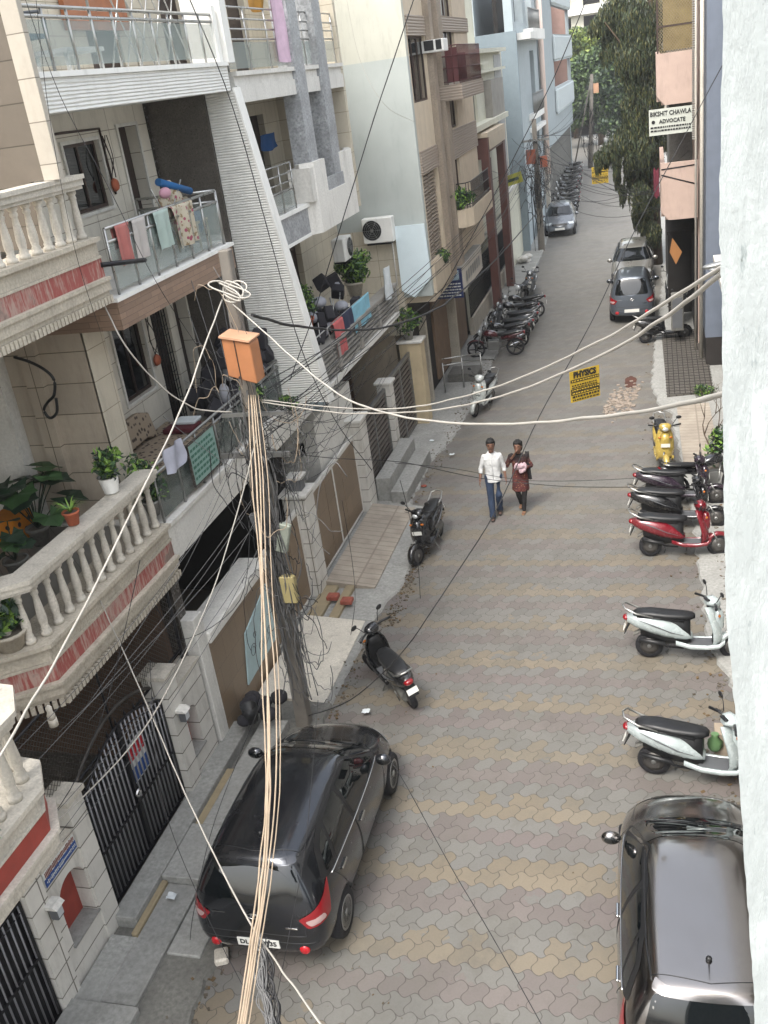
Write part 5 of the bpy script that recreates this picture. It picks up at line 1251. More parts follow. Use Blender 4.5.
def line(mb, fn, pts, r=.006, off=.001):
    P = []
    for a, b in zip(pts, pts[1:]):
        L = math.dist(a, b); n = max(1, int(L/.05))
        for i in range(n): t = i/n; h = fn(lerp(a[0], b[0], t), lerp(a[1], b[1], t), off); P.append(h)
    P.append(fn(pts[-1][0], pts[-1][1], off)); P = [p for p in P if p is not None]
    if len(P) > 1: mb.tube(P, r, 4)
def wheel(parent, x, y, side, r=.295, alloy='cap'):
    g = MB(); s_ = side
    g.lathe([(r*.62, -.08), (r*.90, -.085), (r*.98, -.06), (r, 0), (r*.98, .06), (r*.90, .085), (r*.62, .08)], (x, y, r), 'x', 30); w_ = g.build('wheel', MAT['rubber'], parent)
    g = MB(); xo = x+s_*.072
    g.lathe([(.02, 0), (r*.60, 0), (r*.62, .012*s_)], (x+s_*.055, y, r), 'x', 24); g.build('rim_well', MAT['black_plastic'], w_)
    g = MB(); g.lathe([(r*.60, 0), (r*.68, .008*s_), (r*.66, .014*s_), (r*.58, .008*s_)], (xo, y, r), 'x', 28)
    g.lathe([(.012, .018*s_), (.045, .014*s_), (.05, 0)], (xo, y, r), 'x', 14)
    for k in range(8):
        a = k*math.pi/4+.2; c = Vector((xo, y+math.cos(a)*r*.34, r+math.sin(a)*r*.34)); m = Matrix.Rotation(a, 3, 'X')
        g.box(c.x-.006, c.x+.008, c.y-r*.30, c.y+r*.30, c.z-.022, c.z+.022, rot=m, c=c)
    g.build('hubcap', MAT['hub_silver'], w_)
mat('hub_silver', '#a4a4a2', .35, .8, var=.08)
mat('lamp_clear', '#c5cacc', .1, .3, var=.05, coat=.8); mat('tail_dark', '#6a0d14', .15, var=.1, coat=.8)
def hatchback(label, pm, loc, rz, k={}, group=None, detail=True, plate_txt=None, antenna=True, sticker=False, name='hatchback'):
    t = thing(name, label, 'car', (0, 0, 0), group)
    me = car_body_mesh(k); me.name = 'body'; me.materials.append(pm); body = link_mesh('body', me, None, t); PR = Projector(me); H = k.get('H', 1.5); W_ = k.get('w', .83)/.83
    dz = H-1.5
    for side in (1, -1):
        ang = 0 if side > 0 else 180; sg = side
        fn = lambda u, z, o: PR.hit(ang, u*sg, z, o)
        g = MB(); patch(g, fn, [(.92, .955), (.56, 1.17+dz*.5), (.16, 1.40+dz), (-.40, 1.44+dz), (-.98, 1.40+dz), (-1.30, 1.31+dz), (-1.50, 1.08), (-1.36, 1.0), (-.4, .955)], .0025, .05, 8); g.build('window_surround', MAT['black_plastic'], body)
        for q in ([(.72, .985), (.20, 1.34+dz), (-.32, 1.385+dz), (-.36, .985)], [(-.44, .985), (-.41, 1.385+dz), (-.90, 1.355+dz), (-1.10, 1.0)], [(-1.16, 1.02), (-.97, 1.34+dz), (-1.22, 1.26+dz), (-1.36, 1.06)]):
            g = MB(); patch(g, fn, q, .0055, .04); g.build('side_window', MAT['car_glass'], body)
        if detail:
            g = MB()
            for pts in ([(.86, .95), (.80, .62), (.72, .36), (-.34, .36), (-.38, .95)], [(-.38, .36), (-1.0, .40), (-1.05, .62), (-1.25, .98)], [(-.39, 1.42+dz), (-.39, .36)], [(-1.4, .90), (.9, .86)] if False else [(.1, .30), (-.7, .30)]): line(g, fn, pts, .0045)
            g.build('door_seam', MAT['black_plastic'], body)
            g = MB(); line(g, fn, [(.80, .935), (-.4, .955), (-1.30, .985)], .009, .004); g.build('window_strip', MAT['chrome'], body)
            for hy, hz in ((-.22, .84), (-1.02, .86)):
                p = fn(hy, hz, .012)
                if p:
                    g = MB(); g.box(p.x-.012, p.x+.015, p.y-.09, p.y+.09, p.z-.017, p.z+.017); g.bevel(.008); g.build('door_handle', MAT['chrome'], body)
        # mirror
        mx = sg*.89*W_; g = MB(); g.ball((mx, .66, .99), .115, 14, 10, (.95, .55, .72)); mr = g.build('mirror', pm, body); g = MB(); g.tube([(sg*.78*W_, .70, .95), (mx, .68, .97)], .022, 6); g.build('mirror_arm', MAT['black_plastic'], mr)
        g = MB(); g.ball((mx, .628, .99), .085, 10, 6, (1, .4, .72)); g.build('mirror_glass', MAT['car_glass'], mr)
        for y in (-1.2125, 1.2125): wheel(t, sg*.735*W_, y, sg)
        # tail lamp (seen from rear three quarter)
        an = -90+38*sg; fr = lambda u, z, o: PR.hit(an, u, z, o)
        uo = {1: 1, -1: -1}[sg]
        # u axis for ang: q=(-sin, cos) ; rear right corner
        c = Vector((sg*.70*W_, -1.66, 0)); a = R(an); q = Vector((-math.sin(a), math.cos(a), 0)); uc = c.dot(q)
        g = MB(); patch(g, fr, [(uc-.26*uo, .82), (uc-.18*uo, .70), (uc+.12*uo, .74), (uc+.19*uo, 1.05), (uc+.08*uo, .97)], .010, .03); tl = g.build('tail_light', MAT['red_lens'], body)
        g = MB(); patch(g, fr, [(uc-.20*uo, .795), (uc-.15*uo, .73), (uc+.05*uo, .755), (uc+.02*uo, .82)], .014, .03); g.build('lens', mat('lens_dim', '#a08886', .15, var=.05, coat=.6), tl)
        # headlamp
        an2 = 90-35*sg; fh = lambda u, z, o: PR.hit(an2, u, z, o); a = R(an2); q = Vector((-math.sin(a), math.cos(a), 0)); uc2 = Vector((sg*.62*W_, 1.60, 0)).dot(q)
        g = MB(); patch(g, fh, [(uc2-.18, .60), (uc2+.16, .62), (uc2+.20, .74), (uc2-.16, .70)] if sg > 0 else [(uc2+.18, .60), (uc2-.16, .62), (uc2-.20, .74), (uc2+.16, .70)], .008, .03); g.build('headlight', MAT['lamp_clear'], body)
        g = MB(); g.lathe([(.001, -.018), (.05, -.016), (.062, 0), (.062, .03)], (0, 0, 0), 'y', 16)
        p = PR.hit(-90, sg*-.0+(.53*W_*sg), .40, .0)
        b_ = g.bm
        if p: bmesh.ops.translate(b_, verts=b_.verts, vec=p+Vector((0, -.004, 0)))
        g.build('reflector', mat('reflector', '#b01822', .2, var=.05, coat=.5), body)
    fr = lambda u, z, o: PR.hit(-90, u, z, o)
    g = MB(); patch(g, fr, [(-.60*W_, 1.00), (.60*W_, 1.00), (.49*W_, 1.375+dz), (-.49*W_, 1.375+dz)], .004, .08, 8); rg = g.build('rear_window', MAT['car_glass'], body)
    g = MB(); h_ = fr(0, 1.405+dz, .012)
    patch(g, fr, [(-.50*W_, 1.37+dz), (.50*W_, 1.37+dz), (.46*W_, 1.42+dz), (-.46*W_, 1.42+dz)], .02, .02); g.build('spoiler', pm, body)
    g = MB(); line(g, fr, [(-.62*W_, .92), (-.58*W_, .60), (.58*W_, .60), (.62*W_, .92)], .005); line(g, fr, [(-.7*W_, .50), (.7*W_, .50)], .006); g.tube([(-.05, -1.78+.0, 1.04), (.30, -1.76, 1.06)], .009, 4); g.build('tailgate_seam', MAT['black_plastic'], body)
    fp = PR.hit(-90, 0, .46, .004)
    g = MB(); g.box(-.25, .25, fp.y-.012, fp.y+.01, .405, .515); pl = g.build('number_plate', MAT['plate'], body)
    if plate_txt: text_mesh('plate_text', plate_txt, .088, MAT['ink'], pl, (0, fp.y-.013, .46), (1, 0, 0), (0, 0, 1), .0015, bold=.003)
    g = MB(); fpp = PR.hit(90, 0, .42, .004); g.box(-.25, .25, fpp.y-.005, fpp.y+.012, .37, .48); g.build('number_plate', MAT['plate'], body)
    # emblem: slanted letter inside an oval
    e = PR.hit(-90, 0, .84, .006); g = MB(); g.tube([(math.cos(a)*.07, e.y-.006, .84+math.sin(a)*.036) for a in [i*math.pi/10 for i in range(21)]], .005, 5)
    for x_ in (-.022, .022): g.tube([(x_-.01, e.y-.006, .812), (x_+.012, e.y-.006, .868)], .006, 5)
    g.tube([(-.022, e.y-.006, .835), (.024, e.y-.006, .845)], .005, 5); g.build('badge', MAT['chrome'], body)
    if detail:
        g = MB(); q1 = PR.hit(-90, .42, .70, .004); g.box(.36, .50, q1.y-.004, q1.y+.002, .695, .712); q2 = PR.hit(-90, -.42, .84, .004); g.box(-.50, -.34, q2.y-.004, q2.y+.002, .838, .848); g.build('nameplate', MAT['chrome'], body)
    ff = lambda u, z, o: PR.hit(90, u, z, o)
    ws = [(-.68*W_, .985), (.68*W_, .985), (.50*W_, 1.37+dz), (-.50*W_, 1.37+dz)]
    g = MB(); patch(g, ff, ws, .004, .06, 10); g.build('windshield', MAT['car_glass'], body)
    g = MB(); patch(g, ff, [(-.42, .58), (.42, .58), (.40, .68), (-.40, .68)], .004, .04); patch(g, ff, [(-.40, .26), (.40, .26), (.36, .36), (-.36, .36)], .004, .03); g.build('grille', MAT['black_plastic'], body)
    ft = lambda u, v, o: PR.top(u, v, o)
    g = MB(); line(g, ft, [(-.66*W_, 1.02), (-.62*W_, 1.50)], .004); line(g, ft, [(.66*W_, 1.02), (.62*W_, 1.50)], .004); line(g, ft, [(-.50*W_, -1.45), (0, -1.53), (.50*W_, -1.45)], .005); g.build('roof_seam', MAT['black_plastic'], body)
    g = MB(); patch(g, ft, [(-.6*W_, .84), (.6*W_, .84), (.56*W_, .98), (-.56*W_, .98)], .004, .04); g.tube([ft(-.5, .92, .012), ft(.05, .86, .02)], .008, 4); g.tube([ft(.1, .92, .012), ft(.5, .86, .02)], .008, 4); g.build('wiper_cowl', MAT['black_plastic'], body)
    if antenna:
        a0 = ft(0, -1.30, 0); g = MB(); g.ball(a0+Vector((0, 0, .015)), .03, 8, 6); g.tube([a0, a0+Vector((0, -.13, .16))], [.008, .003], 5); g.build('antenna', MAT['black_plastic'], body)
    g = MB()
    for sg in (-1, 1): line(g, ft, [(sg*.525*W_, .10), (sg*.545*W_, -.4), (sg*.54*W_, -1.1), (sg*.50*W_, -1.5)], .010, .001)
    g.build('roof_gutter', MAT['black_plastic'], body)
    t.location = Vector(loc); t.rotation_euler = (0, 0, rz)
    return t
car_l = hatchback('near black dusty hatchback seen from behind at the left kerb', paint('paint_black', '#33363c', .85, .2), (-4.38, 8.92, 0), R(0.5), plate_txt='DL 9C 2135')
car_r = hatchback('grey brown hatchback at the bottom right, partly behind the near plaster wall', paint('paint_brown', '#8e8a88', 1.0, .15), (.33, 7.85, 0), R(1.5), plate_txt=None)
# red high brake light and small window text on right car
g = MB(); g.box(-.16, .16, -1.66, -1.63, 1.385, 1.40); bl_ = g.build('brake_light', MAT['red_lens'], [c for c in children(car_r) if c.name.startswith('body')][0])
van = hatchback('tall grey hatchback seen from behind on the right side of the street', paint('paint_steel', '#565d66', .5, .3), (-.82, 36.4, .02), R(0), dict(H=1.63, w=.78, nose=1.02), antenna=False)
car_s = hatchback('silver hatchback facing the viewer just beyond the tall grey one', paint('paint_beige', '#97958f', .6, .25), (-.9, 41.6, .02), R(180), {}, antenna=False)
car_f = hatchback('dark silver hatchback facing the viewer on the far left', paint('paint_silver', '#6f7378', .6, .25), (-4.95, 55.3, .02), R(183), {}, antenna=False)
# =================================================================== SCOOTERS
def ell(c, rx, rz, n=14, sq=2.4):
    out = []
    for k in range(n):
        a = 2*math.pi*k/n; ca, sa = math.cos(a), math.sin(a); e = 2/sq
        out.append(Vector((c[0]+math.copysign(abs(ca)**e, ca)*rx, c[1], c[2]+math.copysign(abs(sa)**e, sa)*rz)))
    return out
def scooter(label, cm, loc=None, rz=0, lean=7, seatc='black_plastic', front='apron', rack=False, group='scooters parked along the street', mirrors=True, steer=0, name='scooter'):
    t = thing(name, label, 'scooter', (0, 0, 0), group); wr = .215
    def whl(y, nm='wheel'):
        g = MB(); g.lathe([(wr*.6, -.045), (wr*.9, -.05), (wr, -.02), (wr, .02), (wr*.9, .05), (wr*.6, .045)], (0, y, wr), 'x', 24); w_ = g.build(nm, MAT['rubber'], t)
        g = MB(); g.lathe([(.02, -.062), (wr*.35, -.056), (wr*.66, -.046), (wr*.66, .046), (wr*.35, .056), (.02, .062)], (0, y, wr), 'x', 18); g.build('rim', mat('rim_grey', '#4e4c4a', .5, .5, var=.2), w_)
        g = MB()
        for sx in (-1, 1): g.lathe([(.01, .066*sx), (.035, .062*sx), (.04, .05*sx)], (0, y, wr), 'x', 10)
        g.build('hub', MAT['steel_dull'], w_)
    whl(-.62); whl(.64)
    # rear body cowl (two coloured side panels around a dark core)
    g = MB(); g.loft([ell((0, y, z), rx, rz) for y, z, rx, rz in ((-.98, .70, .04, .03), (-.94, .69, .095, .07), (-.80, .655, .15, .12), (-.60, .61, .185, .155), (-.40, .56, .195, .165), (-.22, .51, .18, .15), (-.08, .45, .14, .105), (.03, .40, .08, .05))]); g.build('side_cowl', cm, t)
    g = MB(); g.loft([ell((0, y, z), rx, rz, 12) for y, z, rx, rz in ((-.75, .58, .10, .18), (-.4, .50, .12, .24), (-.12, .50, .12, .25), (-.0, .50, .10, .24))]); g.build('under_seat', MAT['black_plastic'], t)
    # seat
    g = MB(); g.loft([ell((0, y, z), rx, rz, 14, 3) for y, z, rx, rz in ((-.86, .775, .07, .02), (-.80, .79, .115, .04), (-.60, .79, .145, .055), (-.36, .765, .15, .055), (-.12, .755, .135, .05), (.02, .75, .10, .045), (.07, .745, .05, .03))]); g.build('seat', MAT[seatc] if isinstance(seatc, str) else seatc, t)
    for sx in (-1, 1):
        g = MB(); g.tube([(sx*.165, -.78, .72), (sx*.197, -.55, .64), (sx*.192, -.3, .53), (sx*.15, -.1, .46)], [.003, .010, .010, .003], 5); g.build('cowl_stripe', MAT['grey_plastic'], t)
    g = MB(); g.loft([ell((0, y, z), rx, rz, 12) for y, z, rx, rz in ((-.80, .74, .12, .03), (-.5, .74, .15, .03), (-.1, .70, .14, .04))]); g.build('seat_base', MAT['black_plastic'], t)
    # floor board
    g = MB(); g.box(-.17, .17, -.05, .42, .27, .30); g.bevel(.01); fb = g.build('floorboard', MAT['grey_plastic'], t)
    g = MB()
    for sx in (-1, 1): g.loft([ell((sx*.165, y, z), .03, .04, 8) for y, z in ((-.22, .34), (0, .275), (.25, .27), (.42, .30), (.50, .38))])
    g.build('side_sill', cm, fb)
    # front apron / leg shield
    def shield(off, mcol, nm, sc=1.0):
        g = MB(); rows = []
        for z, y, w in ((.28, .44, .15), (.38, .47, .19), (.52, .465, .21), (.68, .43, .205), (.82, .385, .18), (.94, .345, .13)):
            w *= sc; r_ = []
            for k in range(9): u = -1+k/4; r_.append(Vector((u*w, y+off-.11*abs(u)**2.2, z)))
            for k in range(9): u = 1-k/4; r_.append(Vector((u*w*.97, y+off-.03-.11*abs(u)**2.2, z)))
            rows.append(r_)
        g.loft(rows); return g.build(nm, mcol, t)
    ap = shield(0, cm, 'front_apron'); 
    g = MB(); g.loft([[Vector((u*w, y-.035-.06*abs(u), z)) for u in (-1, -.5, 0, .5, 1)]+[Vector((u*w*.9, y-.10+.02*abs(u), z)) for u in (1, .5, 0, -.5, -1)] for z, y, w in ((.30, .41, .12), (.5, .44, .155), (.7, .405, .15), (.92, .335, .10))]); g.build('inner_shield', MAT['black_plastic'], t)
    # apron nose panel + indicators
    g = MB(); g.loft([ell((0, y, z), rx, rz, 12) for y, z, rx, rz in ((.36, .72, .12, .20), (.455, .70, .10, .17), (.49, .68, .05, .10))]); g.build('nose_panel', cm, ap)
    for sx in (-1, 1): g = MB(); g.ball((sx*.12, .42, .80), .04, 8, 6, (1, .5, .6)); g.build('indicator', mat('amber_lens', '#b5651d', .2, var=.1), ap)
    g = MB(); g.box(-.10, .10, .492, .498, .60, .68); g.build('front_plate', MAT['plate'], ap)
    # front fender
    g = MB(); rows = []
    for k in range(9):
        a = R(-15+k*22); r_ = wr+.035; c = Vector((0, .64+math.cos(a)*r_, wr+math.sin(a)*r_)); n_ = Vector((0, math.cos(a), math.sin(a))); w = .075*(1-.25*abs(k-4)/4)
        rows.append([c+Vector((-w, 0, 0))-n_*.05, c+Vector((-w*.8, 0, 0)), c+n_*.018, c+Vector((w*.8, 0, 0)), c+Vector((w, 0, 0))-n_*.05, c-n_*.03])
    g.loft(rows); g.build('front_fender', cm, t)
    g = MB(); g.tube([(0.0, .64, wr), (.06, .60, .34), (.03, .52, .5)], .02, 6); g.tube([(0, .44, .5), (0, .32, .98)], .025, 6); g.build('fork', MAT['steel_dull'], t)
    # handlebar
    g = MB(); g.loft([ell((0, y, z), rx, rz, 12) for y, z, rx, rz in ((.20, 1.01, .06, .03), (.26, 1.03, .13, .06), (.34, 1.025, .14, .08), (.39, 1.0, .10, .075), (.42, .98, .05, .04))]); hb = g.build('handlebar', cm if front == 'apron' else MAT['black_plastic'], t)
    for sx in (-1, 1): g = MB(); g.tube([(sx*.10, .30, 1.02), (sx*.22, .26, 1.03), (sx*.35, .20, 1.03)], [.02, .018, .021], 8); g.tube([(sx*.2, .32, 1.02), (sx*.33, .28, 1.01)], .006, 4); g.build('grip', MAT['black_plastic'], hb)
    g = MB(); g.box(-.075, .075, .19, .28, 1.05, 1.075); g.bevel(.015); g.build('dashboard', MAT['black_plastic'], hb)
    g = MB(); g.ball((0, .405, .985), .062, 12, 8, (1.1, .5, .8)); g.build('headlight', MAT['lamp_clear'], hb)
    if mirrors:
        for sx in (-1, 1): g = MB(); g.tube([(sx*.16, .30, 1.06), (sx*.22, .32, 1.17), (sx*.26, .32, 1.22)], .007, 5); g.ball((sx*.29, .32, 1.235), .062, 10, 6, (1, .25, .65)); g.build('mirror', MAT['black_plastic'], hb)
    # grab rail, tail lamp, plate, mudflap, engine, exhaust, stand
    g = MB(); g.tube([(.13, -.55, .76), (.14, -.80, .81), (.12, -.98, .90), (0, -1.02, .92), (-.12, -.98, .90), (-.14, -.80, .81), (-.13, -.55, .76)], .015, 7); g.build('grab_rail', MAT['steel'], t)
    g = MB(); g.loft([ell((0, y, z), rx, rz, 10) for y, z, rx, rz in ((-.93, .70, .09, .05), (-1.0, .70, .07, .04), (-1.02, .70, .03, .02))]); g.build('tail_light', MAT['red_lens'], t)
    g = MB(); g.prism([(-.93, .60), (-1.0, .44), (-.99, .435), (-.91, .60)], 'x', -.08, .08); g.build('mudflap', MAT['black_plastic'], t)
    g = MB(); g.box(-.09, .09, -1.0, -.99, .50, .59, rot=Matrix.Rotation(R(-20), 3, 'X')); g.build('rear_plate', MAT['plate'], t)
    g = MB(); g.loft([ell((-.07, y, z), rx, rz, 10) for y, z, rx, rz in ((-.68, .27, .06, .08), (-.45, .30, .07, .11), (-.2, .33, .06, .09))]); g.loft([ell((0, y, z), .05, .03, 8) for y, z in ((-.86, .40), (-.75, .47), (-.58, .475))]); g.build('engine', MAT['concrete_dark'], t)
    g = MB(); g.tube([(.10, -.1, .22), (.10, -.35, .24), (.115, -.40, .30), (.12, -.78, .36)], [.015, .018, .038, .032], 8); g.build('exhaust', MAT['black_plastic'], t)
    g = MB(); g.tube([(-.1, 0, .26), (-.24, .06, .03)], .01, 5); g.tube([(-.12, -.3, .2), (-.12, -.36, .02)], .01, 5); g.build('stand', MAT['steel_dull'], t)
    if steer:
        M_ = Matrix.Translation((0, .42, 0)) @ Matrix.Rotation(R(steer), 4, 'Z') @ Matrix.Translation((0, -.42, 0))
        ws_ = [c for c in children(t) if c.name.startswith('wheel')]
        for c in children(t):
            if c.name.startswith(('handlebar', 'front_fender', 'fork')) or (len(ws_) > 1 and c == max(ws_, key=lambda o: max(v.co.y for v in o.data.vertices))):
                for q in [c]+children(c): q.data.transform(M_)
    k_ = random.Random(label).uniform(.97, 1.03); t.scale = (1, k_, 2-k_)
    if loc is not None: place(t, loc, rz, lean)
    return t
def place(t, loc, rz, lean): t.location = Vector(loc); t.rotation_euler = Matrix.Rotation(R(rz), 4, 'Z').to_3x3().__matmul__(Matrix.Rotation(R(-lean), 3, 'Y')).to_euler()
def gloss(name, c): return mat(name, c, .25, .1, var=.08, coat=.7, dirt=.25, dirtc='#6a655e')
# +Y local is front. facing right (+X) = rz -90
sc_white1 = scooter('white scooter parked side on between the red one and the other white one', gloss('paint_white', '#a8b2b2'), (.44, 13.62, .0), -91, 7, steer=24, group='scooters parked on the right')
sc_white2 = scooter('white scooter nearest the bottom right car with a green bag on its floorboard', MAT['paint_white'], (.50, 10.72, .0), -98, 5, steer=32, group='scooters parked on the right')
sc_red = scooter('bright red scooter parked side on at right', gloss('paint_red', '#6d1420'), (.43, 17.1, .0), -91, 6, steer=12, group='scooters parked on the right')
sc_blk = scooter('black scooter with grey trim directly behind the red one', gloss('paint_jet', '#17181b'), (.42, 18.35, .0), -93, 7, group='scooters parked on the right')
sc_pur = scooter('dark purple scooter between the black one and the yellow one', gloss('paint_purple', '#2c222e'), (.50, 19.4, .0), -91, 5, group='scooters parked on the right')
sc_yel = scooter('pale yellow scooter facing the viewer with dark splashes on its front', gloss('paint_yellow', '#a8924a'), (.08, 21.6, .02), 186, 2, group='scooters parked on the right')
sc_far = scooter('black scooter side on behind the two white cables at right', MAT['paint_jet'], (.25, 32.1, .0), -80, 6, group='scooters parked on the right')
sc_a = scooter('black scooter facing the viewer by the tiled ramp', MAT['paint_jet'], (-4.56, 17.4, .0), 174, -6, steer=-14, group='scooters parked on the left')
sc_b = scooter('black scooter seen from behind, turned across the left kerb', MAT['paint_jet'], (-4.13, 12.55, .0), 38, 12, steer=20, group='scooters parked on the left')
sc_c = scooter('white scooter with black front wheel parked by the steel handrail', gloss('paint_offwhite', '#b4b9b6'), (-4.82, 26.15, .0), 168, 6, group='scooters parked on the left')
# splashes and bag
def blobs(parent, pts, m, nm):
    g = MB()
    for (x, y, z, r) in pts: g.ball((x, y, z), r, 8, 6, (1, .2, 1))
    o = g.build(nm, m, None); o.parent = parent; return o
sg_b = thing('plastic_bag', 'green plastic bag and carton on the floorboard of the nearest white scooter', 'bag', (0, 0, 0))
g = MB(); g.loft([[Vector((math.cos(a)*r*(1+.15*math.sin(a*5+z*9)), math.sin(a)*r*.8, z)) for a in [k*math.pi/6 for k in range(12)]] for z, r in ((0, .08), (.08, .13), (.2, .12), (.3, .05), (.36, .07))]); g.build('bag', mat('green_bag', '#5a7a50', .5, var=.15), sg_b)
sg_b.location = (.66, 10.98, .30); sg_b.scale = (.75, .75, .75)
bx_ = thing('cardboard_box', 'worn carton standing behind the floorboard of the nearest white scooter', 'box', (.80, 10.95, 0)); g = MB(); g.box(.66, .98, 11.0, 11.25, 0, .55); g.bevel(.01); g.build('carton', mat('carton', '#9a8d7c', .9, var=.15), bx_)
# =================================================================== MOTORCYCLES
def motorcycle(label, cm, loc=None, rz=0, lean=8, group=None):
    t = thing('motorcycle', label, 'motorcycle', (0, 0, 0), group); wr = .30
    for y in (-.64, .66):
        g = MB(); g.lathe([(wr*.80, -.04), (wr*.93, -.05), (wr, -.015), (wr, .015), (wr*.93, .05), (wr*.80, .04), (wr*.80, -.04)], (0, y, wr), 'x', 26, True, False); w_ = g.build('wheel', MAT['rubber'], t)
        g = MB()
        g.lathe([(.03, -.04), (.05, -.03), (.05, .03), (.03, .04)], (0, y, wr), 'x', 12)
        for k in range(5):
            a = k*2*math.pi/5; c = Vector((0, y+math.cos(a)*wr*.42, wr+math.sin(a)*wr*.42)); g.box(-.015, .015, c.y-wr*.36, c.y+wr*.36, c.z-.014, c.z+.014, rot=Matrix.Rotation(a, 3, 'X'), c=c)
        g.build('rim', MAT['black_plastic'], w_)
    g = MB(); g.loft([ell((0, y, z), rx, rz) for y, z, rx, rz in ((-.12, .74, .08, .05), (0, .80, .12, .09), (.18, .84, .145, .11), (.32, .84, .12, .09), (.40, .82, .06, .05))]); g.build('fuel_tank', cm, t)
    g = MB(); g.loft([ell((0, y, z), rx, rz, 12, 3) for y, z, rx, rz in ((-.84, .84, .07, .025), (-.72, .84, .11, .04), (-.45, .81, .125, .045), (-.2, .775, .11, .04), (-.04, .78, .07, .03))]); g.build('seat', MAT['black_plastic'], t)
    g = MB(); g.loft([ell((0, y, z), rx, rz, 10) for y, z, rx, rz in ((-.96, .82, .04, .03), (-.8, .76, .09, .06), (-.5, .70, .11, .09), (-.2, .64, .09, .08))]); g.build('tail_cowl', cm, t)
    g = MB(); g.box(-.10, .10, -.12, .26, .26, .60); g.bevel(.04, 2); g.tube([(0, -.2, .62), (0, .35, .78)], .03, 6); g.tube([(0, .35, .75), (0, .30, .35), (0, .05, .25)], .025, 6); g.build('engine', MAT['steel_dull'], t)
    g = MB()
    for sx in (-1, 1): g.tube([(sx*.075, .66, wr), (sx*.075, .42, .90)], .022, 6)
    g.build('fork', MAT['steel_dull'], t)
    g = MB(); g.tube([(-.34, .28, 1.0), (-.2, .36, 1.02), (0, .40, .96), (.2, .36, 1.02), (.34, .28, 1.0)], .013, 6); hb = g.build('handlebar', MAT['black_plastic'], t)
    for sx in (-1, 1): g = MB(); g.tube([(sx*.22, .35, 1.02), (sx*.27, .34, 1.16)], .006, 4); g.ball((sx*.29, .34, 1.18), .055, 8, 6, (1, .3, .7)); g.build('mirror', MAT['black_plastic'], hb)
    g = MB(); g.ball((0, .50, .88), .10, 12, 8, (1, .6, 1)); g.build('headlight', MAT['lamp_clear'], t)
    for y, sg_ in ((.66, 1), (-.64, -1)):
        g = MB(); rows = []
        for k in range(7):
            a = R(35+k*18) if sg_ > 0 else R(40+k*16); r_ = wr+.04; c = Vector((0, y+math.cos(a)*r_*(1 if sg_ > 0 else -1), wr+math.sin(a)*r_)); rows.append([c+Vector((-.06, 0, -.02)), c+Vector((0, 0, .02)), c+Vector((.06, 0, -.02)), c+Vector((0, 0, -.012))])
        g.loft(rows); g.build('mudguard', cm, t)
    g = MB(); g.tube([(.11, .1, .26), (.14, -.2, .22), (.15, -.4, .28), (.15, -.85, .38)], [.02, .022, .045, .05], 8); g.build('exhaust', MAT['chrome'], t)
    g = MB(); g.tube([(.11, -.55, .83), (.11, -.88, .90), (-.11, -.88, .90), (-.11, -.55, .83)], .013, 6); g.build('grab_rail', MAT['steel'], t)
    g = MB(); g.box(-.06, .06, -.99, -.95, .76, .83); g.build('tail_light', MAT['red_lens'], t)
    g = MB(); g.box(-.08, .08, -1.02, -1.01, .52, .62); g.build('rear_plate', MAT['plate'], t)
    g = MB(); g.tube([(-.1, 0, .26), (-.26, .05, .02)], .01, 5); g.build('stand', MAT['steel_dull'], t)
    if loc is not None: place(t, loc, rz, lean)
    return t
mj = motorcycle('black motorcycle with dark red tank, nearest of the row by the blue shop sign', gloss('paint_darkred', '#4a1a20'), (-5.15, 31.4, .03), 94, 8, 'motorcycles by the shop')
mb0 = motorcycle('black motorcycle parked with its front wheel behind the purple scooter', MAT['paint_jet'], (.95, 19.75, .0), -70, 6, 'motorcycles on the right')
spots = [(-5.15, 32.3, 96, 'second', 'paint_jet'), (-5.1, 33.2, 92, 'third', 'paint_jet'), (-5.1, 34.1, 95, 'fourth', 'paint_jet'), (-5.0, 35.1, 93, 'fifth', 'paint_jet')]
def set_paint(root, old, new):
    for o in children(root):
        if o.type == 'MESH' and o.data.materials and o.data.materials[0] == MAT[old]:
            o.data = o.data.copy(); o.data.materials[0] = MAT[new]
sc_row = scooter('dark scooter between motorcycles, third vehicle of the row by the blue shop sign', gloss('paint_grey', '#5a5d60'), (-5.1, 33.3, .03), 92, 6, group='motorcycles by the shop')
m2 = motorcycle('black motorcycle, second vehicle of the row by the blue shop sign', MAT['paint_jet'], (-5.1, 32.35, .03), 95, 7, 'motorcycles by the shop')
def dupe(src, label, loc, rz, lean, group):
    c = copy_tree(src); c['label'] = label; c['group'] = group; place(c, loc, rz, lean); return c
dupe(sc_row, 'grey scooter, fourth vehicle of the row by the blue shop sign', (-5.05, 34.25, .03), 95, 6, 'motorcycles by the shop')
dupe(m2, 'black motorcycle, fifth vehicle of the row by the blue shop sign', (-5.05, 35.2, .03), 90, 7, 'motorcycles by the shop')
dupe(m2, 'black motorcycle, sixth vehicle of the row by the blue shop sign', (-4.95, 36.3, .03), 96, 7, 'motorcycles by the shop')
dupe(m2, 'black motorcycle facing the viewer beyond the row by the blue shop sign', (-5.15, 38.2, .03), 170, 6, 'motorcycles by the shop')
dupe(sc_row, 'grey scooter facing the viewer behind the lone black motorcycle', (-5.0, 40.2, .03), 178, 6, 'motorcycles by the shop')
far_spots = [(-5.2, 62.3, 105), (-5.2, 64.2, 115), (-5.5, 67, 120), (-5.4, 68.6, 100), (-5.6, 70.2, 110), (-5.4, 72, 95), (-5.6, 74, 105), (-5.5, 76.5, 100), (-5.7, 79, 110), (-5.6, 82, 95), (-5.1, 60.5, 120)]
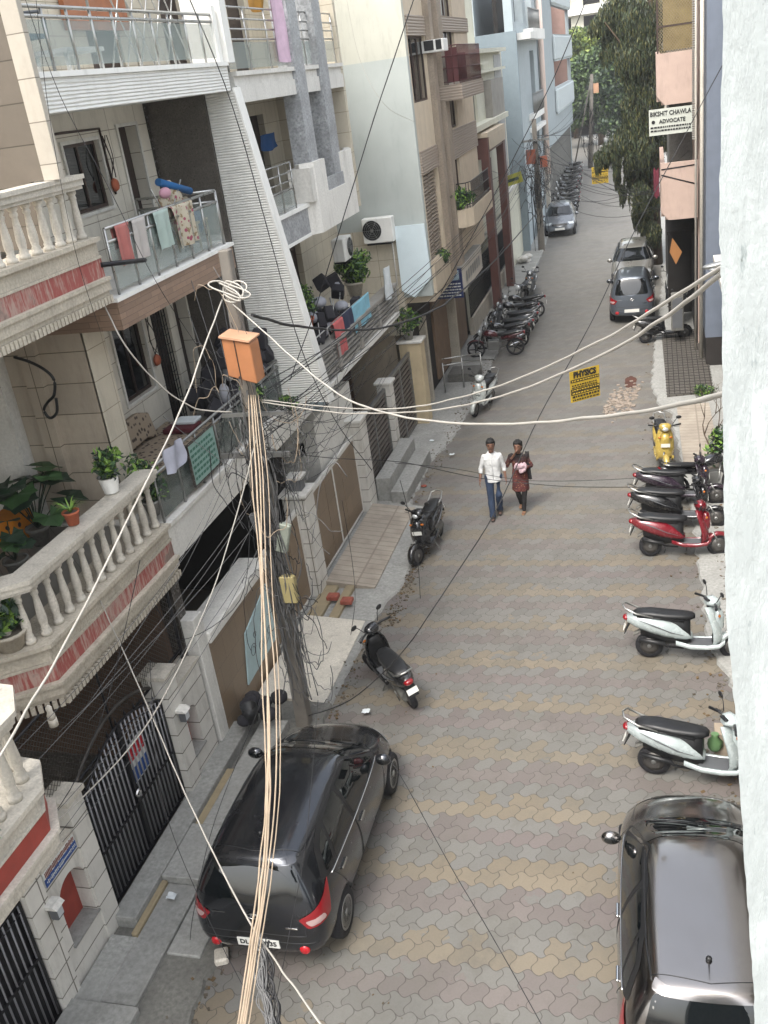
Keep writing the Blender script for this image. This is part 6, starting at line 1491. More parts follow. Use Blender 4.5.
names_ = ['ninth', 'tenth', 'first', 'second', 'third', 'fourth', 'fifth', 'sixth', 'seventh', 'eighth', 'nearest']
for (x, y, rz), nm in zip(far_spots, names_):
    dupe(m2, ('small far motorcycle nearest the far dark silver hatchback' if nm == 'nearest' else 'small far motorcycle, %s of the line beyond the far dark silver hatchback' % nm), (x+bend(y)*.35, y, .03), rz, 7, 'far motorcycles under the blue flats')
dupe(m2, 'black motorcycle in the shade beside the tall grey hatchback', (.45, 38.2, .03), 175, 5, 'motorcycles on the right')
dupe(m2, 'black motorcycle by the grey cabinet in the dark passage', (.75, 34.2, .03), 172, 5, 'motorcycles on the right')
# =================================================================== PEOPLE
mat('skin', '#6f4f40', .55, var=.06); mat('shirt_white', '#c7c8c8', .8, var=.05, sc=6, bump=.2); mat('denim', '#26344a', .85, var=.2, sc=5); mat('hair_black', '#0b0909', .75, var=.2)
mat('shoe_dark', '#2a2320', .6, var=.15); mat('sandal_tan', '#8a6a4e', .7, var=.1); mat('trouser_black', '#141214', .85, var=.15)
s = NT('kurta_floral'); P = s.objc(); v1 = s.n('ShaderNodeTexVoronoi'); v1.inputs['Scale'].default_value = 22; s.l(P, v1.inputs['Vector']); sx = s.n('ShaderNodeSeparateXYZ'); s.l(P, sx.inputs[0])
c_ = s.mix(s.ramp(s.noise(P, 7, 5), .42, .6), lin('#3b1a1c'), lin('#5c2a24')); c_ = s.mix(s.math('MULTIPLY', s.math('LESS_THAN', v1.outputs['Distance'], .22), .8), c_, lin('#8a6a4a')); c_ = s.mix(s.ramp(sx.outputs[2], 1.12, 1.3), c_, lin('#171112')); s.setc(c_); s.b.inputs['Roughness'].default_value = .85; MAT['kurta_floral'] = s.m
def fuse(mb, name, m, parent, vox=.009, sm=4, fold=0.0, fs=14):
    """one continuous surface out of overlapping volumes"""
    bmesh.ops.recalc_face_normals(mb.bm, faces=mb.bm.faces); me = bpy.data.meshes.new('f'); mb.bm.to_mesh(me); mb.bm.free()
    o = bpy.data.objects.new('f', me); col.objects.link(o); md = o.modifiers.new('r', 'REMESH'); md.mode = 'VOXEL'; md.voxel_size = vox; md.use_smooth_shade = True
    if sm: m2_ = o.modifiers.new('s', 'SMOOTH'); m2_.iterations = sm; m2_.factor = .5
    dg = bpy.context.evaluated_depsgraph_get(); dg.update(); r = bpy.data.meshes.new_from_object(o.evaluated_get(dg)); bpy.data.objects.remove(o); r.materials.clear(); r.name = name
    if fold:
        NN = [v.normal.copy() for v in r.vertices]
        for v, vn in zip(r.vertices, NN):
            n_ = noise.noise(Vector((v.co.x*fs, v.co.y*fs, v.co.z*fs*.55)))+.5*noise.noise(v.co*fs*2.1); v.co += vn*n_*fold
    return link_mesh(name, r, m, parent)
def limb(g, pts, rad, n=10):
    P_ = [Vector(p) for p in pts]; g.tube(P_, rad, 12)
    for p, r in zip(P_, rad): g.ball(p, r*.99, 12, 8)
def oval(g, sts, n=18, sq=2.2):
    g.loft([[Vector((cx+math.copysign(abs(math.cos(a))**(2/sq), math.cos(a))*rx, cy+math.copysign(abs(math.sin(a))**(2/sq), math.sin(a))*ry, z)) for a in [2*math.pi*k/n for k in range(n)]] for cx, cy, z, rx, ry in sts])
def head(g0, c, tilt=0):
    c = Vector(c); g = MB()
    oval(g, [(c.x, c.y+.005, c.z-.115, .03, .035), (c.x, c.y-.012, c.z-.10, .048, .062), (c.x, c.y-.008, c.z-.06, .062, .082), (c.x, c.y, c.z, .073, .094), (c.x, c.y+.004, c.z+.05, .074, .098), (c.x, c.y+.006, c.z+.09, .058, .078), (c.x, c.y+.006, c.z+.115, .025, .035)])
    g.loft([[c+Vector((sx*w, y, z)) for sx in (-1, 1)]+[c+Vector((0, y-.02, z+.005))] for w, y, z in ((.008, -.088, .03), (.012, -.098, .0), (.018, -.104, -.022), (.014, -.088, -.034))])   # nose
    for sx in (-1, 1): g.ball(c+Vector((sx*.076, .01, -.005)), .022, 8, 6, (.35, .8, 1.2))
    g.ball(c+Vector((0, -.082, -.062)), .02, 8, 6, (1.3, .6, .5)); g.ball(c+Vector((0, -.07, -.095)), .025, 8, 6)
    for v in g.bm.verts: v.co = c+(v.co-c)*1.12
    me = bpy.data.meshes.new('h'); g.bm.to_mesh(me); g.bm.free(); g0.bm.from_mesh(me)
def grow(g, c, k=1.12):
    for v in g.bm.verts: v.co = c+(v.co-c)*k
def face_bits(parent, c, beard=False):
    c = Vector(c); g = MB()
    for sx in (-1, 1): g.ball(c+Vector((sx*.028, -.084, .008)), .009, 8, 6, (1.3, .5, .7))
    grow(g, c); g.build('eyes', MAT['ink'], parent)
    g = MB()
    for sx in (-1, 1): g.tube([c+Vector((sx*.012, -.090, .030)), c+Vector((sx*.03, -.088, .034)), c+Vector((sx*.046, -.076, .028))], .005, 5)
    if beard: g.ball(c+Vector((0, -.084, -.047)), .028, 10, 6, (1.2, .35, .25)); g.loft([[c+Vector((math.sin(a)*r, -math.cos(a)*r*1.22+.003, z)) for a in [-1.5+k*.3 for k in range(11)]]+[c+Vector((math.sin(a)*(r-.015), -math.cos(a)*(r-.015), z)) for a in [1.5-k*.3 for k in range(11)]] for r, z in ((.068, -.04), (.062, -.075), (.045, -.108))])
    grow(g, c); g.build('facial_hair' if beard else 'eyebrows', MAT['hair_black'], parent)
def hand(g, w, d, side, s=1.0, curl=.5):
    """palm + five bent fingers; w wrist point, d pointing direction"""
    w = Vector(w); d = Vector(d).normalized(); lat = d.cross(Vector((side, 0, 0))).normalized()   # across the palm
    if lat.length < .1: lat = Vector((0, 1, 0))
    inn = lat.cross(d).normalized()
    if inn.x*side > 0: inn = -inn
    g.loft([[w+d*t+lat*(math.cos(a)*rw)+inn*(math.sin(a)*rt) for a in [k*math.pi/5 for k in range(10)]] for t, rw, rt in ((-.01, .022, .017), (.03, .034, .016), (.075, .040, .015), (.09, .036, .011))])
    for k, L in enumerate((.066, .075, .070, .055)):
        b = w+d*.082+lat*(-.030+.020*k); q1 = b+d*L*.45+inn*.006; q2 = q1+(d*(1-curl*.5)+inn*curl).normalized()*L*.32; q3 = q2+(d*(1-curl)+inn*curl*1.3).normalized()*L*.28; g.tube([b-d*.02, b, q1, q2, q3], [.009, .009, .0085, .0078, .006], 7)
    tb = w+d*.025-lat*.026; g.tube([tb, tb+d*.028-lat*.022+inn*.008, tb+d*.058-lat*.028+inn*.018], [.011, .010, .007], 7)
def person_man(loc, rz):
    t = thing('person', 'man walking in a white shirt with rolled sleeves and blue jeans', 'person', (0, 0, 0))
    hc = (.0, -.03, 1.645)
    Lh, Rh = (.095, .0, .92), (-.095, .0, .92)
    Lk, Rk = (.085, -.05, .50), (-.085, -.08, .50); La, Ra = (.075, .10, .10), (-.08, -.20, .09)
    Ls, Rs = (.165, 0, 1.385), (-.165, 0, 1.385); Le, Re = (.235, .04, 1.12), (-.25, .0, 1.12); Lw, Rw = (.26, -.06, .88), (-.285, -.12, .89)
    g = MB(); head(g, hc); g.tube([(0, .01, 1.40), (0, 0, 1.50), (0, -.015, 1.58)], [.062, .056, .056], 14)
    oval(g, [(0, 0, .86, .13, .095), (0, 0, .95, .15, .10), (0, 0, 1.06, .135, .09), (0, 0, 1.25, .165, .105), (0, 0, 1.38, .17, .09), (0, 0, 1.44, .11, .065)])
    for a, b, c, d in ((Ls, Le, Lw, 1), (Rs, Re, Rw, -1)): limb(g, [a, b, c], [.052, .042, .027]); hand(g, c, Vector(c)-Vector(b), d)
    for a, b, c in ((Lh, Lk, La), (Rh, Rk, Ra)): limb(g, [a, b, c], [.08, .055, .038]); g.loft([[Vector((c[0]+x*.038, c[1]+y, z)) for x in (-1, 1)]+[Vector((c[0]-(-1)*x*.03, c[1]+y, z+.05)) for x in (1, -1)] for y, z in ((.05, c[2]-.09), (-.06, c[2]-.09), (-.16, c[2]-.085))])
    body = fuse(g, 'body', MAT['skin'], t)
    face_bits(body, hc, True)
    g = MB(); c = Vector(hc); oval(g, [(c.x, c.y+.045, c.z-.05, .065, .06), (c.x, c.y+.028, c.z+.0, .083, .085), (c.x, c.y+.018, c.z+.05, .086, .10), (c.x, c.y+.008, c.z+.09, .078, .100), (c.x, c.y+.003, c.z+.125, .05, .07), (c.x, c.y+.003, c.z+.14, .02, .03)]); grow(g, c); fuse(g, 'hair', MAT['hair_black'], t, .008, 2, .010, 30)
    g = MB(); oval(g, [(0, -.005, .82, .175, .14), (0, 0, .92, .168, .13), (0, 0, 1.06, .162, .118), (0, 0, 1.25, .185, .122), (0, 0, 1.35, .195, .108), (0, .0, 1.42, .155, .09), (0, 0, 1.475, .08, .07)])
    for a, b, c in ((Ls, Le, Lw), (Rs, Re, Rw)): m_ = Vector(b).lerp(Vector(c), .32); limb(g, [a, b, m_], [.058, .05, .044])
    sh_ = fuse(g, 'shirt', MAT['shirt_white'], t, .009, 3, .010)
    g = MB(); g.tube([(math.cos(a)*.078, math.sin(a)*.075-.002, 1.468-.02*(-math.sin(a))) for a in [-1.2-k*.27 for k in range(15)]], .013, 6); g.build('collar', MAT['shirt_white'], sh_)
    g = MB(); g.tube([(0.003, -.078, 1.45), (0, -.118, 1.32), (0, -.13, 1.1), (0, -.142, .90)], .005, 5); g.build('button_placket', mat('shirt_shade', '#a9aaab', .8), sh_)
    g = MB()
    oval(g, [(0, 0, .80, .15, .105), (0, 0, .92, .16, .11), (0, 0, .98, .15, .10)])
    for a, b, c in ((Lh, Lk, La), (Rh, Rk, Ra)): limb(g, [a, b, Vector(c)+Vector((0, 0, -.02))], [.098, .078, .066])
    fuse(g, 'jeans', MAT['denim'], t, .01, 3, .010)
    for c in (La, Ra):
        g = MB(); g.loft([[Vector((c[0]+math.cos(a)*w, c[1]+y+0*a, c[2]-.085+h*(.5+.5*math.sin(a)))) for a in [k*math.pi/6 for k in range(12)]] for y, w, h in ((.075, .03, .06), (.05, .043, .09), (-.03, .046, .09), (-.11, .048, .06), (-.17, .035, .04), (-.19, .015, .03))]); g.build('shoe', MAT['shoe_dark'], t)
    t.location = Vector(loc); t.rotation_euler = (0, 0, R(rz)); return t
def _unused(): pass
def person_woman(loc, rz):
    t = thing('person', 'woman walking in a dark red patterned tunic, hand to mouth, carrying a pink bundle', 'person', (0, 0, 0))
    hc = (.0, -.03, 1.50); k = .915
    Lh, Rh = (.085, 0, .86), (-.085, 0, .86); Lk, Rk = (.09, -.10, .47), (-.075, -.04, .46); La, Ra = (.06, -.16, .09), (-.05, .12, .12)
    Ls, Rs = (.165, 0, 1.28), (-.165, 0, 1.28); Le, Re = (.25, .01, 1.04), (-.27, -.02, 1.06); Lw, Rw = (.13, -.20, 1.06), (-.06, -.15, 1.36)
    g = MB(); head(g, hc); g.tube([(0, .01, 1.27), (0, 0, 1.37), (0, -.015, 1.44)], [.052, .047, .05], 14)
    oval(g, [(0, 0, .80, .13, .095), (0, 0, .88, .15, .10), (0, 0, 1.0, .125, .085), (0, 0, 1.15, .145, .10), (0, 0, 1.26, .15, .08), (0, 0, 1.31, .10, .06)])
    for a, b, c, d in ((Ls, Le, Lw, 1), (Rs, Re, Rw, -1)): limb(g, [a, b, c], [.045, .037, .024])
    hand(g, Rw, (.25, -.1, .5), -1, .9); hand(g, Lw, (-1, -.25, .1), 1, .9)
    for a, b, c in ((Lh, Lk, La), (Rh, Rk, Ra)): limb(g, [a, b, c], [.075, .05, .034]); g.loft([[Vector((c[0]+x*.034, c[1]+y, z)) for x in (-1, 1)]+[Vector((c[0]+x*.028, c[1]+y, z+.045)) for x in (1, -1)] for y, z in ((.05, c[2]-.085), (-.06, c[2]-.085), (-.14, c[2]-.08))])
    body = fuse(g, 'body', MAT['skin'], t); face_bits(body, hc)
    g = MB(); c = Vector(hc); oval(g, [(c.x, c.y+.07, c.z-.12, .05, .045), (c.x, c.y+.055, c.z-.05, .078, .06), (c.x, c.y+.03, c.z+.0, .086, .082), (c.x, c.y+.018, c.z+.05, .087, .10), (c.x, c.y+.008, c.z+.09, .078, .098), (c.x, c.y+.003, c.z+.125, .04, .06)]); g.ball((c.x, c.y+.12, c.z+.0), .05, 10, 8); grow(g, c); fuse(g, 'hair', MAT['hair_black'], t, .008, 2, .010, 30)
    g = MB(); oval(g, [(0, -.02, .50, .185, .16), (0, -.01, .65, .178, .145), (0, 0, .86, .175, .125), (0, 0, 1.0, .15, .11), (0, 0, 1.15, .168, .125), (0, 0, 1.25, .17, .10), (0, 0, 1.30, .12, .08), (0, 0, 1.335, .065, .06)])
    for a, b, c in ((Ls, Le, Lw), (Rs, Re, Rw)): m_ = Vector(b).lerp(Vector(c), .55); limb(g, [a, b, m_], [.058, .05, .04])
    fuse(g, 'tunic', MAT['kurta_floral'], t, .009, 3, .014)
    g = MB()
    oval(g, [(0, 0, .72, .14, .10), (0, 0, .86, .15, .105)])
    for a, b, c in ((Lh, Lk, La), (Rh, Rk, Ra)): limb(g, [a, b, Vector(c)+Vector((0, 0, -.01))], [.085, .062, .044])
    fuse(g, 'trousers', MAT['trouser_black'], t, .01, 3, .008)
    for c in (La, Ra): g = MB(); g.loft([[Vector((c[0]+math.cos(a)*w, c[1]+y, c[2]-.085+h*(.5+.5*math.sin(a)))) for a in [q*math.pi/5 for q in range(10)]] for y, w, h in ((.065, .03, .03), (0, .038, .05), (-.10, .042, .045), (-.15, .025, .03))]); g.build('shoe', MAT['sandal_tan'], t)
    # scarf over left shoulder, falling behind
    g = MB(); g.grid(8, 16, lambda u, v: Vector((.10+.08*u+.10*v, .12*math.cos(v*3.1)+.015*math.sin(u*9), 1.34-abs(v-.25)*.75)), True); g.build('scarf', MAT['trouser_black'], t)
    t.location = Vector(loc); t.rotation_euler = (0, 0, R(rz))
    b = thing('bundle', 'pink and white cloth bundle held against the chest of the walking woman', 'bundle', (0, 0, 0))
    g = MB(); rn = random.Random(3)
    for _ in range(22): g.ball((.06+rn.uniform(-.12, .12), -.23+rn.uniform(-.04, .04), 1.09+rn.uniform(-.06, .08)), rn.uniform(.03, .06), 10, 8)
    fuse(g, 'cloth', mat('pink_cloth', '#a58e94', .9, var=.2, sc=14), b, .01, 2, .02, 22); b.location = Vector(loc); b.rotation_euler = (0, 0, R(rz))
    return t
pm_ = onZ(489, 508, 0); person_man((-3.42, 19.05, 0), 8)
person_woman((-2.88, 19.3, 0), -4)
# =================================================================== POLES AND CABLES
mat('pole_concrete', '#6f6a63', .85, var=.2, sc=3, dirt=.5, bump=.3); mat('orange_box', '#a06a45', .55, var=.12, sc=4, dirt=.35); mat('cable_beige', '#a1917d', .6, var=.1, sc=3, dirt=.25); mat('cable_white', '#a39f97', .55, var=.08, dirt=.2); mat('cable_black', '#1b1b1d', .6, var=.1); mat('cable_grey', '#5c5c5c', .6, var=.1)
def spline(pts, n=10):
    P_ = [Vector(p) for p in pts]; out = []
    for i in range(len(P_)-1):
        p0 = P_[max(i-1, 0)]; p1 = P_[i]; p2 = P_[i+1]; p3 = P_[min(i+2, len(P_)-1)]
        for k in range(n):
            t = k/n; out.append(.5*((2*p1)+(-p0+p2)*t+(2*p0-5*p1+4*p2-p3)*t*t+(-p0+3*p1-3*p2+p3)*t**3))
    out.append(P_[-1]); return out
pole = thing('utility_pole', 'weathered concrete pole wrapped in tangled cables beside the near black hatchback', 'pole', (-5.32, 11.45, 0))
g = MB(); g.loft([[Vector((cx+sx*w, 11.45+sy*w, z)) for sx, sy in ((-1, -1), (1, -1), (1, 1), (-1, 1))] for z, w, cx in ((0, .105, -5.36), (7.3, .07, -5.16))], smooth=False); g.bevel(.015); g.build('shaft', MAT['pole_concrete'], pole)
g = MB(); g.box(-5.75, -4.75, 11.33, 11.38, 4.55, 4.62); g.box(-5.6, -4.7, 11.30, 11.34, 5.15, 5.2); g.build('cross_arm', MAT['steel_dull'], pole)
ob = MB(); ob.prism([(-5.24, 5.80), (-4.87, 5.68), (-4.87, 6.20), (-5.24, 6.32)], 'y', 11.0, 11.30); ob.bevel(.012); obx = ob.build('meter_box', MAT['orange_box'], pole)
g = MB(); g.box(-5.26, -4.85, 10.97, 11.33, 6.265, 6.29, rot=Matrix.Rotation(R(12), 3, 'Y')); g.build('box_lid', mat('orange_pale', '#b98f72', .6, var=.1, dirt=.3), obx)
g = MB(); g.lathe([(.02, 0), (.02, .01)], (-5.08, 10.985, 5.78), 'y', 8); g.box(-5.075, -5.065, 10.988, 10.999, 5.68, 6.26); g.build('door_seam', MAT['brown_frame'], obx)
jb = MB(); jb.box(-5.2, -4.98, 11.2, 11.32, 2.35, 2.78); jb.bevel(.015); jb.build('junction_box', mat('box_cream', '#a79a6c', .6, var=.1, dirt=.3), pole)
jb = MB(); jb.box(-5.12, -4.95, 11.22, 11.32, 3.15, 3.6, rot=Matrix.Rotation(.3, 3, 'Y')); jb.bevel(.015); jb.build('junction_box', mat('box_pale', '#8e9488', .6, var=.15, dirt=.4), pole)
jb = MB(); jb.box(-5.45, -5.25, 11.25, 11.36, 3.3, 3.75, rot=Matrix.Rotation(-.2, 3, 'Y')); jb.bevel(.015); jb.build('junction_box', MAT['grey_plastic'], pole)
rn = random.Random(44)
def tangle(parent, c, rx, rz, n, r, m, name, ry=.3):
    g = MB()
    for i in range(n):
        p = Vector((c[0]+rn.gauss(0, rx*.5), c[1]-.12+rn.gauss(0, ry*.5), c[2]+rn.gauss(0, rz*.5))); pts = [p.copy()]; a = rn.uniform(0, 6.28); rad = rn.uniform(.06, .26); tw = rn.uniform(.25, .55)
        for k in range(rn.randrange(8, 18)):
            a += tw*rn.uniform(-.4, 1.3); p = p+Vector((math.cos(a)*rad*.28, rn.uniform(-.04, .04), math.sin(a)*rad*.75+rn.uniform(-.07, .05))); pts.append(p.copy())
        g.tube(spline(pts, 3), r*rn.uniform(.7, 1.3), 4)
    return g.build(name, m, parent)
tangle(pole, (-5.22, 11.4, 4.9), .45, .9, 26, .006, MAT['cable_black'], 'cable_tangle'); tangle(pole, (-5.25, 11.4, 4.9), .5, .8, 12, .005, MAT['cable_beige'], 'cable_tangle'); tangle(pole, (-5.2, 11.4, 3.3), .2, 1.0, 20, .006, MAT['cable_black'], 'cable_tangle', .2)
tangle(pole, (-5.2, 11.4, 1.9), .2, .8, 26, .006, MAT['cable_grey'], 'cable_tangle', .2); tangle(pole, (-4.75, 11.6, 4.6), .7, .5, 24, .005, MAT['cable_grey'], 'cable_tangle', .5)
g = MB()
for i in range(34):
    x0 = -5.2+rn.uniform(-.16, .2); z1_ = rn.uniform(4.2, 5.6); z0_ = rn.uniform(.4, 3.2); g.tube(spline([(x0+rn.uniform(-.06, .06), 11.3+rn.uniform(-.12, .05), lerp(z1_, z0_, k/6)) for k in range(7)], 4), rn.uniform(.004, .012), 4)
g.build('cable_strands', MAT['cable_grey'], pole)
# rings of spare cable at the pole head
g = MB()
for i in range(4):
    r_ = .13+.03*i; g.tube([(-5.02+r_*math.cos(a+i)*(1.1+.25*math.sin(a*2+i)), 11.2-.05*i+.1*math.sin(a), 6.82+.11*math.sin(a+.4*i)+.02*i) for a in [k*math.pi/12 for k in range(25)]], .011, 6)
g.build('cable_coil', MAT['cable_white'], pole)
def cable(label, pts, r, m, group=None, world=False, name='cable', n=8, seg=6, tagit=True):
    P_ = [Vector(p) if world else onY(*p) for p in pts]; g = MB(); S_ = spline(P_, n); sd_ = sum(map(ord, label)) % 97; L_ = len(S_)
    S_ = [p+Vector((noise.noise(Vector((i*.35, sd_, 0))), noise.noise(Vector((i*.35, sd_, 5))), noise.noise(Vector((i*.35, sd_, 9)))))*r*.9 for i, p in enumerate(S_)]
    g.tube(S_, [r*(1+.22*noise.noise(Vector((i*.8, sd_, 2)))) for i in range(L_)], seg); o = g.build(name, MAT[m]); return top(o, label, 'cable', group)
cable('thick white cable sagging lowest across the street from the pole head to the near wall', [(228, 300, 11.2), (262, 330, 10.6), (300, 364, 9.7), (345, 398, 8.7), (400, 416, 7.6), (470, 424, 6.4), (560, 421, 5), (650, 410, 3.8), (724, 394, 2.6), (760, 385, 2.0)], .0095, 'cable_white')
cable('upper of the two pale cables rising to the lamp at right', [(262, 400, 11.0), (330, 407, 9.6), (390, 409, 8.4), (450, 400, 7.2), (520, 378, 6), (600, 341, 4.7), (660, 306, 3.6), (724, 266, 2.6), (770, 240, 2.0)], .0065, 'cable_white')
cable('lower of the two pale cables rising to the lamp at right', [(262, 402, 11.0), (330, 412, 9.6), (390, 413, 8.4), (450, 408, 7.2), (520, 390, 6), (600, 356, 4.7), (660, 321, 3.6), (726, 270, 2.6), (770, 248, 2.0)], .0075, 'cable_white')
cable('thick pale cable running from the pole head down to the left edge', [(222, 300, 11.2), (205, 345, 10.3), (180, 412, 9.2), (130, 515, 7.4), (75, 625, 6.0), (20, 722, 4.9), (-20, 790, 4.3)], .0105, 'cable_white')
cable('pale cable hanging from the upper stone balcony corner to the pole', [(104, 304, 10.5), (125, 345, 10.4), (160, 385, 10.6), (195, 408, 10.9), (232, 412, 11.2)], .010, 'cable_white')
cable('thick black cable dipping from the pole towards the blue shop sign', [(252, 315, 11.4), (290, 325, 13), (340, 330, 15), (385, 327, 17), (430, 312, 20), (460, 292, 24), (500, 255, 34), (535, 215, 48)], .021, 'cable_black')
for i, (dx, r) in enumerate(((-6, .008), (-1.5, .012), (2, .010), (5, .008), (10, .006))):
    cable(['thin beige cable at the left of the long hanging bundle', 'thickest beige cable of the long hanging bundle', 'beige cable in the middle of the long hanging bundle', 'beige cable right of the middle of the long hanging bundle', 'loose beige cable at the right of the long hanging bundle'][i],
        [(252+dx*.6, 395, 11.2), (258+dx, 480, 10.4), (263+dx*.8+rn.uniform(-3, 3), 580, 9.2), (268+dx+rn.uniform(-3, 3), 680, 8.0), (270+dx*.9+rn.uniform(-2, 2), 780, 6.9), (264+dx*.8, 870, 5.9), (253+dx*.7, 950, 5.1), (238+dx*.7, 1050, 4.2)], r, 'cable_beige', 'bundle of beige cables hanging from the pole')
cable('twisted white pair crossing the near hatchback down to the bottom edge', [(100, 600, 8.75), (125, 655, 8.6), (160, 735, 7.6), (195, 815, 6.7), (240, 905, 5.7), (268, 950, 5.2), (300, 995, 4.7), (335, 1045, 4.3)], .008, 'cable_white')
# dark knotted bundle at the bottom
nb_ = thing('cable_bundle', 'dark knotted cable bundle at the bottom edge below the near hatchback', 'cable', onY(262, 1030, 5.0)); rn = random.Random(5)
g = MB()
for i in range(16):
    pts = [onY(256+rn.uniform(-5, 5)+(k*3), 935+k*22, 5.5-k*.12)+Vector((rn.uniform(-.03, .03), rn.uniform(-.03, .03), 0)) for k in range(6)]; g.tube(spline(pts, 4), rn.uniform(.004, .011), 5)
g.build('strands', MAT['cable_grey'], nb_)
g = MB()
for i in range(12):
    pts = [onY(262+rn.uniform(-6, 8)+(k*3), 940+k*22, 5.5-k*.12)+Vector((rn.uniform(-.03, .03), rn.uniform(-.03, .03), 0)) for k in range(6)]; g.tube(spline(pts, 4), rn.uniform(.004, .014), 5)
g.build('strands', MAT['cable_black'], nb_)
B_ = 'thin black wires crossing the view'
for lb, pts, r in [
    ('black wire slanting from the upper right over the walking couple to the near car', [(728, 55, 22), (640, 220, 19), (590, 325, 17), (540, 415, 15), (495, 512, 13.5), (440, 598, 12), (400, 655, 11.8), (350, 700, 11.5), (300, 718, 11.4)], .009),
    ('black wire slanting across the blue side wall', [(417, -10, 14), (380, 100, 14), (345, 212, 14), (315, 310, 14.5), (290, 380, 15)], .008),
    ('black wire running down the front of the slanted fin wall', [(186, -10, 12), (232, 105, 12.5), (272, 245, 13), (300, 345, 13), (335, 420, 13.5), (372, 470, 14)], .007),
    ('black wire from the top edge past the far light blue flats', [(590, -10, 26), (555, 75, 26), (510, 165, 26), (470, 240, 26), (420, 330, 26), (395, 380, 26)], .012),
    ('thin wire sagging across the road behind the walking couple', [(250, 447, 12), (330, 458, 13), (400, 462, 14), (480, 478, 15), (560, 486, 15), (640, 487, 14), (728, 484, 12)], .006),
    ('thin wire passing in front of the walking couple', [(395, 463, 16), (450, 468, 17), (500, 477, 17), (540, 481, 17), (620, 479, 17), (725, 470, 17)], .005),
    ('thin dark wire across the pavers at the bottom centre', [(375, 740, 9.6), (400, 775, 9.2), (450, 865, 8.2), (500, 950, 7.2), (550, 1040, 6.4)], .005),
    ('thin wire running along the left taupe pillar', [(22, -10, 10), (60, 95, 10), (110, 190, 10), (155, 280, 10), (200, 350, 10.5)], .004),
    ('thin wire crossing the upper glass balcony', [(35, -10, 9), (50, 120, 9), (75, 250, 9), (100, 330, 9.5)], .003),
    ('faint wire hanging loosely across the blue side wall', [(345, -10, 20), (360, 60, 20), (385, 105, 20), (415, 122, 22)], .004),
    ('thin grey wire crossing the scalloped gate', [(140, 560, 9), (110, 690, 8), (70, 790, 7), (0, 880, 6)], .005),
    ('pale wire over the scalloped gate and near wall pillar', [(256, 440, 11.2), (235, 520, 10.4), (205, 610, 9.2), (150, 720, 8), (80, 800, 7), (0, 868, 6)], .009),
    ('grey wire sagging from the pole across the brown clad wall', [(250, 520, 11), (240, 600, 10.5), (180, 640, 9.8), (150, 600, 9.8), (100, 590, 9.5)], .005),
    ('thin wire hanging down in front of the near hatchback tailgate', [(150, 660, 8), (160, 790, 7), (200, 900, 6.3), (245, 990, 5.5)], .004),
    ('thin wire descending over the roof of the near hatchback', [(262, 700, 9), (215, 820, 8), (195, 905, 7), (190, 940, 6.5)], .004),
    ('thin wire dropping from the bundle beside the number plate', [(318, 700, 8), (306, 840, 7), (290, 930, 6), (268, 1040, 5)], .0035),
    ('two looping wires hanging over the tiled ramp', [(400, 480, 16), (415, 540, 16), (420, 590, 15.5), (421, 635, 15)], .006),
    ('wire dropping from the gate wall onto the tiled ramp', [(342, 500, 14), (352, 560, 14), (355, 600, 14), (350, 640, 14)], .005)]:
    cable(lb, pts, r, 'cable_black' if 'pale' not in lb and 'faint' not in lb else 'cable_white', B_, n=6, seg=5)
# wires between poles and houses (world space, sagging)
def sag(a, b, s_, n=14): a = Vector(a); b = Vector(b); return [a.lerp(b, i/n)-Vector((0, 0, 4*s_*(i/n)*(1-i/n))) for i in range(n+1)]
def wires(label, group, lst, r, m):
    for a, b, s_ in lst:
        g = MB(); g.tube(sag(a, b, s_), r, 4); top(g.build('cable', MAT[m]), label, 'cable', group)
rn = random.Random(9)
P0 = (-5.2, 11.4); P1 = (-5.5, 50.2)
wires('thin dark wire strung along the left side between the near pole and the far pole', 'wires between the two poles', [((P0[0]+rn.uniform(-.2, .3), 11.5, rn.uniform(4.4, 5.6)), (P1[0]+rn.uniform(-.2, .2), 50.2, rn.uniform(4.3, 5.6)), rn.uniform(.5, 1.5)) for _ in range(9)], .008, 'cable_black')
wires('thin grey service wire from the tangled pole to the glass balcony house', 'service wires to the balcony house', [((P0[0]-.1, 11.3, rn.uniform(4.2, 5.6)), (-6.42, rn.uniform(10.8, 16), rn.uniform(3.4, 6.8)), rn.uniform(.05, .4)) for _ in range(11)], .005, 'cable_grey')
wires('thin dark service wire from the tangled pole to the walls beyond the tiled ramp', 'service wires to the gate walls', [((P0[0]+rn.uniform(0, .3), 11.5, rn.uniform(3.8, 5.4)), (-6.42+rn.uniform(0, .1), rn.uniform(15.5, 25), rn.uniform(1.8, 4.1)), rn.uniform(.1, .7)) for _ in range(18)], .005, 'cable_black')
wires('thin pale service wire from the tangled pole down to the stone house gate', 'service wires to the stone house', [((P0[0]-.1, 11.3, rn.uniform(3.0, 5.0)), (-6.4, rn.uniform(6.5, 10.4), rn.uniform(1.6, 3.3)), rn.uniform(.05, .3)) for _ in range(9)], .005, 'cable_grey')
wires('thin wire crossing the street high up between the far pole and the right side', 'wires fanning from the far pole', [((P1[0]+.1, 50.0, rn.uniform(4.0, 5.6)), (rn.uniform(.2, 1.2), rn.uniform(34, 46), rn.uniform(3, 6)), rn.uniform(.2, 1.0)) for _ in range(9)], .009, 'cable_black')
wires('thin wire from the far pole to the houses on the left', 'wires from the far pole to the left houses', [((P1[0], 50.0, rn.uniform(4.2, 5.6)), (-6.3, rn.uniform(36, 66), rn.uniform(2.5, 6)), rn.uniform(.1, .5)) for _ in range(12)], .009, 'cable_black')
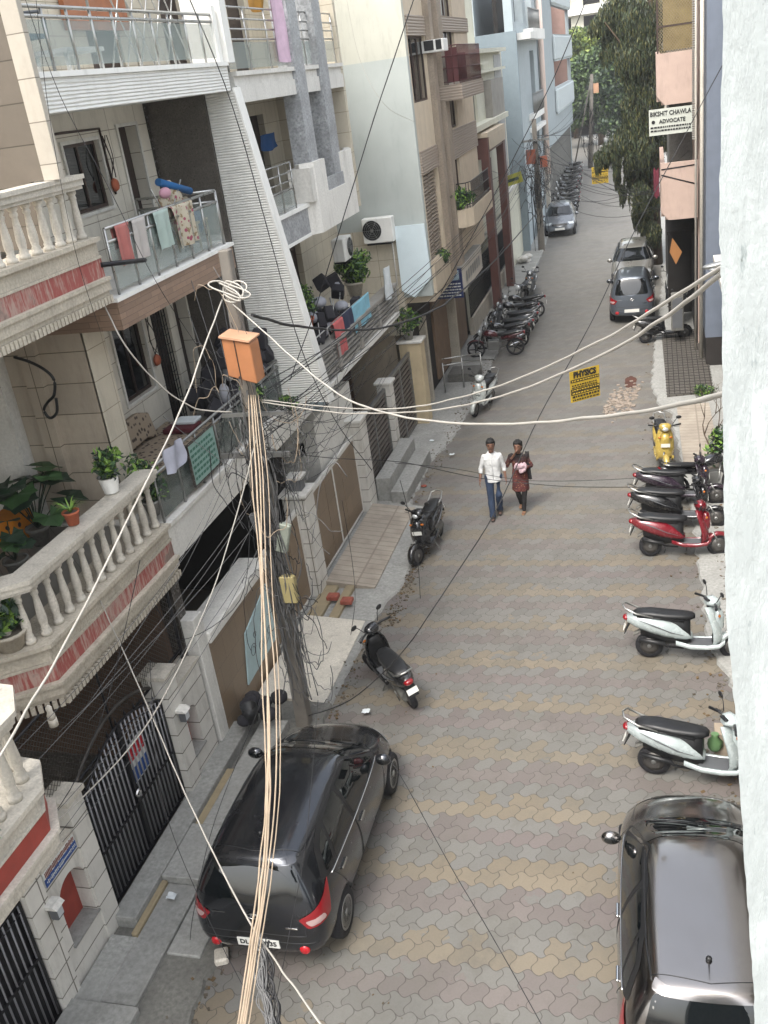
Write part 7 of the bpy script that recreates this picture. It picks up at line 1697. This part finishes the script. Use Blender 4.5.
wires('thin wire running on from the far pole to the last pole', 'wires to the last pole', [((P1[0], 50.4, rn.uniform(4.4, 5.8)), (-4.9, 85, rn.uniform(5, 6.5)), rn.uniform(.5, 1.2)) for _ in range(7)], .012, 'cable_black')
wires('thin wire hanging in front of the tall drooping tree', 'wires in front of the drooping tree', [((1.0, 31.5, rn.uniform(4.5, 6)), (-5.3, rn.uniform(44, 60), rn.uniform(3.5, 5)), rn.uniform(.5, 1.6)) for _ in range(5)], .008, 'cable_black')
p2 = thing('utility_pole', 'far pole with orange boxes and a thick knot of wires beside the dark silver hatchback', 'pole', (-5.5, 50.2, 0))
g = MB(); g.loft([[Vector((-5.5+sx*w, 50.2+sy*w, z)) for sx, sy in ((-1, -1), (1, -1), (1, 1), (-1, 1))] for z, w in ((0, .16), (6.2, .1))], smooth=False); g.build('shaft', MAT['pole_concrete'], p2)
g = MB(); g.box(-5.95, -5.5, 49.9, 50.05, 4.2, 4.85); g.build('meter_box', mat('rust_box', '#8a4a35', .6, var=.15, dirt=.3), p2); g = MB(); g.box(-5.3, -4.95, 49.9, 50.05, 4.0, 4.5); g.build('meter_box', MAT['rust_box'], p2)
g = MB(); g.box(-6.1, -4.8, 50.0, 50.08, 5.2, 5.3); g.build('cross_arm', MAT['steel_dull'], p2)
tangle(p2, (-5.5, 50.1, 3.2), .45, 1.3, 70, .014, MAT['cable_black'], 'cable_tangle', .3); tangle(p2, (-5.2, 50.1, 3.6), .6, .9, 30, .014, MAT['cable_grey'], 'cable_tangle', .3)
p3 = thing('utility_pole', 'last slanting pole with small pinkish box against the far trees', 'pole', (-4.7, 85, 0))
g = MB(); g.tube([(-5.0, 85, 0), (-4.6, 85, 7.0)], [.2, .13], 8); g.build('shaft', MAT['pole_concrete'], p3); g = MB(); g.tube([(-6.2, 84.9, .5), (-4.7, 84.9, 6.5)], .06, 5); g.build('stay', MAT['pole_concrete'], p3)
g = MB(); g.box(-4.5, -4.1, 84.8, 85, 5.6, 6.3); g.build('meter_box', MAT['orange_pale'], p3); tangle(p3, (-4.8, 84.9, 2.9), .8, 1.6, 60, .02, MAT['cable_black'], 'cable_tangle', .3)
# =================================================================== HANGING SIGNS
mat('sign_yellow', '#a98d25', .5, var=.08, dirt=.15); mat('sign_black', '#15130f', .6, var=.1)
def yellow_sign(label, c, w, h, rz, tilt=0, top_txt='PHYSICS'):
    t = thing('hanging_sign', label, 'sign', c); ux = Vector((math.cos(rz), math.sin(rz), 0)); ux = (ux+Vector((0, 0, tilt))).normalized(); n_ = ux.cross(Vector((0, 0, 1))).normalized(); uz = n_.cross(ux).normalized()*-1
    if uz.z < 0: uz = -uz
    c = Vector(c)
    def q(g, u0, u1, v0, v1, o):
        P_ = [c+ux*u+uz*v+n_*o for u, v in ((u0, v0), (u1, v0), (u1, v1), (u0, v1))]; P2_ = [p-n_*.004 for p in P_]; a = [g.bm.verts.new(p) for p in P_]; b = [g.bm.verts.new(p) for p in P2_]
        g._f(a); g._f(b[::-1])
        for i in range(4): g._f([a[i], b[i], b[(i+1) % 4], a[(i+1) % 4]])
    g = MB(); q(g, -w/2, w/2, -h/2, h/2, 0); g.build('board', MAT['sign_yellow'], t)
    g = MB()
    for v in (.18, -.12, -.22): q(g, -w*.48, w*.48, h*v-h*.045, h*v+h*.045, .006)
    g.build('black_band', MAT['sign_black'], t)
    text_mesh('headline', top_txt, h*.26, MAT['sign_black'], t, c+uz*h*.36+n_*.006, ux, uz, .002, bold=.006, sx=w/(h*.26*4.9))
    text_mesh('band_text', 'XI XII NEET JEE', h*.09, MAT['sign_yellow'], t, c+uz*h*.18+n_*.008, ux, uz, .001, sx=.8) if False else None
    text_mesh('number_line', '9811 42', h*.2, MAT['sign_black'], t, c-uz*h*.37+n_*.006, ux, uz, .002, bold=.004) if False else None
    g = MB(); rn_ = random.Random(int(w*100))
    for v, hh in ((.04, .03), (-.03, .02), (-.33, .05), (-.43, .03)):
        u = -w*.44
        while u < w*.42: l = rn_.uniform(.03, .09)*w; q(g, u, min(u+l, w*.46), h*v-h*hh/2-.004, h*v+h*hh/2, .007); u += l+w*.03
    g.build('small_lettering', MAT['sign_black'], t)
    g = MB()
    for v in (.18, -.12, -.22):
        u = -w*.44
        while u < w*.42: l = rn_.uniform(.03, .08)*w; q(g, u, min(u+l, w*.46), h*v-h*.018, h*v+h*.018, .009); u += l+w*.03
    g.build('band_lettering', MAT['sign_yellow'], t); return t
c = onY(585, 384, 13.0); yellow_sign('yellow and black PHYSICS tuition board hanging from the cable over the street', c, .47, .44, R(36), 0)
c = onY(600, 175, 55); yellow_sign('small far yellow and black tuition board hanging over the far end of the street', c, .85, .85, 0, 0)
c = onY(512, 180, 44); t_ = thing('banner', 'yellow green banner hanging slanted in front of the cream house', 'banner', c); g = MB(); g.box(c.x-.55, c.x+.45, 44, 44.03, c.z-.22, c.z+.22, rot=Matrix.Rotation(R(-12), 3, 'Y')); g.build('cloth', mat('yellow_green', '#9a9a3a', .7, var=.15), t_); g = MB(); g.box(c.x-.4, c.x+.3, 43.985, 43.995, c.z-.06, c.z+.06, rot=Matrix.Rotation(R(-12), 3, 'Y'), c=c); g.build('print', MAT['leaf_dark'], t_)
# =================================================================== AIR CONDITIONERS
def ac_unit(label, c, ax, w=.85, h=.6, d=.3, fanside=0.3):
    """ax 'y': faces -Y, ax 'x': faces +X"""
    t = thing('air_conditioner', label, 'air conditioner', c, 'air conditioner units'); c = Vector(c); g = MB()
    if ax == 'y': g.box(c.x-w/2, c.x+w/2, c.y, c.y+d, c.z, c.z+h)
    else: g.box(c.x-d, c.x, c.y-w/2, c.y+w/2, c.z, c.z+h)
    g.bevel(.02); g.build('casing', MAT['white_paint'], t)
    fr = h*.40; g = MB(); rg = MB()
    if ax == 'y':
        fc = (c.x-w*.18, c.y-.004, c.z+h*.52); g.lathe([(fr, 0), (fr, .003)], fc, 'y', 26)
        for rr_ in (.2, .4, .6, .8, 1.0): rg.tube([(fc[0]+math.cos(a)*fr*rr_, fc[1]-.008, fc[2]+math.sin(a)*fr*rr_) for a in [k*math.pi/12 for k in range(25)]], .004, 4)
        for k in range(6): a = k*math.pi/3; rg.tube([(fc[0], fc[1]-.01, fc[2]), (fc[0]+math.cos(a)*fr, fc[1]-.01, fc[2]+math.sin(a)*fr)], .005, 4)
        rg.lathe([(.035, 0), (.035, -.02)], (fc[0], fc[1]-.005, fc[2]), 'y', 12)
    else:
        fc = (c.x+.004, c.y+w*.18, c.z+h*.52); g.lathe([(fr, 0), (fr, .003)], fc, 'x', 26)
        for rr_ in (.3, .6, 1.0): rg.tube([(fc[0]+.008, fc[1]+math.cos(a)*fr*rr_, fc[2]+math.sin(a)*fr*rr_) for a in [k*math.pi/12 for k in range(25)]], .004, 4)
        for k in range(6): a = k*math.pi/3; rg.tube([(fc[0]+.01, fc[1], fc[2]), (fc[0]+.01, fc[1]+math.cos(a)*fr, fc[2]+math.sin(a)*fr)], .005, 4)
    f_ = g.build('fan_opening', MAT['black_plastic'], t); rg.build('fan_guard', MAT['steel_dull'], f_)
    g = MB()
    if ax == 'y': g.box(c.x-w*.4, c.x+w*.4, c.y+.02, c.y+d+.1, c.z-.05, c.z-.005)
    else: g.box(c.x-d, c.x+.0, c.y-w*.4, c.y+w*.4, c.z-.05, c.z-.005)
    g.build('bracket', MAT['black_iron'], t); return t
c = onY(379, 243, 24.65); ac_unit('white outdoor AC unit with round black fan below the pale blue side wall', (c.x, 24.65, c.z), 'y', .80, .62)
c = onX(350, 259, -6.95); ac_unit('white outdoor AC unit turned sideways under the marble bay facing the street', (-6.95, c.y, c.z), 'x', .7, .52)
g = MB(); 
t_ = thing('air_conditioner', 'white window AC unit with barred grille sticking out beside the maroon railing', 'air conditioner', (-5.3, 28.0, 9.1), 'air conditioner units')
p_ = onX(433, 55, -5.30); y_ = 27.2
a_ = onY(422, 54, y_); b_ = onY(443, 38, y_)
g.box(a_.x, b_.x, y_, y_+.6, a_.z, b_.z); g.bevel(.015); g.build('casing', MAT['white_paint'], t_)
g = MB()
for i in range(3):
    for (u0, u1) in ((.12, .55), (.65, .90)): z = lerp(a_.z, b_.z, .18+.26*i); g.box(lerp(a_.x, b_.x, u0), lerp(a_.x, b_.x, u1), y_-.012, y_-.002, z, z+.08)
g.build('grille', MAT['black_plastic'], t_)
# =================================================================== LAUNDRY
def drape(label, x, y0, y1, ztop, L, m, back=.35, seed=1, name='towel', cat='laundry', group=None, wave=.02):
    g = MB(); rn_ = random.Random(seed); ph = rn_.uniform(0, 6)
    def f(u, v):
        y = lerp(y0, y1, u)+.02*math.sin(v*5+ph)*(v)
        s_ = v*(L+back)-back      # <0 : behind the rail
        wv = wave*math.sin(u*11+ph)*min(1, abs(s_)*5)
        if s_ < 0: return Vector((x-.03+wv, y, ztop+s_))
        return Vector((x+.03+wv+.01, y, ztop-s_))
    g.grid(12, 20, f); g.grid(12, 20, lambda u, v: f(u, v)+Vector((.004, 0, -.003))); return top(g.build(name, m), label, cat, group)
XR = -6.46
def cl(n, c): return mat(n, c, .9, var=.12, sc=6)
zr = 7.75
def yz(px, py): p = onX(px, py, XR); return p.y, p.z
def dr2(label, px0, px1, pyt, pyb, m, back=.3, seed=1, rail=7.75, **k):
    y0, z0 = yz(px0, pyt); y1, z1 = yz(px1, pyt); yb, zb = yz((px0+px1)/2, pyb); return drape(label, XR, y0, y1, rail+.02, rail-zb, m, back, seed, **k)
G1 = 'laundry on the middle glass balcony'
dr2('salmon pink towel over the middle balcony rail', 112, 127, 232, 268, cl('salmon', '#a5655f'), group=G1, seed=1)
dr2('grey white towel next to the salmon one on the middle balcony rail', 129, 143, 225, 262, cl('greywhite', '#a8a39f'), group=G1, seed=2)
dr2('pale mint towel hanging from the middle balcony rail', 150, 166, 215, 252, cl('mint', '#9fb0a9'), group=G1, seed=3)
s = NT('floral_cloth'); P = s.objc(); v1 = s.n('ShaderNodeTexVoronoi'); v1.inputs['Scale'].default_value = 11; s.l(P, v1.inputs['Vector']); c_ = s.mix(s.ramp(s.noise(P, 12, 3), .55, .6), lin('#aba391'), lin('#7d6a4f')); c_ = s.mix(s.math('LESS_THAN', v1.outputs['Distance'], .28), c_, lin('#8c4658')); s.setc(c_); s.b.inputs['Roughness'].default_value = .9; MAT['floral_cloth'] = s.m
dr2('large floral quilt airing over the middle balcony rail', 167, 190, 205, 250, MAT['floral_cloth'], back=.2, seed=4, group=G1, wave=.05)
t_ = thing('laundry_heap', 'floral and pink washing heaped on a drying rack behind the middle glass railing', 'laundry', (-6.8, 13.4, 6.97))
g = MB(); rn = random.Random(6)
for (px, py, r) in ((165, 205, .16), (175, 200, .2), (187, 210, .17), (180, 222, .2), (170, 190, .12)): p = onX(px, py, -6.85); g.ball(p, r, 12, 8, (.5, 1, 1.2))
g.build('cloth', MAT['floral_cloth'], t_)
g = MB(); p = onX(165, 193, -6.8); g.ball(p, .13, 10, 8, (.5, 1.2, .6)); g.build('pink_cloth', cl('pinkish', '#c091a0'), t_)
g = MB(); g.tube([(-6.9, 12.9, 6.96), (-6.75, 13.9, 8.0)], .012, 5); g.tube([(-6.75, 12.9, 8.0), (-6.9, 13.9, 6.96)], .012, 5); g.build('rack', MAT['steel'], t_)
bt = thing('rolled_mat', 'bright blue rolled mat lying on top of the washing on the middle balcony', 'mat', onX(172, 185, -6.8)); g = MB(); g.tube([onX(158, 182, -6.85), onX(190, 191, -6.75)], .055, 12); g.build('roll', cl('blue_roll', '#1f5a8f'), bt)
ch = thing('chair', 'beige plastic chair with blue clothes behind the far end of the middle glass railing', 'chair', (-6.8, 14.05, 6.95))
g = MB(); g.box(-7.0, -6.6, 13.85, 14.25, 7.35, 7.39); g.build('seat', MAT['cream_paint'], ch); g = MB(); g.box(-7.02, -6.98, 13.85, 14.25, 7.39, 7.8); g.build('backrest', MAT['cream_paint'], ch)
for x, y in ((-6.98, 13.87), (-6.62, 13.87), (-6.98, 14.23), (-6.62, 14.23)): g = MB(); g.tube([(x, y, 6.96), (x, y, 7.36)], .018, 6); g.build('leg', MAT['cream_paint'], ch)
jn = thing('folded_clothes', 'blue clothes piled on the beige chair', 'clothes', (-6.8, 14.05, 7.39)); g = MB(); g.ball((-6.78, 14.05, 7.46), .17, 12, 8, (1, 1, .6)); g.ball((-6.66, 14.0, 7.36), .12, 10, 8, (.6, 1, 1.4)); g.build('cloth', cl('blue_clothes', '#34517a'), jn)
pb_ = thing('pipe', 'dark pipe jutting from the stone balcony corner past the middle glass railing', 'pipe', onX(105, 265, -6.3)); g = MB(); g.tube([onX(101, 265, -6.38), onX(145, 260, -6.30)], .03, 8); g.build('tube', MAT['black_iron'], pb_)
# terrace laundry of the pilaster house
XR = -6.42
def dr3(label, px0, py0, px1, py1, L, m, seed, rail=4.17):
    y0 = onX(px0, py0, XR).y; y1 = onX(px1, py1, XR).y; return drape(label, XR-.04, y0, y1, rail+.35, L, m, .2, seed, group='laundry over the louvred terrace')
dr3('coral pink cloth hanging over the louvred terrace parapet', 334, 330, 343, 322, .75, cl('coral', '#b85e5e'), 11)
dr3('navy cloth hanging over the louvred terrace parapet', 343, 320, 352, 312, .5, cl('navy_cloth', '#252b42'), 12)
dr3('sky blue cloth hanging over the louvred terrace parapet', 352, 312, 369, 298, .6, cl('skyblue_cloth', '#7fb2c4'), 13)
g = MB(); g.tube([(-6.46, 17.0, 4.5), (-6.46, 21.0, 4.5)], .015, 5)
for y in (17, 19, 21): g.tube([(-6.46, y, 4.15), (-6.46, y, 4.5)], .015, 5)
top(g.build('drying_rail', MAT['steel']), 'steel drying rail above the louvred terrace parapet', 'rail')
t_ = thing('household_clutter', 'dark heap of bicycles, chairs and bags crowded on the louvred terrace', 'clutter', (-7.2, 19.5, 3.6))
rn = random.Random(12); g = MB()
for i in range(60): c = (-7.05+rn.uniform(-.5, .4), 19.2+rn.uniform(-2.3, 2.2), 4.0+rn.uniform(-.35, 1.0)); g.box(c[0]-.1, c[0]+.1, c[1]-.16, c[1]+.16, c[2]-.14, c[2]+.14, rot=Matrix.Rotation(rn.uniform(0, 3), 3, (rn.random(), rn.random(), rn.random())))
g.bevel(.02); g.build('bags', cl('dark_bags', '#26252a'), t_)
g = MB()
for i in range(16): c = (-6.85+rn.uniform(-.3, .25), 19.2+rn.uniform(-2, 2), 4.2+rn.uniform(-.2, .8)); g.ball(c, rn.uniform(.1, .18), 8, 6, (1, 1.2, .7))
g.build('cloths', cl('grey_cloths', '#8e9097'), t_)
g = MB(); g.ball((-7.2, 18.6, 4.55), .25, 10, 8, (.6, 1, 1.3)); g.build('maroon_cloth', cl('maroon_cloth', '#4f1a22'), t_)
g = MB()
for i in range(8): a = Vector((-6.9+rn.uniform(-.2, .3), 19.4+rn.uniform(-1.8, 1.8), 3.7)); g.tube([a, a+Vector((rn.uniform(-.2, .2), rn.uniform(-.6, .6), rn.uniform(.8, 1.2)))], .012, 5)
g.build('metal_poles', MAT['steel'], t_)
# upper storey laundry
def hang(label, px0, px1, pyt, pyb, X, m, seed, cat='laundry', group=None):
    a = onX(px0, pyt, X); b = onX(px1, pyt, X); zb = onX((px0+px1)/2, pyb, X).z; g = MB(); rn_ = random.Random(seed); ph = rn_.uniform(0, 6)
    g.grid(10, 14, lambda u, v: Vector((X+.03*math.sin(u*9+ph+v*2), lerp(a.y, b.y, u)+.03*math.sin(v*6+ph)*v, lerp(max(a.z, b.z), zb, v)-.05*math.sin(u*3.1)*v))); g.grid(10, 14, lambda u, v: Vector((X-.012+.03*math.sin(u*9+ph+v*2), lerp(a.y, b.y, u)+.03*math.sin(v*6+ph)*v, lerp(max(a.z, b.z), zb, v)-.05*math.sin(u*3.1)*v)))
    return top(g.build('cloth', m), label, cat, group)
hang('pink and white garment hanging at the top beside the first grey pilaster', 268, 286, -5, 60, -6.43, cl('lilac', '#c4a9bb'), 1)
hang('yellow ochre cloth hanging at the top edge above the slatted railing', 246, 262, -8, 9, -6.9, cl('ochre', '#b98a3a'), 2)
hang('bright blue cloth hung on a line in the balcony behind the fin wall', 259, 276, 136, 149, -7.5, cl('blue_rag', '#1f4a7d'), 3)
hang('white cloth draped over the parapet end near the white board', 382, 391, 271, 300, -6.35, cl('white_rag', '#c8ced0'), 4)
hang('small white rag over the lower glass railing', 164, 184, 452, 470, -6.40, cl('rag_lilac', '#a9abb8'), 5)
# lower glass balcony: patterned day bed, clothes
bd = thing('day_bed', 'day bed with leopard patterned cover on the lower glass balcony', 'bed', (-7.2, 12.4, 3.9))
s = NT('leopard_cover'); P = s.objc(); v1 = s.n('ShaderNodeTexVoronoi'); v1.inputs['Scale'].default_value = 12; s.l(P, v1.inputs['Vector']); c_ = s.mix(s.ramp(v1.outputs['Distance'], .25, .4), lin('#3a3029'), lin('#8d7f6d')); s.setc(c_); s.b.inputs['Roughness'].default_value = .9; MAT['leopard_cover'] = s.m
g = MB(); g.box(-7.75, -6.75, 11.45, 13.6, 4.18, 4.36); g.bevel(.05, 2); g.build('mattress', MAT['leopard_cover'], bd)
g = MB(); g.loft([[Vector((x, y, z+dz)) for x, dz in ((-7.8, -.0), (-7.74, .42), (-7.6, .46), (-7.52, .05))] for y, z in ((11.5, 4.3), (11.7, 4.38), (12.6, 4.4), (12.9, 4.3))]); g.bevel(.03, 2); g.build('backrest', MAT['leopard_cover'], bd)
for x, y in ((-7.7, 11.5), (-6.8, 11.5), (-7.7, 13.5), (-6.8, 13.5)): g = MB(); g.box(x-.03, x+.03, y-.03, y+.03, 3.9, 4.18); g.build('leg', MAT['dark_wood'], bd)
mr_ = thing('folded_blanket', 'maroon and white folded blanket on the leopard patterned bed', 'blanket', (-7.2, 13.1, 4.37)); g = MB(); g.box(-7.45, -6.95, 12.9, 13.3, 4.37, 4.45); g.bevel(.03, 2); g.build('maroon_fold', MAT['maroon_cloth'], mr_); g = MB(); g.box(-7.35, -6.98, 13.1, 13.4, 4.452, 4.50); g.bevel(.02, 2); g.build('white_fold', MAT['white_rag'], mr_)
pl_ = thing('pillow', 'white cloth lying on the back of the leopard patterned bed', 'cloth', (-7.65, 12.0, 4.83)); g = MB(); g.ball((-7.66, 12.05, 4.86), .16, 12, 8, (.6, 1.1, .35)); g.build('cloth', MAT['white_rag'], pl_)
cb = thing('household_clutter', 'dark pile of bags and bicycle wheels on the lower glass balcony near the pole', 'clutter', (-7, 14.6, 3.9)); rn = random.Random(23)
g = MB()
for i in range(44): c = (-6.95+rn.uniform(-.5, .4), 14.5+rn.uniform(-.9, 1.0), 4.3+rn.uniform(-.3, 1.0)); g.box(c[0]-.12, c[0]+.12, c[1]-.14, c[1]+.14, c[2]-.15, c[2]+.15, rot=Matrix.Rotation(rn.uniform(0, 3), 3, (rn.random(), rn.random(), rn.random())))
g.bevel(.02); g.build('bags', MAT['dark_bags'], cb)
g = MB()
for c in ((-6.7, 14.1, 5.0), (-6.65, 14.9, 4.7), (-6.8, 15.2, 5.1), (-6.6, 14.4, 4.5), (-6.7, 13.8, 4.7)): g.ball(c, .13, 8, 6, (.7, .8, 1.4))
g.build('white_cloths', MAT['grey_cloths'], cb)
g = MB()
for c in ((-6.75, 14.3, 4.75), (-6.75, 15.1, 4.7)): g.tube([(c[0], c[1]+.3*math.cos(a), c[2]+.3*math.sin(a)) for a in [k*math.pi/12 for k in range(25)]], .012, 5)
g.build('bicycle_wheel', MAT['steel_dull'], cb)
# teal notice panel fixed on the lower railing
ns = thing('notice_board', 'teal bordered notice panel with green lettering on the lower glass railing', 'sign', (-6.42, 12.4, 4.0))
a_ = onX(189, 458, -6.41); b_ = onX(214, 436, -6.41)
g = MB(); g.box(-6.42, -6.40, a_.y, b_.y, 4.02, 4.62); g.build('panel', cl('notice_teal', '#86a39b'), ns); g = MB()
for q in ((a_.y-.02, a_.y, 4.0, 4.64), (b_.y, b_.y+.02, 4.0, 4.64), (a_.y, b_.y, 4.62, 4.64), (a_.y, b_.y, 4.0, 4.02)): g.box(-6.425, -6.39, *q)
g.build('frame', MAT['dark_granite'], ns); g = MB(); rn = random.Random(3)
for r_ in range(6):
    y = a_.y+.05
    while y < b_.y-.1: l = rn.uniform(.04, .1); g.box(-6.399, -6.396, y, y+l, 4.08+r_*.085, 4.12+r_*.085); y += l+.025
g.build('lettering', cl('dark_teal', '#3c6a5a'), ns)
# orange cube stool
oc = thing('cube_stool', 'orange cube stool with round holes like a dice on the lower stone balcony', 'stool', (-8.3, 9.35, 3.9)); g = MB()
c = onZ(20, 545, 3.9); cx, cy = c.x-.12, c.y+.1
g.box(cx-.22, cx+.22, cy-.22, cy+.22, 3.9, 4.32); g.bevel(.04, 2); g.build('cube', cl('orange_stool', '#b5701a'), oc); oc2 = MB()
for ux_, uz_ in ((-.11, .1), (.11, .1), (0, .2), (-.11, .31), (.11, .31)): oc2.lathe([(.035, 0), (.035, -.002)], (cx+ux_, cy-.221, 3.9+uz_), 'y', 12); oc2.lathe([(.035, 0), (.035, .002)], (cx+.221, cy+ux_, 3.9+uz_), 'x', 12)
oc2.build('holes', MAT['black_plastic'], oc)
# top balcony furniture
rc2 = thing('chair', 'grey blue metal armchair behind the top glass railing', 'chair', (-6.9, 10.9, 9.52)); g = MB(); g.box(-7.2, -6.75, 10.75, 11.2, 9.9, 9.95); g.build('seat', cl('chair_blue', '#5d6f7c'), rc2); g = MB(); g.box(-7.2, -6.75, 10.70, 10.76, 9.95, 10.5, rot=Matrix.Rotation(R(12), 3, 'X')); g.build('backrest', MAT['chair_blue'], rc2)
for x in (-7.2, -6.75): g = MB(); g.tube([(x, 10.75, 10.15), (x, 11.15, 10.18), (x, 11.25, 10.1), (x, 11.22, 9.53)], .02, 6); g.build('armrest', MAT['grey_plastic'], rc2)
tb = thing('table', 'low white table behind the top glass railing', 'table', (-6.9, 11.9, 9.52)); g = MB(); g.box(-7.2, -6.7, 11.5, 12.4, 9.75, 9.8); g.build('tabletop', MAT['white_paint'], tb)
for x, y in ((-7.15, 11.55), (-6.75, 11.55), (-7.15, 12.35), (-6.75, 12.35)): g = MB(); g.box(x-.02, x+.02, y-.02, y+.02, 9.52, 9.75); g.build('leg', MAT['white_paint'], tb)
# wall ornaments on the cream tiled wall
for (px, py, X, lb) in ((114, 185, -7.85, 'gilt wall ornament with hanging cord beside the middle balcony window'), (156, 360, -7.85, 'dark hanging creeper ornament with terracotta face on the lower balcony wall')):
    c = onX(px, py, X); t_ = thing('wall_ornament', lb, 'ornament', c); g = MB(); g.lathe([(.001, 0), (.1, .01), (.08, .05), (.001, .06)], c, 'x', 14); g.build('disc', MAT['terracotta'], t_)
    g = MB(); rn = random.Random(px)
    for i in range(4): g.tube(spline([c+Vector((.02, rn.uniform(-.08, .08), .1)), c+Vector((.03, rn.uniform(-.15, .15), .35)), c+Vector((.02, rn.uniform(-.1, .1), .7))], 5), .008, 4)
    g.build('cord', MAT['dark_wood'], t_)
bc = thing('pipe', 'black bent drain hose on the tiled wall of the lower stone balcony', 'pipe', (-7.6, 10.7, 5.4)); g = MB(); g.tube(spline([onY(p[0], p[1], 10.55) for p in ((14, 357), (30, 362), (45, 370), (54, 380), (54, 395), (48, 402), (44, 410), (50, 418), (57, 412), (56, 398))], 5), .02, 7); g.build('hose', MAT['black_plastic'], bc)
# handrail and ramp plate near white scooter
hr = thing('handrail', 'pale steel handrail by the steps next to the white scooter', 'handrail', (-5.6, 28, 0)); g = MB()
for z in (.75, .95): g.tube([(-6.2, 27.7, z+.15), (-5.2, 28.6, z)], .022, 6)
for t_ in (0, .5, 1): g.tube([(lerp(-6.2, -5.2, t_), lerp(27.7, 28.6, t_), 0), (lerp(-6.2, -5.2, t_), lerp(27.7, 28.6, t_), .98)], .022, 6)
g.build('rails', MAT['steel'], hr)
structbox('step', -6.3, -5.35, 28.7, 29.6, 0, .3, MAT['concrete_dark'])
# plastic trash by near pole and drain
tr = thing('trash_heap', 'dark buckets and bags dumped at the foot of the cable pole', 'rubbish', (-5.8, 10.9, 0)); g = MB(); rn = random.Random(77)
for i in range(9): g.ball((-5.95+rn.uniform(-.25, .3), 11.2+rn.uniform(-.3, .35), .5+rn.uniform(-.1, .15)), rn.uniform(.08, .15), 8, 6, (1, 1, .8))
g.build('bags', MAT['dark_bags'], tr); g = MB(); g.lathe([(.10, .4), (.13, .68), (.12, .68), (.09, .42)], (-6.0, 11.0, 0)); g.build('bucket', MAT['black_plastic'], tr)
# litter
rn = random.Random(55)
for (px, py, lb) in ((172, 897, 'white paper scrap on the concrete ledge before the scalloped gate'), (432, 441, 'white paper scrap on the pavement behind the walking man'), (452, 455, 'white plastic scrap at the kerb left of the walking man'), (366, 712, 'white plastic scrap in the gutter behind the turned black scooter')):
    c = onZ(px, py, .16 if px < 200 else .06); g = MB(); g.grid(4, 4, lambda u, v: Vector((c.x+(u-.5)*.12, c.y+(v-.5)*.10, c.z+.01+rn.uniform(0, .025)))); top(g.build('litter', MAT['white_rag']), lb, 'litter')
c = onZ(424, 487, .0); g = MB(); g.ball((c.x, c.y, .03), .06, 8, 6, (1.3, 1, .5)); top(g.build('pebble', MAT['brick']), 'brown lump lying on the road left of the walking couple', 'stone')

# pieces that were modelled together but are separate things to count become separate parts
def split_loose(o):
    bm = bmesh.new(); bm.from_mesh(o.data); seen = set(); comps = []
    for v in bm.verts:
        if v.index in seen: continue
        st = [v]; cset = []; seen.add(v.index)
        while st:
            q = st.pop(); cset.append(q.index)
            for e in q.link_edges:
                w_ = e.other_vert(q)
                if w_.index not in seen: seen.add(w_.index); st.append(w_)
        comps.append(set(cset))
    bm.free()
    if len(comps) < 2: return
    src = o.data
    for i, cs in enumerate(comps):
        b = bmesh.new(); b.from_mesh(src); b.verts.ensure_lookup_table(); bmesh.ops.delete(b, geom=[v for v in b.verts if v.index not in cs], context='VERTS')
        me = bpy.data.meshes.new(o.name.split('.')[0]); b.to_mesh(me); b.free()
        for m_ in src.materials: me.materials.append(m_)
        if i == 0: o.data = me
        else: c = o.copy(); c.data = me; col.objects.link(c)
for o in [o for o in col.objects if o.type == 'MESH' and o.parent is not None and o.name.split('.')[0] in ('post', 'cross_arm', 'balcony_slab', 'ledge', 'roller_shutter', 'drain_pipe', 'bicycle_wheel', 'balcony_window', 'balcony_front', 'curtain')]:
    if not children(o) and o.data.users == 1: split_loose(o)

# warm dusty air
s = NT('haze_air'); s.t.nodes.remove(s.b); v_ = s.n('ShaderNodeVolumePrincipled'); v_.inputs['Color'].default_value = (.86, .88, .90, 1); v_.inputs['Density'].default_value = .0007; v_.inputs['Anisotropy'].default_value = .2; s.l(v_.outputs[0], s.out.inputs['Volume'])
g = MB(); g.box(-700, 700, -400, 1000, -1.2, 30); hz = g.build('haze', s.m); tag(hz, 'thin pale haze in the air down the street', 'haze', kind='stuff')

# wall-mounted pipes and sockets on the near facades
for lb, pts, r, m_ in (('thin rusty conduit running above the middle balcony window', [(-7.88, 11.6, 8.86), (-7.88, 12.9, 8.86), (-7.88, 13.9, 8.84), (-7.88, 13.92, 8.3), (-7.88, 13.95, 7.9)], .018, 'brown_frame'),
        ('pale plastic drain pipe beside the lower balcony window', [(-7.86, 12.5, 3.9), (-7.86, 12.5, 6.5)], .03, 'white_slab'),
        ('white pipe running down from the AC unit beside the pale blue board', [(-6.55, 24.92, 3.7), (-6.55, 24.92, 5.1), (-6.75, 24.92, 5.3)], .02, 'white_slab')):
    g = MB(); g.tube(spline(pts, 5) if 'dangling' in lb else pts, r, 7); top(g.build('pipe', MAT[m_]), lb, 'pipe')
